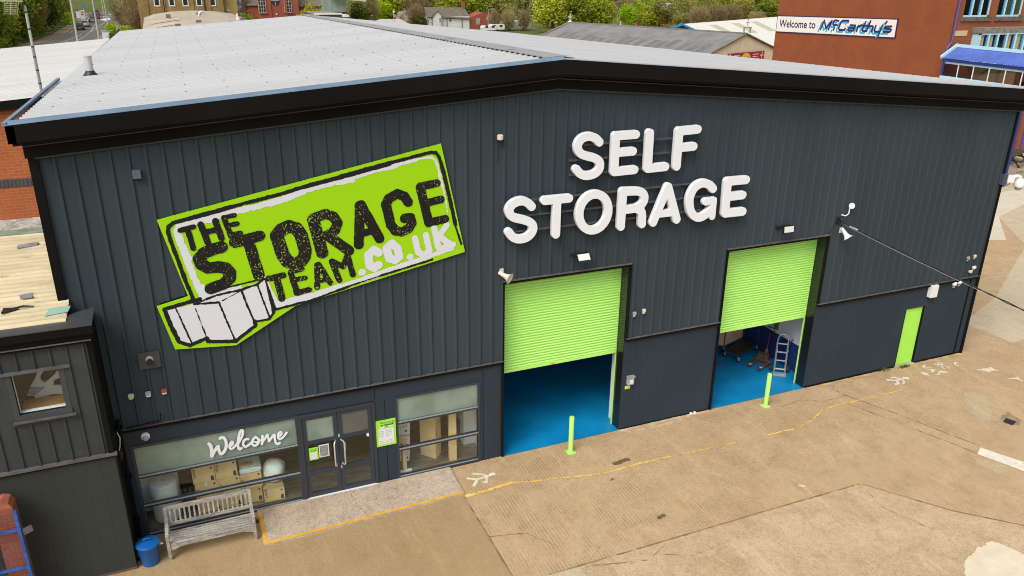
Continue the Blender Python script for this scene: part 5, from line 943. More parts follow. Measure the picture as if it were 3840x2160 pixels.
pr = [((i + t) / n, h) for i in range(n) for t, h in sl] + [(1, 0)]
for (s, h), (u, k) in zip(pr[:-1], pr[1:]):
    q = lambda s_, h_, x: (x, y0 + (y1 - y0) * s_, z0 + (z1 - z0) * s_ + h_)
    mb.poly([q(s, h, -12), q(s, h, -2.38), q(u, k, -2.38), q(u, k, -12)])
ASB = M_('weathered_corrugated_sheet', (.60, .50, .32), .9, var=.14, vs=1.2, stretch=(.5, 2, 2), dirt=((.36, .28, .15), .52, .74))
mb.build('corrugated_roof', ASB, EX, fix=False)
MOSS_SHADE = M_('mossy_trough_shade', (.17, .125, .055), 1.0, var=.4, vs=6); rgm = np.random.RandomState(8); mb = MB()  # moss-brown strips; trough shade put into colour where soft light leaves ridges flat
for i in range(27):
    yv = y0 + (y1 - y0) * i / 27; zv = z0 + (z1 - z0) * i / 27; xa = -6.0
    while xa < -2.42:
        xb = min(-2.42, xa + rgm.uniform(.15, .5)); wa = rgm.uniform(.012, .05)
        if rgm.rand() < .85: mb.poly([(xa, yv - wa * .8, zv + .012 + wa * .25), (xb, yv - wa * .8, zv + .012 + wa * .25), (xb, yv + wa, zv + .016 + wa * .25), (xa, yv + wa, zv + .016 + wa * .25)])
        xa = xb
mb.build('mossy_trough_shade', MOSS_SHADE, EX, fix=False)
MB().prism([(-12, 4.05, 6.46), (-2.5, 4.05, 6.46), (-2.5, 4.49, 6.60), (-12, 4.49, 6.60)], (0, 0, .03)).build('lead_flashing', M_('lead', (.36, .34, .30), .7, var=.35, vs=4, dirt=((.15, .14, .12), .5, .7)), EX)
MB().prism([(-12, 3.75, 6.43), (-2.5, 3.75, 6.43), (-2.5, 4.06, 6.46), (-12, 4.06, 6.46)], (0, 0, .025)).build('flashing_strip', M_('green_lead', (.22, .27, .21), .7, var=.25, vs=3), EX)
MB().prism([(-2.75, -.72, 6.02), (-2.35, -.66, 6.03), (-2.32, -.42, 6.05), (-2.68, -.40, 6.05)], (0, 0, .01)).build('glass_sheet', M_('loose_glass', (.30, .48, .42), .15), EX)
MB().prism([(-3.25, .2, 6.10), (-3.05, .22, 6.10), (-3.05, .45, 6.12), (-3.3, .4, 6.12)], (0, 0, .01)).build('roof_patch', M_('grey_patch', (.25, .25, .26), .8, var=.3, vs=5), EX); MB().prism([(-3.6, 2.9, 6.36), (-3.2, 2.95, 6.365), (-3.2, 3.15, 6.385), (-3.6, 3.1, 6.38)], (0, 0, .01)).build('roof_patch', bpy.data.materials['grey_patch'], EX)
MB().prism([(-3.52, -.35, 6.04), (-3.22, -.28, 6.05), (-3.3, -.2, 6.06), (-3.5, -.15, 6.06)], (0, 0, .03)).tube([(-3.4, -.25, 6.08), (-3.15, -.15, 6.08), (-2.98, -.2, 6.06)], .02, 5).build('debris', BLACKP, EX)
ew = MB().box(-3.55, -1.13, 4.10, -3.46, -1.0, 5.08).box(-2.66, -1.13, 4.10, -2.56, -1.0, 5.08).box(-3.55, -1.15, 4.08, -2.56, -1.0, 4.20).build('window', TRIM, EX)
MB().box(-3.66, -1.125, 3.98, -3.551, -1.06, 5.10).box(-2.559, -1.125, 3.98, -2.44, -1.06, 5.10).box(-3.66, -1.14, 3.98, -2.44, -1.06, 4.079).build('window_surround', CLAD_EXT, ew)
MB().box(-3.64, -1.17, 5.08, -2.44, -1.05, 5.125).build('window_trim', LEDGE, ew); MB().box(-3.58, -1.2, 4.05, -2.5, -1.131, 4.085).build('window_sill', LEDGE, ew)
MB().box(-3.46, -1.02, 4.20, -3.445, -.97, 5.08).box(-3.46, -1.04, 4.20, -2.66, -.95, 4.225).build('bead', INW, ew)
MB().box(-3.44, -.95, 4.21, -2.66, -.55, 4.24).build('inner_sill', M_('oak_sill', (.30, .16, .04), .5, var=.3, vs=5, stretch=(1, 6, 1)), ew)
MB().box(-3.445, -1.0, 4.225, -2.66, -.992, 5.08).build('pane', GLASS, ew)
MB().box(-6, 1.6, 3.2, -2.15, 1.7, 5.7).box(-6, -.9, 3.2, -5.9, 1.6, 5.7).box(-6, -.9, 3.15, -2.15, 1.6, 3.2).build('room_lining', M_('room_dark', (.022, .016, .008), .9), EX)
# silver car front panel kept in the upper room
bp_ = thing('car_front_panel', 'silver car front wing and headlight stored behind the upper window', 'car part', (-2.9, -.2, 3.9))
SILV = M_('silver_paint', (.75, .73, .70), .35)
def panel(pts, y, d): return MB().prism([(x, y, z) for x, z in pts], (0, d, 0))
panel([(-3.12, 4.76), (-3.03, 4.76), (-3.1, 4.64), (-3.12, 4.56), (-3.065, 4.49), (-3.1, 4.38), (-3.27, 4.42), (-3.34, 4.42), (-3.25, 4.54)], -.40, .06).build('bonnet_edge', SILV, bp_, bevel=.012)
panel([(-3.06, 4.5), (-3.0, 4.51), (-2.88, 4.61), (-2.8, 4.7), (-2.70, 4.76), (-2.74, 4.56), (-2.88, 4.51), (-2.92, 4.4), (-2.74, 4.36), (-2.70, 4.16), (-2.96, 4.2), (-3.12, 4.17), (-3.27, 4.09), (-3.29, 4.21), (-3.28, 4.26), (-3.2, 4.28), (-3.1, 4.36)], -.42, .07).build('wing', SILV, bp_, bevel=.012)
panel([(-3.35, 4.4), (-3.27, 4.42), (-3.1, 4.38), (-3.11, 4.345), (-3.22, 4.27), (-3.38, 4.31)], -.41, .04).build('headlight', GREYP, bp_, bevel=.01)
panel([(-3.40, 4.30), (-3.28, 4.255), (-3.28, 4.235), (-3.41, 4.275)], -.42, .05).build('bumper_strip', SILV, bp_)
# ------------------------------------------------------------------ brick building behind on the left, its roof and mast
BB = thing('brick_building', 'orange brick building with white sheet roof behind the side building', 'building', (-8, 4.5, 0))
MB().box(-30, 4.5, 0, -2.46, 4.8, 7.40).box(-30, 4.5, 7.60, -2.46, 4.8, 9.3).build('wall', ORANGE_BRICK, BB)
MB().box(-30, 4.49, 7.40, -2.46, 4.8, 7.60).build('brick_band', BLUE_BRICK, BB)
def wz(x, y): return 9.47 + (x + 2.93) * .08 - (y - 4.5) * .0165
def ex(y): return -2.63 + .62 * (y + .34) / 34.84
n = 66; mb = MB(); pr = [((i + t) / n, h) for i in range(n) for t, h in ((0, 0), (.3, 0), (.45, .03), (.75, .03))] + [(1, 0)]
for (s, h), (u, k) in zip(pr[:-1], pr[1:]):
    ya, yb2 = 4.4 + 22.2 * s, 4.4 + 22.2 * u
    mb.poly([(-30, ya, wz(-30, ya) + h), (ex(ya), ya, wz(ex(ya), ya) + h), (ex(yb2), yb2, wz(ex(yb2), yb2) + k), (-30, yb2, wz(-30, yb2) + k)])
mb.build('roof', ROOF2, BB, fix=False)
MB().prism([(-30, 4.35, wz(-30, 4.5) - .30), (-2.62, 4.35, wz(-2.62, 4.5) - .20), (-2.62, 4.35, wz(-2.62, 4.5) - .02), (-30, 4.35, wz(-30, 4.5) - .02)], (0, .15, 0)).build('fascia', BLACKM, BB)
MB().box(-30, 26.5, 0, -2.4, 26.7, 6.7).build('rear_wall', ORANGE_BRICK, BB)
MS = thing('aerial_mast', 'grey pole mast with black bands and a grid aerial on top', 'aerial', (-2.74, 4.9, 9.0))
MB().tube([(-2.74, 4.9, 8.6), (-2.735, 4.9, 10.55)], .033, 10).build('pole', M_('galvanised', (.30, .30, .31), .5, metal=.3), MS, smooth=True); MB().tube([(-2.735, 4.9, 10.551), (-2.73, 4.9, 11.46)], .030, 10).build('upper_pole', M_('pale_pole', (.44, .43, .38), .5), MS, smooth=True)
for z in (9.72, 10.02, 10.32, 10.55, 10.94, 11.31): MB().lathe([(.037, 0), (.037, .028)], (-2.735, 4.9, z), 10).build('band', BLACKP, MS)
mb = MB(); AP = Vector((-2.76, 4.85, 11.44))
for i in range(7):
    p_ = AP + Vector((-.10 - .012 * i, -.05, .12 - .045 * i)); mb.bar(p_ + Vector((-.22, 0, 0)), p_ + Vector((.02, 0, 0)), .009)
mb.bar(AP + Vector((-.20, -.05, .14)), AP + Vector((-.28, -.05, -.17)), .014).bar(AP + Vector((-.34, -.05, .12)), AP + Vector((-.40, -.05, -.16)), .007).bar(AP + Vector((-.06, -.05, .12)), AP + Vector((-.14, -.05, -.16)), .007).bar(AP + Vector((-.46, -.05, .13)), AP + Vector((.02, -.05, .12)), .025)
mb.build('aerial_grid', M_('aerial_metal', (.45, .42, .30), .5), MS); MB().bar(AP + Vector((.02, 0, .13)), AP + Vector((-.02, 0, -.10)), .03).build('clamp', BLACKP, MS)
vp = thing('roof_vent', 'white vent pipe with black collar on the big white roof', 'vent', (-1.85, 7.8, 9.55))
MB().lathe([(.20, 0), (.12, .10), (.11, .14)], (-1.85, 7.8, 9.55), 16).build('collar', BLACKP, vp, smooth=True); MB().lathe([(.095, .12), (.095, .50), (.11, .505), (.11, .53), (.0, .535)], (-1.85, 7.8, 9.55), 16).build('pipe', M_('vent_grey', (.47, .47, .47), .5), vp, smooth=True)
# ------------------------------------------------------------------ brick pier and blue gate
PI_ = thing('gate_pier', 'brick gate pier with pointed cap at the lower left corner', 'pier', (-3.99, -1.4, 0))
MB().box(-4.20, -1.62, 0, -3.84, -1.28, 2.50).build('shaft', PIER_BRICK, PI_); MB().prism([(-4.20, -1.62, 2.502), (-3.84, -1.62, 2.502), (-3.90, -1.62, 2.62), (-4.02, -1.62, 2.66), (-4.14, -1.62, 2.62)], (0, .34, 0)).build('cap', M_('pier_cap', (.34, .10, .055), .9, var=.2, vs=5), PI_)
GT = thing('gate', 'blue painted steel mesh gate with worn paint at the lower left', 'gate', (-4.6, -1.75, 0))
MB().bar((-3.79, -1.75, .1), (-3.79, -1.75, 2.52), .055, .055).build('stile', BLUEPAINT, GT); MB().bar((-6.4, -1.75, .1), (-6.4, -1.75, 2.52), .055, .055).build('stile', BLUEPAINT, GT); MB().bar((-6.4, -1.75, 2.08), (-3.8, -1.75, 2.08), .035, .045).bar((-6.4, -1.75, 1.18), (-3.8, -1.75, 1.18), .035, .045).bar((-6.4, -1.75, .2), (-3.8, -1.75, .2), .035, .045).build('rail', BLUEPAINT, GT)
mb = MB()
for i in range(34): mb.bar((-6.35 + i * .075, -1.76, .15), (-6.35 + i * .075, -1.76, 2.5), .004)
for i in range(16): mb.bar((-6.35, -1.762, .2 + i * .15), (-3.82, -1.762, .2 + i * .15), .004)
mb.build('mesh', M_('mesh_wire', (.03, .05, .12), .5), GT); MB().prism([(-3.76, -1.75, 2.06), (-3.58, -1.75, 2.12), (-3.56, -1.75, 1.98), (-3.74, -1.75, 1.92)], (0, .02, 0)).build('latch_plate', LEDGE, GT)
# ------------------------------------------------------------------ red brick office building on the right
MC = thing('brick_office', 'tall red brick office building with blue windows and long white sign', 'building', (52, 30, 0))
MB().box(48.9, 23.0, 0, 49.2, 40.3, 15).build('side_wall', RED_BRICK_W, MC)
mb = MB()
wins = [(49.72, 52.25, 9.85, 12.4), (52.9, 55.4, 9.85, 12.4), (51.0, 56.3, 6.7, 8.85)]
xs = sorted({49.2, 75} | {w[0] for w in wins} | {w[1] for w in wins})
for a, b in zip(xs[:-1], xs[1:]):
    hs = sorted([(w[2], w[3]) for w in wins if w[0] <= a + 1e-6 and w[1] >= b - 1e-6]); z = 0
    for u, v in hs: mb.box(a, 23.0, z, b, 23.3, u); z = v
    mb.box(a, 23.0, z, b, 23.3, 15)
mb.build('front_wall', RED_BRICK_S, MC); MB().box(49.2, 40, 0, 75, 40.3, 15).box(48.9, 23, 15, 75, 40.3, 15.3).build('rear_wall', RED_BRICK_S, MC)
WBL = M_('light_blue_frame', (.46, .72, .80), .45); WBL2 = M_('mid_blue_frame', (.07, .28, .55), .45)
for (a, b, u, v), nm, yy in zip(wins, (3, 3, 6), (23.1, 23.1, 22.4)):
    fr = MB().box(a, yy, u, a + .1, yy + .12, v).box(b - .1, yy, u, b, yy + .12, v).box(a, yy, u, b, yy + .12, u + .12).box(a, yy, v - .12, b, yy + .12, v).build('window', WBL, MC)
    mb = MB(); mb2 = MB()
    for i in range(1, nm): x = a + (b - a) * i / nm; mb.box(x - .06, yy - .03, u, x + .06, yy + .02, v); mb2.box(x - .16, yy + .03, u, x - .06, yy + .1, v)
    mb.build('mullion', WBL, fr); mb2.build('mullion_side', WBL2, fr)
    MB().box(a, yy + .06, u, b, yy + .07, v).build('pane', GLASS_DARK if yy > 23 else GLASS, fr); MB().box(a, yy + 1.2, u, b, yy + 1.25, v).build('room_back', INDARK, fr)
    if yy < 23: 
        mb = MB()
        for i in (0, 1, 3, 4): x = a + (b - a) * (i + .1) / nm; mb.box(x, yy + .14, u, x + .5, yy + .17, v)
        mb.build('curtain', M_('curtain', (.50, .42, .28), .9, var=.15, vs=3, stretch=(8, 1, .3)), fr)
        MB().box(a - .1, yy - .05, v, b + .1, 23.0, v + .35).build('lintel', M_('stone_lintel', (.22, .19, .15), .9, var=.3, vs=3), fr); MB().box(a, yy + .12, u, a + .08, 23, v).build('bay_side', WBL, fr)
    else: MB().box(a - .15, 22.9, u - .26, b + .15, 23.1, u - .0).build('sill', M_('stone_sill', (.13, .105, .08), .9, var=.3, vs=4) if 'stone_sill' not in bpy.data.materials else bpy.data.materials['stone_sill'], fr)
MB().box(49.28, 22.97, 8.66, 50.42, 23.0, 9.0).build('stone_plaque', M_('plaque_stone', (.62, .45, .25), .8), MC)
PURP = M_('purple_pipe', (.10, .07, .30), .4)
MB().tube([(49.03, 22.9, 14.9), (49.03, 22.9, 8.3), (48.6, 22.8, 7.9), (48.6, 22.8, 6.2)], .06, 8).build('rain_pipe', PURP, MC, smooth=True); MB().tube([(58.4, 22.85, 14), (58.4, 22.85, 0)], .12, 8).build('rain_pipe', PURP, MC, smooth=True)
MB().box(57.55, 22.6, 0, 57.95, 23.0, 9).build('brick_pier', RED_BRICK_S, MC)
SB = thing('welcome_sign', 'long white welcome sign with navy lettering on the red brick wall', 'sign', (48.85, 34, 9))
SN = M_('sign_navy', (.02, .012, .10), .5); SBLU = M_('sign_light_blue', (.03, .38, .62), .5); SWH = M_('office_sign_white', (.78, .76, .72), .5)
def grow(q, d):
    c = (sum(p[0] for p in q) / 4, sum(p[1] for p in q) / 4); return [(p[0] + math.copysign(d, p[0] - c[0]), p[1] + math.copysign(d, p[1] - c[1])) for p in q]
def brd(name, mat, q, x, d): return MB().prism([(x, -u, v) for u, v in q], (d, 0, 0)).build(name, mat, SB)
brd('border', SN, grow(OFFICE_BOARD, .07), 48.84, .055); brd('board', SWH, OFFICE_BOARD, 48.825, .012)
text_mesh('lettering', SN, FACE_W(48.818) @ Matrix.Translation((-39.83, 8.25, 0)) @ Matrix.Rotation(R(1.9), 4, 'Z'), 'Welcome to', 0, 0, .86, SB, bold=.012, sx=.97)
strokes_mesh('lettering_shadow', SBLU, FACE_W(48.82), [(.14, q) for q in OFFICE_BLUE], res=.02, parent=SB); strokes_mesh('lettering', SN, FACE_W(48.812), [(.14, q) for q in OFFICE_NAVY], res=.02, parent=SB)
# blue roofed link walkway before the office
LK = thing('link_walkway', 'blue roofed glazed walkway beside the red brick office', 'walkway', (48.6, 16, 0))
BRF = M_('blue_roof_sheet', (.075, .13, .42), .4, var=.15, vs=1.5); NVY = M_('navy_steel', (.012, .035, .21), .4)
mb = MB(); n = 48
for i in range(n * 4):
    hh = (0, .04, .04, 0, 0); a, b = 22.4 - i * 12 / (n * 4), 22.4 - (i + 1) * 12 / (n * 4); h0, h1 = hh[i % 4], hh[i % 4 + 1]
    mb.poly([(47.85, a, 7.32 + h0), (47.85, b, 7.32 + h1), (49.1, b, 7.98 + h1), (49.1, a, 7.98 + h0)])
mb.build('roof', BRF, LK, fix=False)
MB().box(49.05, 10.4, 8.0, 49.25, 22.5, 8.19).bar((47.8, 22.48, 7.36), (49.15, 22.48, 8.14), .12, .18).box(48.0, 10.4, 7.0, 48.08, 22.4, 7.12).box(47.95, 10.4, 6.02, 48.08, 22.4, 6.20).build('fascia', WBL, LK)
MB().box(47.9, 10.4, 7.14, 48.06, 22.42, 7.30).box(47.92, 10.4, 5.75, 48.1, 22.4, 6.0).box(47.98, 22.25, 0, 48.12, 22.4, 7.2).box(47.98, 16.2, 0, 48.12, 16.4, 5.8).build('steel_frame', NVY, LK)
mb = MB()
for k in range(11): mb.box(48.0, 22.3 - k * 1.12 - .03, 6.2, 48.06, 22.3 - k * 1.12 + .03, 7.0)
mb.build('mullion', M_('white_mullion', (.72, .74, .74), .5), LK); MB().box(48.03, 10.4, 6.2, 48.035, 22.3, 7.0).build('glazing', GLASS_DARK, LK)
mb = MB()
for k in range(3): mb.bar((48.5, 20.6 - k * 3.3, 6.0), (48.5, 18.8 - k * 3.3, 7.3), .12).box(48.45, 18.55 - k * 3.3, 5.9, 48.6, 18.75 - k * 3.3, 7.4)
mb.build('brace', NVY, LK); MB().box(48.1, 10.4, 5.8, 50.2, 22.4, 5.95).build('deck', INDARK, LK)
PT = thing('picnic_table', 'old dark wooden picnic table on the yard by the office', 'picnic table', (55.2, 20.6, 0))
PW = M_('dark_timber', (.085, .065, .035), .9, var=.35, vs=2)
mb = MB()
for k in range(5): mb.bar((53.6, 19.9 + k * .16, .74), (56.6, 21.2 + k * .16, .74), .14, .04)
mb.build('table_top', PW, PT)
for s in (-.75, .85):
    MB().bar((53.8, 20.2 + s, .44), (56.6, 21.4 + s, .44), .26, .05).build('seat', PW, PT)
for x in (54.1, 56.1):
    yy = 20.35 + (x - 54.1) * .43; MB().bar((x, yy - .75, 0), (x, yy + .1, .74), .09).bar((x, yy + .85, 0), (x, yy, .74), .09).bar((x, yy - .8, .4), (x, yy + .9, .4), .09).build('leg', PW, PT)
weeds('weed_tuft', 'grass tuft on the far yard near the picnic table', 52.6, 18.6, 50, .5, 6)

# ------------------------------------------------------------------ background buildings
def wall_box(mb, x0, y0, x1, y1, z): mb.box(x0, y0, 0, x1, y1, z)
def sash(parent, x0, x1, z0, z1, y, frame, glass, bars_=1, w=.09):
    f = MB().box(x0, y - .06, z0, x0 + w, y + .02, z1).box(x1 - w, y - .06, z0, x1, y + .02, z1).box(x0 + w, y - .06, z0, x1 - w, y + .02, z0 + w * 1.3).box(x0 + w, y - .06, z1 - w, x1 - w, y + .02, z1).box(x0 + w, y - .07, (z0 + z1) / 2 - .05, x1 - w, y + .02, (z0 + z1) / 2 + .05).build('window', frame, parent)
    MB().box(x0 + w, y - .03, z0 + w, x1 - w, y - .025, z1 - w).build('pane', glass, f)
DGL = M_('dark_glass', (.03, .035, .04), .15); WFR = M_('white_frame', (.75, .74, .70), .5)
# sandstone mill with sash windows
SM = thing('stone_building', 'sandstone building with a row of white sash windows', 'building', (4, 141, 0))
MB().box(-2.6, 140, 0, 11.2, 150, 9.5).build('wall', SANDSTONE, SM)
MB().box(-2.8, 139.6, 9.5, 11.4, 150.4, 9.8).prism([(-2.8, 139.6, 9.8), (-2.8, 150.4, 9.8), (-2.8, 145, 12)], (14.2, 0, 0)).build('roof', M_('slate', (.10, .10, .10), .8, var=.2), SM)
for px in (0.0, 2.36, 4.55, 6.80, 9.02): sash(SM, px - .06, px + .92, 6.30, 8.5, 140, WFR, DGL, w=.14)
for px in (.15, 2.5): sash(SM, px, px + .9, 3.3, 5.0, 140, WFR, DGL, w=.12)
mb = MB()
for px in (1.45, 8.05): mb.tube([(px, 139.9, 9), (px + .05, 139.9, 0)], .09, 6)
mb.build('rain_pipe', BLACKP, SM)
mb = MB()
for px in (-1.5, 1.2, 5.8, 8.6): mb.box(px, 139.86, 0, px + .5, 140, 9.5)
mb.build('pilaster', SANDSTONE, SM)
SE = thing('rendered_wing', 'ochre rendered wing with one tiny window beside the stone building', 'building', (12.5, 141, 0))
MB().box(11.25, 141, 0, 13.6, 149, 8.2).build('wall', M_('ochre_render', (.36, .25, .08), .9, var=.12), SE); sash(SE, 11.75, 12.15, 5.45, 6.0, 141, WFR, DGL, w=.08)
WB = thing('white_shed', 'narrow white shed with grey roof between the stone and brick buildings', 'shed', (14.4, 142, 0))
MB().box(13.65, 142, 0, 14.75, 146, 6.6).build('wall', INW, WB); MB().prism([(13.6, 141.7, 6.6), (14.8, 141.7, 6.6), (14.8, 146, 8.4), (13.6, 146, 8.4)], (0, 0, .1)).build('roof', M_('grey_roof', (.24, .23, .21), .8), WB)
BH = thing('brick_hall', 'red brick hall with brown roof left of the chapel', 'building', (16.5, 142, 0))
MB().box(14.85, 141.5, 0, 19.3, 150, 6.3).build('wall', CHAPEL_BRICK, BH); MB().prism([(14.7, 141.2, 6.3), (19.3, 141.2, 6.3), (19.3, 147, 9.6), (14.7, 147, 9.6)], (0, 0, .12)).build('roof', M_('brown_roof', (.16, .13, .105), .85, var=.15), BH); MB().box(14.4, 141.0, 0, 15.0, 142, 9.2).prism([(13.9, 140.8, 0), (14.9, 140.8, 0), (14.9, 140.8, 5.6), (14.4, 140.8, 6.3), (13.9, 140.8, 5.6)], (0, .6, 0)).build('chimney', DARK_BRICK, BH)
# chapel front with arched windows
CH = thing('chapel', 'red brick chapel front with two arched windows and a round window', 'chapel', (21, 139, 0))
MB().box(17.2, 139, 0, 24.0, 150, 10).build('wall', CHAPEL_BRICK, CH); MB().prism([(17.2, 139, 10.002), (24.0, 139, 10.002), (20.6, 139, 13)], (0, 11, 0)).build('gable', CHAPEL_BRICK, CH)
mb = MB()
for x in (18.75, 21.5): mb.box(x, 138.85, 0, x + .42, 139, 10)
mb.build('pilaster', CHAPEL_BRICK, CH)
CW = M_('chapel_frame', (.46, .44, .37), .6)
for xc in (17.62, 22.1):
    a = [(xc - .62, 5.25), (xc + .62, 5.25), (xc + .62, 7.6)] + [(xc + .62 * math.cos(t), 7.6 + .7 * math.sin(t)) for t in np.linspace(0, math.pi, 9)[1:-1]] + [(xc - .62, 7.6)]
    g = MB().prism([(x, 138.93, z) for x, z in a], (0, .05, 0)).build('arched_window', DGL, CH)
    mb = MB()
    for dx in (-.62, -.2, .2, .62): mb.box(xc + dx - .035, 138.86, 5.25, xc + dx + .035, 138.93, 7.9 if abs(dx) < .5 else 7.6)
    for z in (5.25, 5.85, 6.45, 7.05, 7.6): mb.box(xc - .62, 138.865, z - .03, xc + .62, 138.93, z + .03)
    mb.build('glazing_bar', CW, g); MB().box(xc - .8, 138.75, 5.08, xc + .8, 139, 5.2).build('sill', M_('red_stone', (.3, .12, .08), .8) if 'red_stone' not in bpy.data.materials else bpy.data.materials['red_stone'], g)
g = MB().lathe([(.78, 0), (.78, .05)], (19.95, 138.98, 7.25), 24, rotX(R(90))).build('round_window', DGL, CH)
MB().box(19.91, 138.9, 6.5, 19.99, 138.93, 8.0).box(19.2, 138.9, 7.2, 20.7, 138.93, 7.28).build('glazing_bar', CW, g)
MB().lathe([(.13, 0), (.13, .1)], (20.0, 138.98, 4.95), 12, rotX(R(90))).build('wall_lamp', WHITEP, CH)
B2 = thing('brown_roof_house', 'brick house with brown roof right of the chapel', 'building', (26, 143, 0))
MB().box(24.1, 142, 0, 28.6, 150, 6.1).build('wall', CHAPEL_BRICK, B2); MB().prism([(23.9, 141.7, 6.1), (28.8, 141.7, 6.1), (28.8, 148, 9.6), (23.9, 148, 9.6)], (0, 0, .12)).build('roof', bpy.data.materials['brown_roof'], B2)
GC = thing('green_shed', 'large pale green sheet clad shed behind the white fascia building', 'shed', (34, 161, 0))
MB().box(29.4, 158, 0, 36.6, 172, 9).build('wall', M_('pale_green_cladding', (.30, .37, .30), .7, var=.12, vs=.6, stretch=(3, 1, .2)), GC); MB().box(29.3, 157.8, 4.2, 36.8, 158, 4.45).box(35.2, 157.7, 4.05, 36.6, 158, 4.2).build('base_trim', DARK_BRICK, GC); MB().prism([(33.2, 156.5, 7.2), (40.5, 156.5, 6.4), (40.5, 157.5, 6.8), (33.2, 157.5, 7.6)], (0, 0, .25)).build('canopy', M_('pale_canopy', (.5, .47, .36), .7), GC)
WF = thing('flat_roof_block', 'low dark brick block with bright white fascia behind the ridge', 'building', (25.7, 121, 0))
MB().box(23.5, 120, 0, 27.85, 130, 5.7).build('wall', DARK_BRICK, WF); MB().box(23.4, 119.9, 5.70, 27.9, 120.05, 5.97).build('fascia', WFR, WF); MB().box(23.5, 120.06, 5.7, 27.85, 130, 5.8).build('roof', M_('grey_felt', (.22, .205, .17), .9, var=.2), WF)
WG = thing('small_kiosk', 'small green and white kiosk by the white fascia block', 'kiosk', (28.4, 120, 0))
MB().box(27.95, 120, 0, 29.0, 123, 5.3).build('wall', M_('kiosk_green', (.02, .10, .06), .6), WG); MB().box(27.9, 119.95, 5.3, 29.05, 123, 5.6).build('fascia', WFR, WG)
# long low building with barrel roof beyond the warehouse
BR = thing('barrel_roof_building', 'long low building with shallow beige felt roof behind the warehouse', 'building', (4.5, 80, 0))
MB().box(-1.0, 58, 0, 10.2, 101, 6.55).build('wall', DARK_BRICK, BR)
mb = MB(); prof = [(-1.45, 6.62), (-.2, 7.05), (1.8, 7.35), (4.6, 7.48), (7.4, 7.35), (9.4, 7.05), (10.6, 6.62)]
for a, b in zip(prof[:-1], prof[1:]): mb.poly([(a[0], 56, a[1]), (b[0], 56, b[1]), (b[0], 102, b[1] - .25), (a[0], 102, a[1] - .25)])
mb.poly([(p[0], 56, p[1]) for p in prof]).build('roof', M_('felt_roof', (.41, .345, .255), .95, var=.1, vs=.4, stretch=(1, .15, 1), dirt=((.30, .25, .18), .58, .75)), BR, fix=False)
mb = MB(); rg = random.Random(5)
for y, x0, x1 in ((70, -.7, 1.6), (78, -1.1, 2.2), (63, -1.2, .4), (92, 3, 5)): mb.prism([(x0, y, 7.02), (x1, y, 7.42), (x1, y + .9, 7.42), (x0, y + .9, 7.02)], (0, 0, .03))
mb.build('roof_patch', M_('felt_patch', (.58, .49, .36), .9), BR)
for y, x in ((66, 1.5), (72, 3.6), (88, 4.4), (76, 8.2), (84, 1.0), (70, 6.5)): MB().box(x, y, 7.2, x + .5, y + .5, 7.58).build('roof_hatch', M_('hatch', (.16, .13, .10), .8) if 'hatch' not in bpy.data.materials else bpy.data.materials['hatch'], BR)
MB().tube([(-1.2, 60, 6.9), (2.0, 61, 7.42), (5, 62, 7.55), (9, 62.5, 7.2)], .06, 5).tube([(5.6, 66, 7.5), (7.2, 70, 7.5), (9.6, 70, 7.1)], .07, 5).build('roof_pipe', M_('dark_pipe', (.20, .155, .11), .8), BR)
dk = thing('roof_duct', 'shiny curved metal duct on the beige felt roof', 'duct', (4.5, 84, 7.4))
MB().tube([(4.45, 84, 7.35), (4.5, 84, 7.65), (4.7, 84, 7.85), (4.95, 84, 7.85), (5.15, 84, 7.65)], .14, 10).build('duct', ALU, dk, smooth=True)
ck = thing('roof_cowl', 'small white and red cowl on the right part of the beige roof', 'cowl', (8.3, 82, 7.2))
MB().lathe([(.18, 0), (.08, .2), (.09, .7)], (8.4, 82, 7.1), 8).build('pipe', WHITEP, ck); MB().lathe([(.14, .7), (.14, .9), (.05, 1.0)], (8.4, 82, 7.1), 8).build('cap', REDP, ck)
# cottage
CT = thing('cottage', 'white rendered cottage with brown tiled roof among the trees', 'house', (62, 172, 0))
WR = M_('white_render', (.66, .65, .62), .9, var=.06); BRT = M_('brown_tiles', (.14, .115, .085), .85, var=.18, vs=1)
MB().box(57.2, 168.2, 0, 67.5, 175.5, 2.75).build('wall', WR, CT)
MB().prism([(56.8, 167.8, 2.7), (67.6, 167.8, 2.2), (67.6, 171.8, 4.45), (57.6, 171.8, 4.6)], (0, 0, .12)).prism([(57.6, 171.8, 4.55), (67.6, 171.8, 4.4), (67.6, 175.9, 2.4), (56.8, 175.9, 2.5)], (0, 0, .12)).build('roof', BRT, CT)
MB().prism([(58.6, 167.6, 0), (60.4, 167.6, 0), (60.4, 167.6, 3.1), (59.5, 167.6, 4.0), (58.6, 167.6, 3.1)], (0, .62, 0)).build('gable', WR, CT); MB().prism([(58.35, 167.4, 3.05), (59.5, 167.4, 4.25), (60.65, 167.4, 3.05), (60.5, 167.4, 2.98), (59.5, 167.4, 4.0), (58.5, 167.4, 2.98)], (0, 3, 0)).build('gable_roof', BRT, CT)
for x, y in ((59.8, 167.6), (62.4, 168.2)): sash(CT, x, x + .75, 1.55, 2.55, y, WFR, DGL, w=.08)
mb = MB()
for x in (58.3, 61.9, 65.6): mb.tube([(x, 168.05, 2.6), (x, 168.05, 0)], .07, 5)
mb.build('rain_pipe', BLACKP, CT); MB().box(66.9, 171.3, 4.2, 67.5, 172.1, 5.9).build('chimney', CHAPEL_BRICK, CT)
BK = thing('brick_outbuilding', 'red brick outbuilding with a boarded window joined to the cottage', 'building', (70, 171, 0))
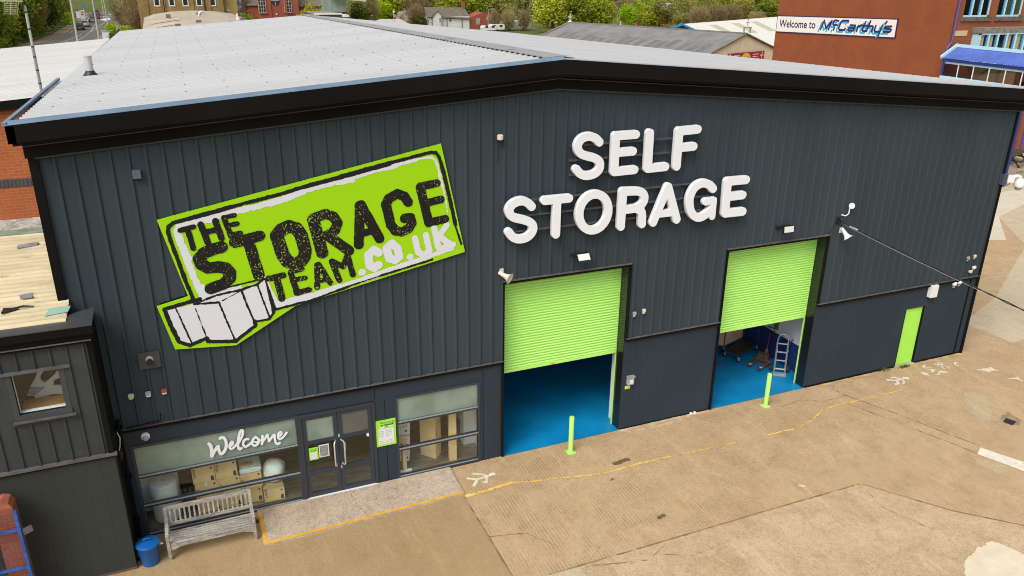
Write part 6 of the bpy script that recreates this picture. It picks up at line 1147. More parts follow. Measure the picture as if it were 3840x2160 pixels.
MB().box(67.7, 168.4, 0, 74.8, 174, 2.5).prism([(67.7, 168.4, 2.5), (71, 168.4, 3.6), (74.8, 168.4, 2.9), (74.8, 168.4, 2.5)], (0, 5, 0)).build('wall', CHAPEL_BRICK, BK); sash(BK, 71.9, 73.3, 1.9, 2.6, 168.4, WFR, DGL, w=.1); MB().box(69.2, 168.33, .9, 70.2, 168.4, 2.3).build('boarded_window', BENCHW, BK)
LR = thing('grey_roof_hut', 'low hut with pale grey hipped roof just over the ridge', 'hut', (42, 150, 0))
MB().box(38.2, 146, 0, 47.6, 152, 1.9).build('wall', WR, LR)
mb = MB(); e = [(37.9, 145.6, 1.9), (48.2, 145.6, 1.75), (48.2, 152.4, 1.9), (37.9, 152.4, 1.9)]; rr = [(41.5, 149, 3.4), (45.6, 149, 3.35)]
mb.poly([e[0], e[1], rr[1], rr[0]]).poly([e[1], e[2], rr[1]]).poly([e[2], e[3], rr[0], rr[1]]).poly([e[3], e[0], rr[0]]).build('roof', M_('pale_felt', (.42, .405, .37), .9, var=.08), LR)
for x, h in ((43.2, 3.2), (43.6, 4.9)):
    pass
cp = thing('pole_camera', 'thin pole with a white globe and crossarm above the grey roof', 'pole', (43.4, 146, 0))
MB().tube([(43.3, 145.4, 0), (43.3, 145.4, 4.75)], .07, 6).bar((42.6, 145.4, 4.3), (43.5, 145.4, 4.4), .08).build('pole', GREYP, cp); MB().lathe([(.05, -.2), (.2, -.1), (.2, .1), (.05, .2)], (43.35, 145.4, 4.9), 10).build('globe', WHITEP, cp)
for i, (x, y, l, h) in enumerate(((72.5, 160, 3.6, 1.6), (76.2, 160.5, 3.4, 1.7), (69.0, 158, 3.2, 1.1), (66.5, 156.5, 3.0, .9))):
    t = thing('caravan', ['white caravan between bare shrubs, left of the pair', 'white caravan under the big lime tree', 'low white trailer right of the cottage', 'low white trailer just before the cottage'][i], 'caravan', (x, y, 0), 'pale caravans below the cottage')
    MB().prism([(x, y, .35), (x + l, y, .35), (x + l + .15, y, .9), (x + l, y, .4 + h), (x + .2, y, .4 + h), (x - .1, y, 1.0)], (0, 1.9, 0)).build('body', WR, t, bevel=.06); MB().box(x + .5, y - .02, .9, x + 1.1, y, 1.4).box(x + 2.0, y - .02, .9, x + 2.7, y, 1.4).build('window', DGL, t); mb = MB(); mb.lathe([(.3, -.1), (.3, .1)], (x + l / 2, y + .2, .3), 10, rotX(R(90))); mb.build('wheel', RUBBER, t)
# slate hall with the crosses
SH = thing('slate_hall', 'cream gabled hall with long grey slate roof and roof crosses', 'hall', (49, 55, 0))
rdg_a = Vector((57.6, 55.0, 6.43)); rdg_b = Vector((49.8, 81.2, 6.22)); dvr = rdg_b - rdg_a
sdir = Vector((-.958, -.286, 0))
el, er = rdg_a + sdir * 6.4 + Vector((0, 0, -1.9)), rdg_a - sdir * 6.4 + Vector((0, 0, -1.95))
SL = M_('slate_roof', (.20, .192, .19), .8, var=.16, vs=.7, stretch=(.6, 1, 3), dirt=((.22, .21, .20), .6, .75))
MB().prism([tuple(rdg_a), tuple(el), tuple(el + dvr), tuple(rdg_b)], (0, 0, .12)).prism([tuple(rdg_a), tuple(rdg_b), tuple(er + dvr), tuple(er)], (0, 0, .12)).build('roof', SL, SH)
CRM = M_('cream_render', (.82, .74, .54), .9, var=.05)
off = dvr.normalized() * .12; z0 = lambda v: (v.x, v.y, 0)
MB().prism([z0(el + off), z0(er + off), tuple(er + off), tuple(rdg_a + off), tuple(el + off)], tuple(dvr.normalized() * .3)).prism([z0(el + off), z0(el + dvr), tuple(el + dvr - Vector((0, 0, .1))), tuple(el + off - Vector((0, 0, .1)))], tuple(-sdir * .3)).build('wall', CRM, SH)
MB().bar(rdg_a + Vector((0, 0, .16)), rdg_b + Vector((0, 0, .16)), .25, .14).bar(rdg_a + Vector((0, 0, .14)), el + Vector((0, 0, .14)), .22, .1).bar(rdg_a + Vector((0, 0, .14)), er + Vector((0, 0, .14)), .22, .1).bar(rdg_b + Vector((0, 0, .16)), el + dvr + Vector((0, 0, .16)), .35, .14).build('ridge_tiles', M_('ridge_tile', (.20, .175, .14), .9, var=.2, vs=2), SH)
mb = MB(); rg = random.Random(9)
for k in range(16):
    t0_ = .05 + .055 * k + rg.uniform(-.01, .01); s0_ = .45 + .25 * rg.random(); e2 = el - rdg_a
    q = [rdg_a + dvr * (t0_ + dt_) + e2 * (s0_ + ds_) + Vector((0, 0, .135)) for dt_, ds_ in ((0, 0), (.035, 0), (.035, .35), (0, .35))]
    mb.poly([tuple(v) for v in q])
mb.build('slate_repair', M_('dark_slate', (.15, .145, .14), .85, var=.2, vs=2), SH)
def cross(p, s, parent, mat, name='cross'):
    p = Vector(p); u = sdir.normalized() * -1; mb = MB(); mb.bar(p, p + Vector((0, 0, .9 * s)), .09 * s).bar(p + Vector((0, 0, .55 * s)) - u * .3 * s, p + Vector((0, 0, .55 * s)) + u * .3 * s, .09 * s)
    mb.lathe([(.30 * s, -.1 * s), (.16 * s, .02 * s), (.05 * s, .1 * s)], p, 8)
    for q in (Vector((0, 0, .95 * s)),): mb.lathe([(.02, -.1 * s), (.1 * s, 0), (.02, .1 * s)], p + q, 8)
    for sg in (-1, 1): mb.lathe([(.02, -.08 * s), (.09 * s, 0), (.02, .08 * s)], p + Vector((0, 0, .55 * s)) + u * .33 * s * sg, 8)
    return mb.build(name, mat, parent)
cross(rdg_b + Vector((0, 0, .3)), .9, SH, LETTER); cross(rdg_a + Vector((0, 0, .85)), .75, SH, M_('aged_cross', (.5, .46, .38), .7))
MB().box(rdg_a.x - .45, rdg_a.y - .1, rdg_a.z + .2, rdg_a.x - .38, rdg_a.y + .1, rdg_a.z + .75).box(rdg_a.x + .38, rdg_a.y - .1, rdg_a.z + .2, rdg_a.x + .45, rdg_a.y + .1, rdg_a.z + .75).box(rdg_a.x - .5, rdg_a.y - .12, rdg_a.z + .7, rdg_a.x + .5, rdg_a.y + .12, rdg_a.z + .82).build('cross_stand', GREYP, SH)
cross(rdg_a.lerp(rdg_b, .62) + Vector((0, 2, .2)), .4, SH, LETTER)
# red banner on the gable
BN2 = thing('banner', 'crimson banner with yellow emblem and white crosses on the cream gable', 'banner', tuple(rdg_a + Vector((0, -.2, -2))))
ux = -sdir.normalized(); nrm = Vector((.286, -.958, 0)); Bo = rdg_a + nrm * .06 + Vector((0, 0, -2.60)) + ux * -3.05
Mb = Matrix(((ux.x, 0, nrm.x, Bo.x), (ux.y, 0, nrm.y, Bo.y), (0, 1, 0, Bo.z), (0, 0, 0, 1)))
def bpl(name, mat, pts, w): return MB().poly([tuple(Mb @ Vector((x, y, w))) for x, y in pts]).build(name, mat, BN2, fix=False)
bpl('sheet', M_('banner_red', (.42, .012, .055), .6), rect(0, -.35, 6.65, .82), 0)
bpl('emblem', M_('banner_yellow', (.75, .66, .05), .6), [(3.3 + .85 * math.cos(t), .1 + .66 * math.sin(t)) for t in np.linspace(0, 6.2, 20)], .01)
for k in range(5): bpl('emblem_figure', INK, rect(2.72 + k * .25, -.2, 2.9 + k * .25, .28 + .08 * (k % 2)), .02)
for x in (.45, 6.2): strokes_mesh('cross_mark', LETTER, Mb @ Matrix.Translation((0, 0, .012)), [(.09, [(x, -.25), (x, .68)]), (.09, [(x - .3, .38), (x + .3, .38)]), (.16, [(x, .68), (x, .69)])], res=.02, parent=BN2)
for x in (1.1, 4.5):
    for k, wd in enumerate((1.1, .9, 1.2)): bpl('print_line', PAPER, rect(x, .5 - k * .24, x + wd, .58 - k * .24), .012)
# blue trimmed white shed
BS = thing('white_roof_shed', 'white sheet roofed shed with bright blue verge behind the slate hall', 'shed', (80, 92, 0))
p0, p1, p2 = Vector((70.2, 90, 4.3)), Vector((73.2, 90, 5.28)), Vector((85.1, 90, .92)); dd_ = Vector((24, 6.5, .55))
MB().prism([tuple(p1), tuple(p2), tuple(p2 + dd_), tuple(p1 + dd_)], (0, 0, .1)).prism([tuple(p0), tuple(p1), tuple(p1 + dd_), tuple(p0 + dd_)], (0, 0, .1)).build('roof', M_('white_sheet', (.76, .74, .68), .6, var=.04), BS)
MB().prism([(70.2, 90.1, 0), (84.9, 90.1, 0), (84.9, 90.1, .9), (73.2, 90.1, 5.2), (70.2, 90.1, 4.2)], (.1, .2, 0)).build('wall', M_('navy_cladding', (.02, .035, .09), .6), BS)
VB = M_('verge_blue', (.02, .28, .58), .4); MB().bar(p0 + Vector((0, -.1, .05)), p1 + Vector((0, -.1, .05)), .2, .3).bar(p1 + Vector((0, -.1, .05)), p2 + Vector((0, -.1, .05)), .2, .3).build('verge_trim', VB, BS)
mb = MB(); nn = (p2 - p1)
for k in (.2, .42, .62): a = p1 + dd_ * k + nn * .10; b = p1 + dd_ * k + nn * .45; mb.prism([tuple(a), tuple(b), tuple(b + dd_ * .07), tuple(a + dd_ * .07)], (0, 0, .13))
mb.build('rooflight', M_('rooflight', (.55, .50, .38), .5), BS)
# tank, crates and brick walls among the trees
for i, (x, y, z, sc) in enumerate(((99.8, 176, 3.4, 1.0), (127.5, 178, 3.3, 1.1))):
    t = thing('tank', ['grey cylinder tank on a stand above the ribbed container', 'grey cylinder tank beside pipe racks at the wood edge'][i], 'tank', (x, y, 0), 'grey tanks at the wood edge')
    MB().lathe([(.2, -1.6), (.95, -1.5), (1.0, -1.3), (1.0, 1.3), (.95, 1.5), (.2, 1.6)], (x, y, z + .9), 16, Matrix.Rotation(R(90), 4, 'Y')).build('vessel', ALU, t, smooth=True)
    MB().box(x - 1.2, y - .6, 0, x - .9, y + .6, z).box(x + .9, y - .6, 0, x + 1.2, y + .6, z).build('stand', BLACKP, t); MB().bar((x + (1.5 if i == 0 else -1.5), y, z + 1), (x + (7 if i == 0 else -7), y, z + (-.6 if i == 0 else .9)), .25).bar((x + (1.5 if i == 0 else -1.5), y, z - .3), (x + (7 if i == 0 else -7), y, z - .5), .12).build('pipe', PAVE if False else GREYP, t)
ct = thing('container', 'white and dark ribbed container below the left grey tank', 'container', (102.6, 174, 0))
mb = MB(); mb2 = MB()
for k in range(9): (mb2 if k in (3, 5) else mb).box(100.2 + k * .5, 173.5 + .05 * (k % 2), 0, 100.68 + k * .5, 176, 3.1)
mb.build('panel', WR, ct); mb2.build('dark_panel', M_('container_dark', (.07, .065, .06), .7), ct)
bw = thing('brick_wall', 'orange brick wall among trees under the right tank', 'wall', (118, 168, 0)); MB().box(113, 168, 0, 121.5, 168.4, 2.2).build('wall', CHAPEL_BRICK, bw); MB().box(112.9, 167.9, 2.2, 121.6, 168.5, 2.45).build('coping', BENCHW, bw)
gw = thing('concrete_panel_wall', 'grey concrete panel wall at the wood edge', 'wall', (140, 166, 0)); MB().box(131.5, 166, 0, 139, 166.3, 3.3).build('panel', M_('panel_grey', (.27, .27, .22), .9, var=.15), gw); MB().box(139, 166, 0, 144, 166.3, 2.2).build('low_panel', bpy.data.materials['panel_grey'], gw)

# ------------------------------------------------------------------ road, kerbs, markings
road = [(-24, 120), (-20.6, 140), (-18.6, 150), (-17.2, 170), (-16.9, 190), (-16.6, 215), (-17.2, 240), (-19.2, 258), (-24, 275), (-40, 290), (-40, 305), (-20, 300), (-12.2, 282), (-10.6, 262), (-10.0, 240), (-9.6, 215), (-9.0, 190), (-9.6, 170), (-10.8, 155), (-12.6, 140), (-15, 120)]
sheet('road', ASPH, road, -.006)
def strip(pts, w0, w1):
    L = []; Rr = []
    for i, p in enumerate(pts):
        a, b = Vector(pts[max(0, i - 1)]), Vector(pts[min(len(pts) - 1, i + 1)]); d = (b - a).normalized(); n = Vector((-d.y, d.x)); q = Vector(p)
        L.append(q + n * w0); Rr.append(q + n * w1)
    return L, Rr
def strip_mesh(mb, pts, w0, w1, z, dash=None):
    L, Rr = strip(pts, w0, w1)
    for i in range(len(pts) - 1):
        k = 1 if not dash else max(1, int((Vector(pts[i + 1]) - Vector(pts[i])).length / dash))
        for j in range(k):
            t0, t1 = j / k, (j + (.55 if dash else 1)) / k
            q = [L[i].lerp(L[i + 1], t0), Rr[i].lerp(Rr[i + 1], t0), Rr[i].lerp(Rr[i + 1], t1), L[i].lerp(L[i + 1], t1)]; mb.poly([(p.x, p.y, z) for p in q])
    return mb
le = [Vector(p) for p in road[:9]]; re_ = [Vector(p) for p in reversed(road[12:])]
structure('pavement', strip_mesh(MB(), le, .0, 2.2, .09), PAVE); structure('pavement', strip_mesh(MB(), re_, -2.4, 0, .09), PAVE)
mb = MB()
for q in (le, re_):
    for a, b in zip(q[:-1], q[1:]): mb.bar((a.x, a.y, .045), (b.x, b.y, .045), .16, .13)
structure('kerb', mb, M_('kerb_stone', (.33, .29, .23), .9))
structure('yellow_line', strip_mesh(MB(), le, -.5, -.38, .004), YEL)
structure('white_line', strip_mesh(MB(), [(-17.6, 130), (-15.9, 150), (-14.4, 165), (-14.2, 172)], -.09, .09, .004, dash=1.6), ROADW)
structure('white_line', strip_mesh(MB(), [(-14.2, 140), (-13.9, 151), (-13.2, 165), (-13.0, 177.6)], -.09, .09, .004, dash=1.8), ROADW)
structure('white_line', strip_mesh(strip_mesh(MB(), [(-13.0, 177.6), (-13.3, 195), (-13.5, 221)], -.09, .09, .004, dash=2), [(-12.9, 177.6), (-12.2, 195), (-11.7, 215)], -.09, .09, .004, dash=2), ROADW)
mb = MB(); mb.poly([(-13.5, 221, .004), (-11.6, 217, .004), (-11.0, 224, .004), (-11.5, 232, .004), (-13.0, 228, .004)])
mb.poly([(-13.4, 238, .004), (-11.6, 240, .004), (-11.3, 241.5, .004), (-13.6, 239.6, .004)]).poly([(-12.6, 246, .004), (-11.0, 252, .004), (-10.9, 258, .004), (-12.0, 256, .004)])
structure('road_marking', mb, ROADW)
sheet('verge', GRASS, [(-60, 110), (-27, 110), (-23, 140), (-21, 150), (-19.6, 172), (-19.3, 215), (-22, 255), (-60, 275)], .02)
# ------------------------------------------------------------------ hills rising behind
mb = MB(); nx, ny = 40, 16
def hz(x, y): return max(-.5, (y - 255) * .16 + 1.2 * math.sin(x * .05) + .8 * math.sin(y * .09 + x * .02))
for i in range(nx):
    for j in range(ny):
        x0_, x1_ = -220 + i * 14, -220 + (i + 1) * 14; y0_, y1_ = 250 + j * 14, 250 + (j + 1) * 14
        mb.poly([(x0_, y0_, hz(x0_, y0_)), (x1_, y0_, hz(x1_, y0_)), (x1_, y1_, hz(x1_, y1_)), (x0_, y1_, hz(x0_, y1_))])
structure('hills', mb, GRASS)
# ------------------------------------------------------------------ trees
def leaf_cloud(rg, n, clumps, r, size, squash=1.0, shell=.55):
    """n leaf quads gathered into clumps through an ellipsoid crown of half-axes r"""
    d = rg.normal(size=(clumps, 3)); d /= np.linalg.norm(d, axis=1)[:, None]
    rad = rg.uniform(shell, 1.0, clumps) ** .7
    c = d * rad[:, None]; c[:, 2] = np.where(c[:, 2] < -.75, c[:, 2] * .6, c[:, 2])
    k = rg.randint(0, clumps, n); cr = rg.uniform(.16, .34, clumps)
    o = rg.normal(size=(n, 3)) * cr[k][:, None] * .62
    p = (c[k] + o) * np.array(r)
    a = rg.normal(size=(n, 3)); a /= np.linalg.norm(a, axis=1)[:, None]; b = np.cross(a, rg.normal(size=(n, 3))); b /= np.linalg.norm(b, axis=1)[:, None] + 1e-9
    s = (size * rg.uniform(.6, 1.35, n))[:, None]
    return np.stack([p - a * s - b * s * .5, p + a * s - b * s * .5, p + a * s * .8 + b * s * .6, p - a * s * .8 + b * s * .6], 1)
def mesh_quads(name, Q, mat):
    me = bpy.data.meshes.new(name); n = len(Q); V = Q.reshape(-1, 3)
    me.vertices.add(4 * n); me.vertices.foreach_set('co', V.astype(np.float32).ravel())
    me.loops.add(4 * n); me.loops.foreach_set('vertex_index', np.arange(4 * n, dtype=np.int32))
    me.polygons.add(n); me.polygons.foreach_set('loop_start', np.arange(0, 4 * n, 4, dtype=np.int32)); me.polygons.foreach_set('loop_total', np.full(n, 4, np.int32))
    me.update(calc_edges=True); me.materials.append(mat); return me
BARK = M_('bark', (.085, .062, .04), .95, var=.3, vs=6)
def trunk_mb(rg, h, r, limbs=7, spread=.55, z0=0.0):
    mb = MB(); mb.tube([(0, 0, z0), (rg.uniform(-.1, .1), rg.uniform(-.1, .1), h * .35), (rg.uniform(-.2, .2), rg.uniform(-.2, .2), h * .62), (rg.uniform(-.3, .3), rg.uniform(-.3, .3), h * .85)], [r, r * .8, r * .5, r * .15], 7)
    for i in range(limbs):
        a = 6.28 * i / limbs + rg.uniform(-.4, .4); t = rg.uniform(.22, .6); L = h * spread * rg.uniform(.45, .8)
        p = Vector((0, 0, h * t)); q = p + Vector((math.cos(a) * L * .5, math.sin(a) * L * .5, L * .35)); s_ = q + Vector((math.cos(a) * L * .35, math.sin(a) * L * .35, L * .4))
        mb.tube([p, q, s_], [r * .4, r * .25, r * .08], 5)
    return mb
FOL = dict(lime=foliage_mat('lime_leaf', (.17, .21, .015), (.40, .42, .045), .35), olive=foliage_mat('olive_leaf', (.13, .13, .028), (.32, .29, .07), .3), green=foliage_mat('green_leaf', (.065, .10, .015), (.22, .27, .03), .3),
    dark=foliage_mat('dark_leaf', (.035, .05, .012), (.13, .15, .03), .25), bright=foliage_mat('bright_leaf', (.22, .32, .012), (.40, .52, .03), .35), brown=foliage_mat('twig_brown', (.17, .13, .06), (.34, .26, .13), .2), blossom=foliage_mat('blossom', (.36, .30, .22), (.58, .50, .40), .3), hedge=foliage_mat('hedge_leaf', (.07, .11, .012), (.2, .27, .025), .25))
PROTO = {}
def proto(kind, v):
    if (kind, v) in PROTO: return PROTO[kind, v]
    rg = np.random.RandomState(hash_(kind) + v * 17)
    r = (2.6, 2.4, 3.6) if kind != 'brown' else (2.3, 2.3, 3.6)
    t = trunk_mb(rg, 7.6, .17, 9 if kind == 'brown' else 7).build('trunk', BARK, None, smooth=True); bpy.context.scene.collection.objects.unlink(t)
    n = 4200
    if kind == 'brown':      # bare twigs: long thin upright slivers
        k = 3000; d = rg.normal(size=(k, 3)); d /= np.linalg.norm(d, axis=1)[:, None]; p = d * (rg.uniform(.15, 1, k) ** .6)[:, None] * np.array(r)
        a = d * .55 + rg.normal(size=(k, 3)) * .35 + np.array([0, 0, .75]); a /= np.linalg.norm(a, axis=1)[:, None]; b = np.cross(a, rg.normal(size=(k, 3))); b /= np.linalg.norm(b, axis=1)[:, None]
        l = rg.uniform(.3, .8, k)[:, None]; w = rg.uniform(.012, .03, k)[:, None]; Q = np.stack([p - a * l - b * w, p - a * l + b * w, p + a * l + b * w * .4, p + a * l - b * w * .4], 1)
        Q = np.concatenate([Q, leaf_cloud(rg, 500, 40, r, .11, shell=.3)])
    else:
        Q = leaf_cloud(rg, n, 70, r, .17 if kind != 'blossom' else .13, shell=.35)
    Q[:, :, 2] += 4.2
    c = bpy.data.objects.new('crown', mesh_quads('crown', Q, FOL[kind]))
    PROTO[kind, v] = (t.data, c.data); return PROTO[kind, v]
def hash_(s): return sum((i + 1) * ord(c) for i, c in enumerate(s)) % 9973
def tree(kind, x, y, h, w, label, group, v=0, z=0.0, rot=0.0):
    tm, cm = proto(kind, v); o = thing('tree', label, 'tree', (x, y, z), group)
    o.scale = (w / 5.2, w / 5.2, h / 7.8); o.rotation_euler = (0, 0, rot)
    for n_, me in (('trunk', tm), ('crown', cm)):
        q = bpy.data.objects.new(n_, me); COL.objects.link(q); q.parent = o
    return o
RT = random.Random(11)
ADJ = dict(lime='lime green', olive='olive', green='mid green', dark='dark green', bright='bright yellow green', brown='bare brown', blossom='pale blossoming', hedge='clipped green')
def trees(lst, group, where):
    for i, (k, x, y, h, w) in enumerate(lst):
        tree(k, x, y, h, w, '%s tree %s' % (ADJ[k], where[i] if isinstance(where, (list, tuple)) else where), group, v=i % 2, rot=RT.uniform(0, 6.28))
trees([('green', -29, 128, 10, 8), ('lime', -26.5, 136, 11, 7), ('green', -25.5, 143, 9, 7), ('lime', -25, 150, 11, 7), ('green', -23.5, 156, 10, 6.5), ('olive', -23.6, 163, 11, 7), ('green', -22.4, 169, 10, 6), ('brown', -22.6, 176, 10, 6), ('dark', -21.6, 183, 9, 5.5), ('green', -21.2, 191, 10, 6), ('olive', -21.5, 200, 10, 6), ('lime', -22, 214, 9, 6)], 'trees along the road verge',
    ['at the far left edge behind the mast', 'second from the left along the verge', 'behind the mast at the verge', 'right of the mast pole', 'with deep shade behind the left lamp post', 'above the blue road sign', 'just left of the blue road sign', 'with bare crown by the blue road sign', 'right behind the blue road sign', 'behind the middle lamp post', 'beside the parked white van boards', 'nearest the road bend'])
trees([('lime', -34, 150, 13, 9), ('bright', -29.5, 162, 13, 7), ('olive', -30, 176, 14, 9), ('blossom', -25.5, 190, 9, 6), ('green', -27, 205, 14, 9), ('lime', -27, 222, 13, 9), ('green', -24, 242, 12, 8), ('olive', -32, 260, 13, 10), ('lime', -14, 316, 9, 9), ('green', -4, 300, 11, 9), ('olive', -22, 322, 10, 9), ('brown', -8, 325, 10, 9), ('olive', -29, 318, 10, 10)], 'taller trees behind the verge',
    ['towering at the upper left corner', 'glowing right of the mast top', 'filling the gap behind the verge', 'with cream flowers beside the middle lamp post', 'behind the blossoming tree', 'above the white and red boards', 'left of the road bend', 'far up beside the bend', 'on the bank where the road turns', 'right of the road turn', 'at the top of the road bend', 'behind the road turn, bare and far', 'left of the top of the road bend'])
trees([('brown', -3.2, 168, 11.5, 9), ('brown', -6.2, 176, 8, 6), ('brown', -2.8, 152, 6, 5)], 'bare trees right of the road', ['large and twiggy left of the stone building', 'thinner, nearest the road kerb', 'low and twiggy before the stone building'])
trees([('lime', 25.6, 136, 6.4, 4.6), ('dark', 41, 165, 6.5, 4.5), ('green', 16.5, 137, 4.5, 2.6), ('green', 13.6, 128, 5.6, 2.5)], 'trees by the chapel', ['before the brown roofed house right of the chapel', 'ivy covered right of the green shed', 'small, under the chapel left window', 'small, at the edge of the beige roof'])
trees([('brown', 47, 185, 8, 8), ('olive', 52, 196, 9, 8), ('bright', 53.5, 190, 7.5, 6.5), ('blossom', 52.5, 172, 3.9, 4.4), ('olive', 57, 190, 8, 8), ('green', 60, 198, 8, 8), ('brown', 60, 186, 8, 8), ('brown', 55.5, 171, 5.6, 5), ('dark', 54.0, 164, 3.6, 4), ('lime', 73, 196, 8, 8), ('lime', 80, 200, 8, 9), ('green', 66, 203, 9, 8), ('olive', 87, 198, 8, 8)], 'trees around the cottage',
    ['left of the bright one behind the ridge', 'behind the bright yellow green tree', 'standing out beyond the ridge', 'low, with cream twigs by the grey roof', 'right of the blossom', 'tall at the picture top above the grey hut', 'with reddish crown left of the cottage', 'leaning on the cottage left gable', 'low, at the cottage left corner', 'behind the cottage roof middle', 'behind the cottage chimney', 'behind the cottage left gable', 'right of the cottage chimney'])
trees([('brown', 70.5, 160, 4.6, 3.6), ('brown', 73.5, 159, 5.0, 3.8), ('brown', 77, 158, 4.6, 3.6)], 'bare shrubs before the brick outbuilding', ['left one of the three bare shrubs', 'tallest of the three bare shrubs', 'right one, touching the big lime tree'])
trees([('lime', 80.5, 150, 8.6, 8), ('green', 84, 146, 8.2, 6.5), ('lime', 90, 150, 8.6, 8), ('lime', 95, 156, 7.4, 7), ('olive', 88, 166, 8, 8), ('bright', 102.5, 167, 3.2, 3.6), ('bright', 107.5, 163, 5.2, 5), ('lime', 111, 160, 5.6, 6), ('olive', 114.5, 160, 6.6, 6.5), ('olive', 118, 155, 3.6, 5)], 'lime trees beyond the slate hall',
    ['largest, right of the caravans', 'darker, in the middle of the big lime clump', 'right half of the big lime clump', 'right end of the big lime clump, left of the tank', 'behind the big lime clump', 'small, at the foot of the container', 'right beside the container', 'round, left of the grey green round tree', 'rounded, right of the container', 'low, left of the orange brick wall'])
trees([('brown', 119, 150, 5.6, 6), ('brown', 123.5, 150, 6.4, 7), ('brown', 128, 150, 6, 6.5), ('olive', 132, 153, 6, 6), ('brown', 136, 150, 4.4, 5), ('olive', 139, 160, 7, 7), ('bright', 131.5, 132, 2.2, 4.8), ('green', 150, 164, 6, 7), ('lime', 146, 176, 8, 7), ('brown', 156, 160, 6.4, 7), ('olive', 163, 162, 7.4, 8), ('brown', 170, 165, 7.4, 8), ('green', 176, 168, 8, 8)], 'trees at the wood edge',
    ['left end of the pinkish bare group', 'twiggy, in the middle of the bare group', 'twiggy, right end of the bare group', 'behind the blue verge of the shed', 'low, left of the concrete panel wall', 'over the concrete panel wall', 'low, with pale leaves just over the white shed roof', 'right of the concrete panel wall', 'tall and fresh right of the dark wood', 'thin, left of the office corner', 'behind the thin bare one by the office', 'partly hidden by the office sign', 'mostly hidden by the red office'])
# woodland mass on the slope
Qs = {}
rg = np.random.RandomState(3)
for row, (yy, step) in enumerate(((212, 6.0), (226, 6.0), (242, 6.5), (262, 7.5), (286, 9))):
    x = -2.0 if row < 3 else -70
    while x < 245:
        x += step * rg.uniform(.7, 1.25); y = yy + rg.uniform(-5, 5)
        if -30 < x < 8 and yy < 300 and row < 4: continue
        kind = ['lime', 'olive', 'green', 'brown', 'olive', 'dark', 'brown'][rg.randint(7)]; h = rg.uniform(7.5, 12); w = rg.uniform(3.2, 4.6)
        q = leaf_cloud(rg, 620, 26, (w, w, h * .52), .30 if kind != 'brown' else .2, shell=.3); q += np.array([x, y, h * .5 + max(0, hz(x, y))]); Qs.setdefault(kind, []).append(q)
allq = np.concatenate([np.concatenate(v) for v in Qs.values()]); me = mesh_quads('woodland', allq, FOL['lime']); me.materials.clear()
idx = []
for i, (k, v) in enumerate(Qs.items()):
    me.materials.append(FOL[k]); idx += [i] * sum(len(q) for q in v)
me.polygons.foreach_set('material_index', np.array(idx, np.int32))
wo = bpy.data.objects.new('woodland', me); COL.objects.link(wo); tag(wo, 'mixed spring woodland covering the slope behind the buildings', 'woodland', kind='stuff')
mb = MB()
for i in range(170):
    x = rg.uniform(40, 240); y = rg.uniform(205, 232); h = rg.uniform(5, 9); mb.tube([(x, y, 0), (x + rg.uniform(-.4, .4), y, h)], [rg.uniform(.1, .2), .04], 5)
wt = mb.build('woodland_trunks', BARK); tag(wt, 'thin pale tree trunks within the spring woodland', 'tree trunks', kind='stuff')
# verge undergrowth, hedges
Q = []
for i in range(70):
    x = -21.5 - rg.uniform(0, 7); y = rg.uniform(128, 212); q = leaf_cloud(rg, 240, 10, (1.6, 1.6, 1.3), .18, shell=.2) + np.array([x, y, 1.0]); Q.append(q)
un = bpy.data.objects.new('undergrowth', mesh_quads('undergrowth', np.concatenate(Q), FOL['green'])); COL.objects.link(un); tag(un, 'dark bushy undergrowth along the left road verge', 'undergrowth', kind='stuff')
def hedge(x0, y0, x1, y1, h, lab, seed, kind='hedge'):
    r_ = np.random.RandomState(seed); n = 1500; p = r_.uniform(0, 1, (n, 3)) * np.array([x1 - x0, y1 - y0, h]) + np.array([x0, y0, 0]); 
    a = r_.normal(size=(n, 3)); a /= np.linalg.norm(a, axis=1)[:, None]; b = np.cross(a, r_.normal(size=(n, 3))); b /= np.linalg.norm(b, axis=1)[:, None]; s = r_.uniform(.08, .18, n)[:, None]
    o = bpy.data.objects.new('hedge', mesh_quads('hedge', np.stack([p - a * s, p - b * s, p + a * s, p + b * s], 1), FOL[kind])); COL.objects.link(o); tag(o, lab, 'hedge')
hedge(-8.9, 150, -7.2, 158, 2.6, 'bright clipped hedge at the far left end of the big roof', 5, 'bright'); hedge(-6.6, 156, -3.6, 158, 2.2, 'clipped hedge below the dark car right of the road', 6, 'bright'); hedge(-8.0, 142, -5.5, 150, 1.8, 'low dark hedge behind the far roof corner', 7, 'dark')
hedge(-19.6, 200, -18.2, 212, 2.4, 'bright roadside bush beside the parked dark car', 8, 'bright')
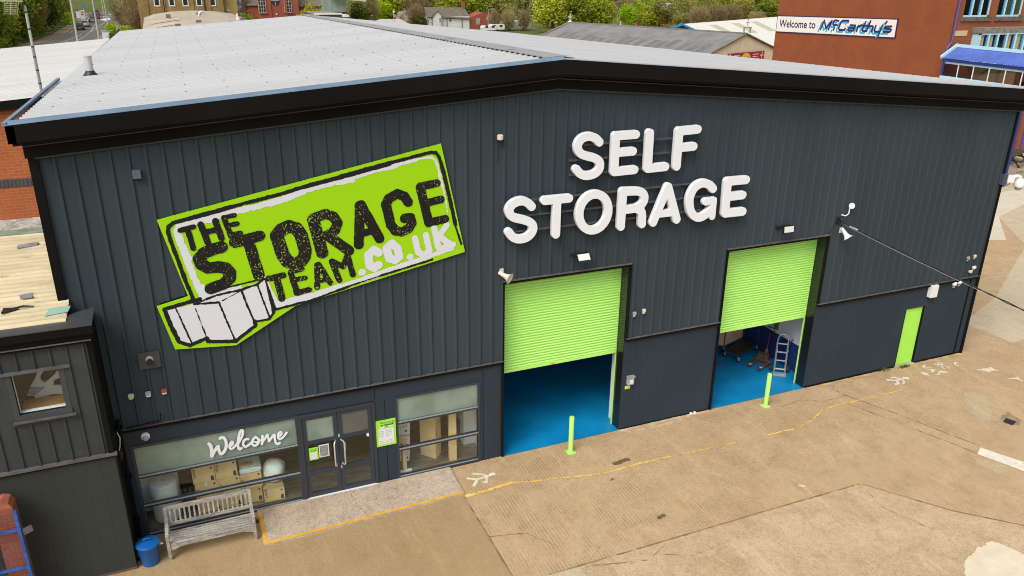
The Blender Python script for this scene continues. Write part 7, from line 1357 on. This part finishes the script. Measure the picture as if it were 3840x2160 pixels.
# ------------------------------------------------------------------ cars, lamps, signs along the road
CARB = {}
def car(name_c, col, x, y, rot, label, h=1.45, l=4.3, suv=False):
    m = M_('car_paint_' + name_c, col, .3, spec=.6) if 'car_paint_' + name_c not in bpy.data.materials else bpy.data.materials['car_paint_' + name_c]
    t = thing('parked_car', label, 'car', (0, 0, 0), 'cars on the distant road')
    s = l / 4.3; k = h / 1.45; w = .86
    body = [(-2.12, .32), (-2.15, .62), (-1.95, .82), (-.95, .92), (1.75, .94), (2.08, .86), (2.14, .55), (2.08, .30)]
    mb = MB(); pts = [(x_ * s, z * k) for x_, z in body]
    for sy in (1,): mb.prism([(a, -w, b) for a, b in pts], (0, 2 * w, 0))
    mb.build('body', m, t, bevel=.07)
    cab = [(-1.05, .90), (-.35, 1.38), (.2, 1.45), (1.1, 1.43), (1.9 if suv else 1.65, 1.0 if not suv else 1.2), (1.95 if suv else 1.8, .93)]
    MB().prism([(a * s, -.70, b * k) for a, b in cab], (0, 1.40, 0)).build('roof', m, t, bevel=.06)
    MB().prism([(-1.02 * s, -.62, .95 * k), (-.40 * s, -.60, 1.34 * k), (-.40 * s, .60, 1.34 * k), (-1.02 * s, .62, .95 * k)], (-.03, 0, .02)).build('windscreen', DGL, t)
    MB().prism([(1.86 * s, -.6, 1.0 * k), (1.50 * s if not suv else 1.8 * s, -.58, 1.36 * k), (1.50 * s if not suv else 1.8 * s, .58, 1.36 * k), (1.86 * s, .6, 1.0 * k)], (.03, 0, .02)).build('rear_window', DGL, t)
    for sy in (-1, 1): MB().box(-.75 * s, sy * .715 - .01, .98 * k, 1.45 * s, sy * .715 + .01, 1.32 * k).build('side_window', DGL, t)
    for wx in (-1.32, 1.32):
        for sy in (-1, 1):
            wv = MB().lathe([(.2, -.1), (.31, -.1), (.32, 0), (.31, .1), (.2, .1)], (wx * s, sy * .78, .32), 14, rotX(R(90))).build('wheel', RUBBER, t)
            MB().lathe([(.19, -.105), (.19, .105)], (wx * s, sy * .78, .32), 10, rotX(R(90))).build('rim', ALU, wv)
    for sy in (-.6, .6):
        MB().box(2.09 * s, sy - .18, .62 * k, 2.13 * s + .02, sy + .18, .80 * k).build('tail_light', REDP, t); MB().box(-2.13 * s - .02, sy - .2, .58 * k, -2.06 * s, sy + .2, .74 * k).build('headlight', WHITEP, t)
    MB().box(2.13 * s, -.26, .42 * k, 2.15 * s + .015, .26, .54 * k).build('number_plate', YEL2, t)
    t.location = (x, y, 0); t.rotation_euler = (0, 0, rot); return t
up = R(-88)
car('black', (.02, .019, .018), -15.3, 183.6, up, 'dark car nearest on the road left lane')
car('silver', (.50, .49, .47), -15.0, 194.5, up, 'silver white car right behind the nearest dark car')
car('blue', (.16, .18, .22), -14.4, 212.5, up, 'blue grey car in the middle of the row of cars')
car('maroon', (.16, .03, .03), -14.5, 227.0, up, 'maroon car in front of the far large one')
car('darksuv', (.04, .035, .035), -15.2, 243, up, 'tall dark car farthest in the row', h=1.75, suv=True)
car('grey', (.13, .14, .16), -6.0, 172, R(20), 'dark grey car half hidden by bare tree right of the road')
car('red', (.42, .05, .06), -20.5, 290, R(30), 'small red car at the road bend far away')
def lamp(x, y, h, label, top=True, r=.11):
    t = thing('lamp_post', label, 'lamp post', (x, y, 0), 'lamp posts along the road')
    MB().tube([(x, y, 0), (x, y, h * .5), (x, y, h)], [r, r * .8, r * .6], 8).build('pole', M_('lamp_grey', (.46, .46, .42), .5) if 'lamp_grey' not in bpy.data.materials else bpy.data.materials['lamp_grey'], t, smooth=True)
    if top: MB().bar((x, y, h), (x + 1.1, y, h + .12), .09).build('arm', GREYP, t); MB().box(x + .9, y - .12, h + .02, x + 1.7, y + .12, h + .16).build('lamp_head', GREYP, t)
lamp(-10.9, 118, 10, 'thick tall lamp post nearest the left roof', r=.17); lamp(-8.2, 120, 10, 'second tall lamp post over the road', r=.15); lamp(-8.7, 160, 8, 'thin lamp post at the right kerb'); lamp(-7.6, 176, 8, 'lamp post beside the bare tree right of road'); lamp(-14.2, 260, 7, 'distant pale post at the road bend'); lamp(45.2, 178, 2.6, 'short old lamp post before the brown trees', top=True); lamp(70.2, 163, 4.5, 'grey lamp post before the red outbuilding'); lamp(58.6, 163, 3.2, 'short post before the cottage gable', top=False)
bs = thing('road_sign', 'round blue road sign on a pole in the left verge', 'road sign', (-20.2, 184, 0))
MB().tube([(-20.2, 184, 0), (-20.2, 184, 2.6)], .06, 6).build('pole', GREYP, bs); MB().lathe([(.45, -.03), (.45, .03)], (-20.2, 183.9, 2.3), 16, rotX(R(90))).build('disc', M_('sign_blue', (.04, .20, .40), .5), bs)
b2_ = thing('road_sign', 'blue panel sign beside the left kerb near the boards', 'road sign', (-17.6, 236, 0)); MB().tube([(-17.6, 236, 0), (-17.6, 236, 3.4)], .06, 6).build('pole', GREYP, b2_); MB().box(-18.0, 235.9, 2.4, -17.1, 235.95, 3.3).build('panel', bpy.data.materials['sign_blue'], b2_)
for i, (x, y, w, h) in enumerate(((-17.0, 220, 1.1, 2.0), (-18.2, 224, 1.0, 1.6))):
    t = thing('board', ['white board with two red bars by the kerb', 'plain white board left of the red barred one'][i], 'board', (x, y, 0)); MB().box(x - w / 2, y, .4, x + w / 2, y + .06, .4 + h).build('panel', WHITEP, t); MB().box(x - w / 2 - .05, y, 0, x - w / 2, y + .06, .4 + h).box(x + w / 2, y, 0, x + w / 2 + .05, y + .06, .4 + h).build('leg', GREYP, t)
    if i == 0: [MB().box(x - .3, y - .02, z_, x + .3, y, z_ + .28).build('red_bar', REDP, t) for z_ in (1.3, 1.85)]
for i, x in enumerate((-17.9, -16.9)):
    t = thing('post', ['left one of two dark posts at the road bend', 'right one of two dark posts at the road bend'][i], 'post', (x, 275, 0), 'dark posts at the road bend'); MB().lathe([(.26, 0), (.28, .9), (.2, 1.1), (.05, 1.2)], (x, 275, 0), 10).build('post', BLACKP, t)
ub = thing('utility_box', 'white cabinet standing behind the left white roof edge', 'cabinet', (-9.6, 150, 0)); MB().box(-9.4, 150, 0, -7.7, 151, 1.7).build('case', WHITEP, ub); MB().box(-9.5, 149.9, 1.7, -7.6, 151.1, 1.82).build('lid', GREYP, ub)
wg = thing('white_gatehouse', 'pale building corner with sign at the road bend', 'building', (-9, 262, 0)); MB().box(-11.2, 262, 0, -9.4, 270, 6).build('wall', WR, wg); MB().box(-8.6, 258, 2.2, -4.5, 258.2, 4.4).box(-6.8, 258.2, 0, -6.5, 258.4, 2.2).build('sign_panel', WHITEP, wg); MB().box(-9.4, 262, 0, -4, 270, 3.2).build('brick_wing', DARK_BRICK, wg)
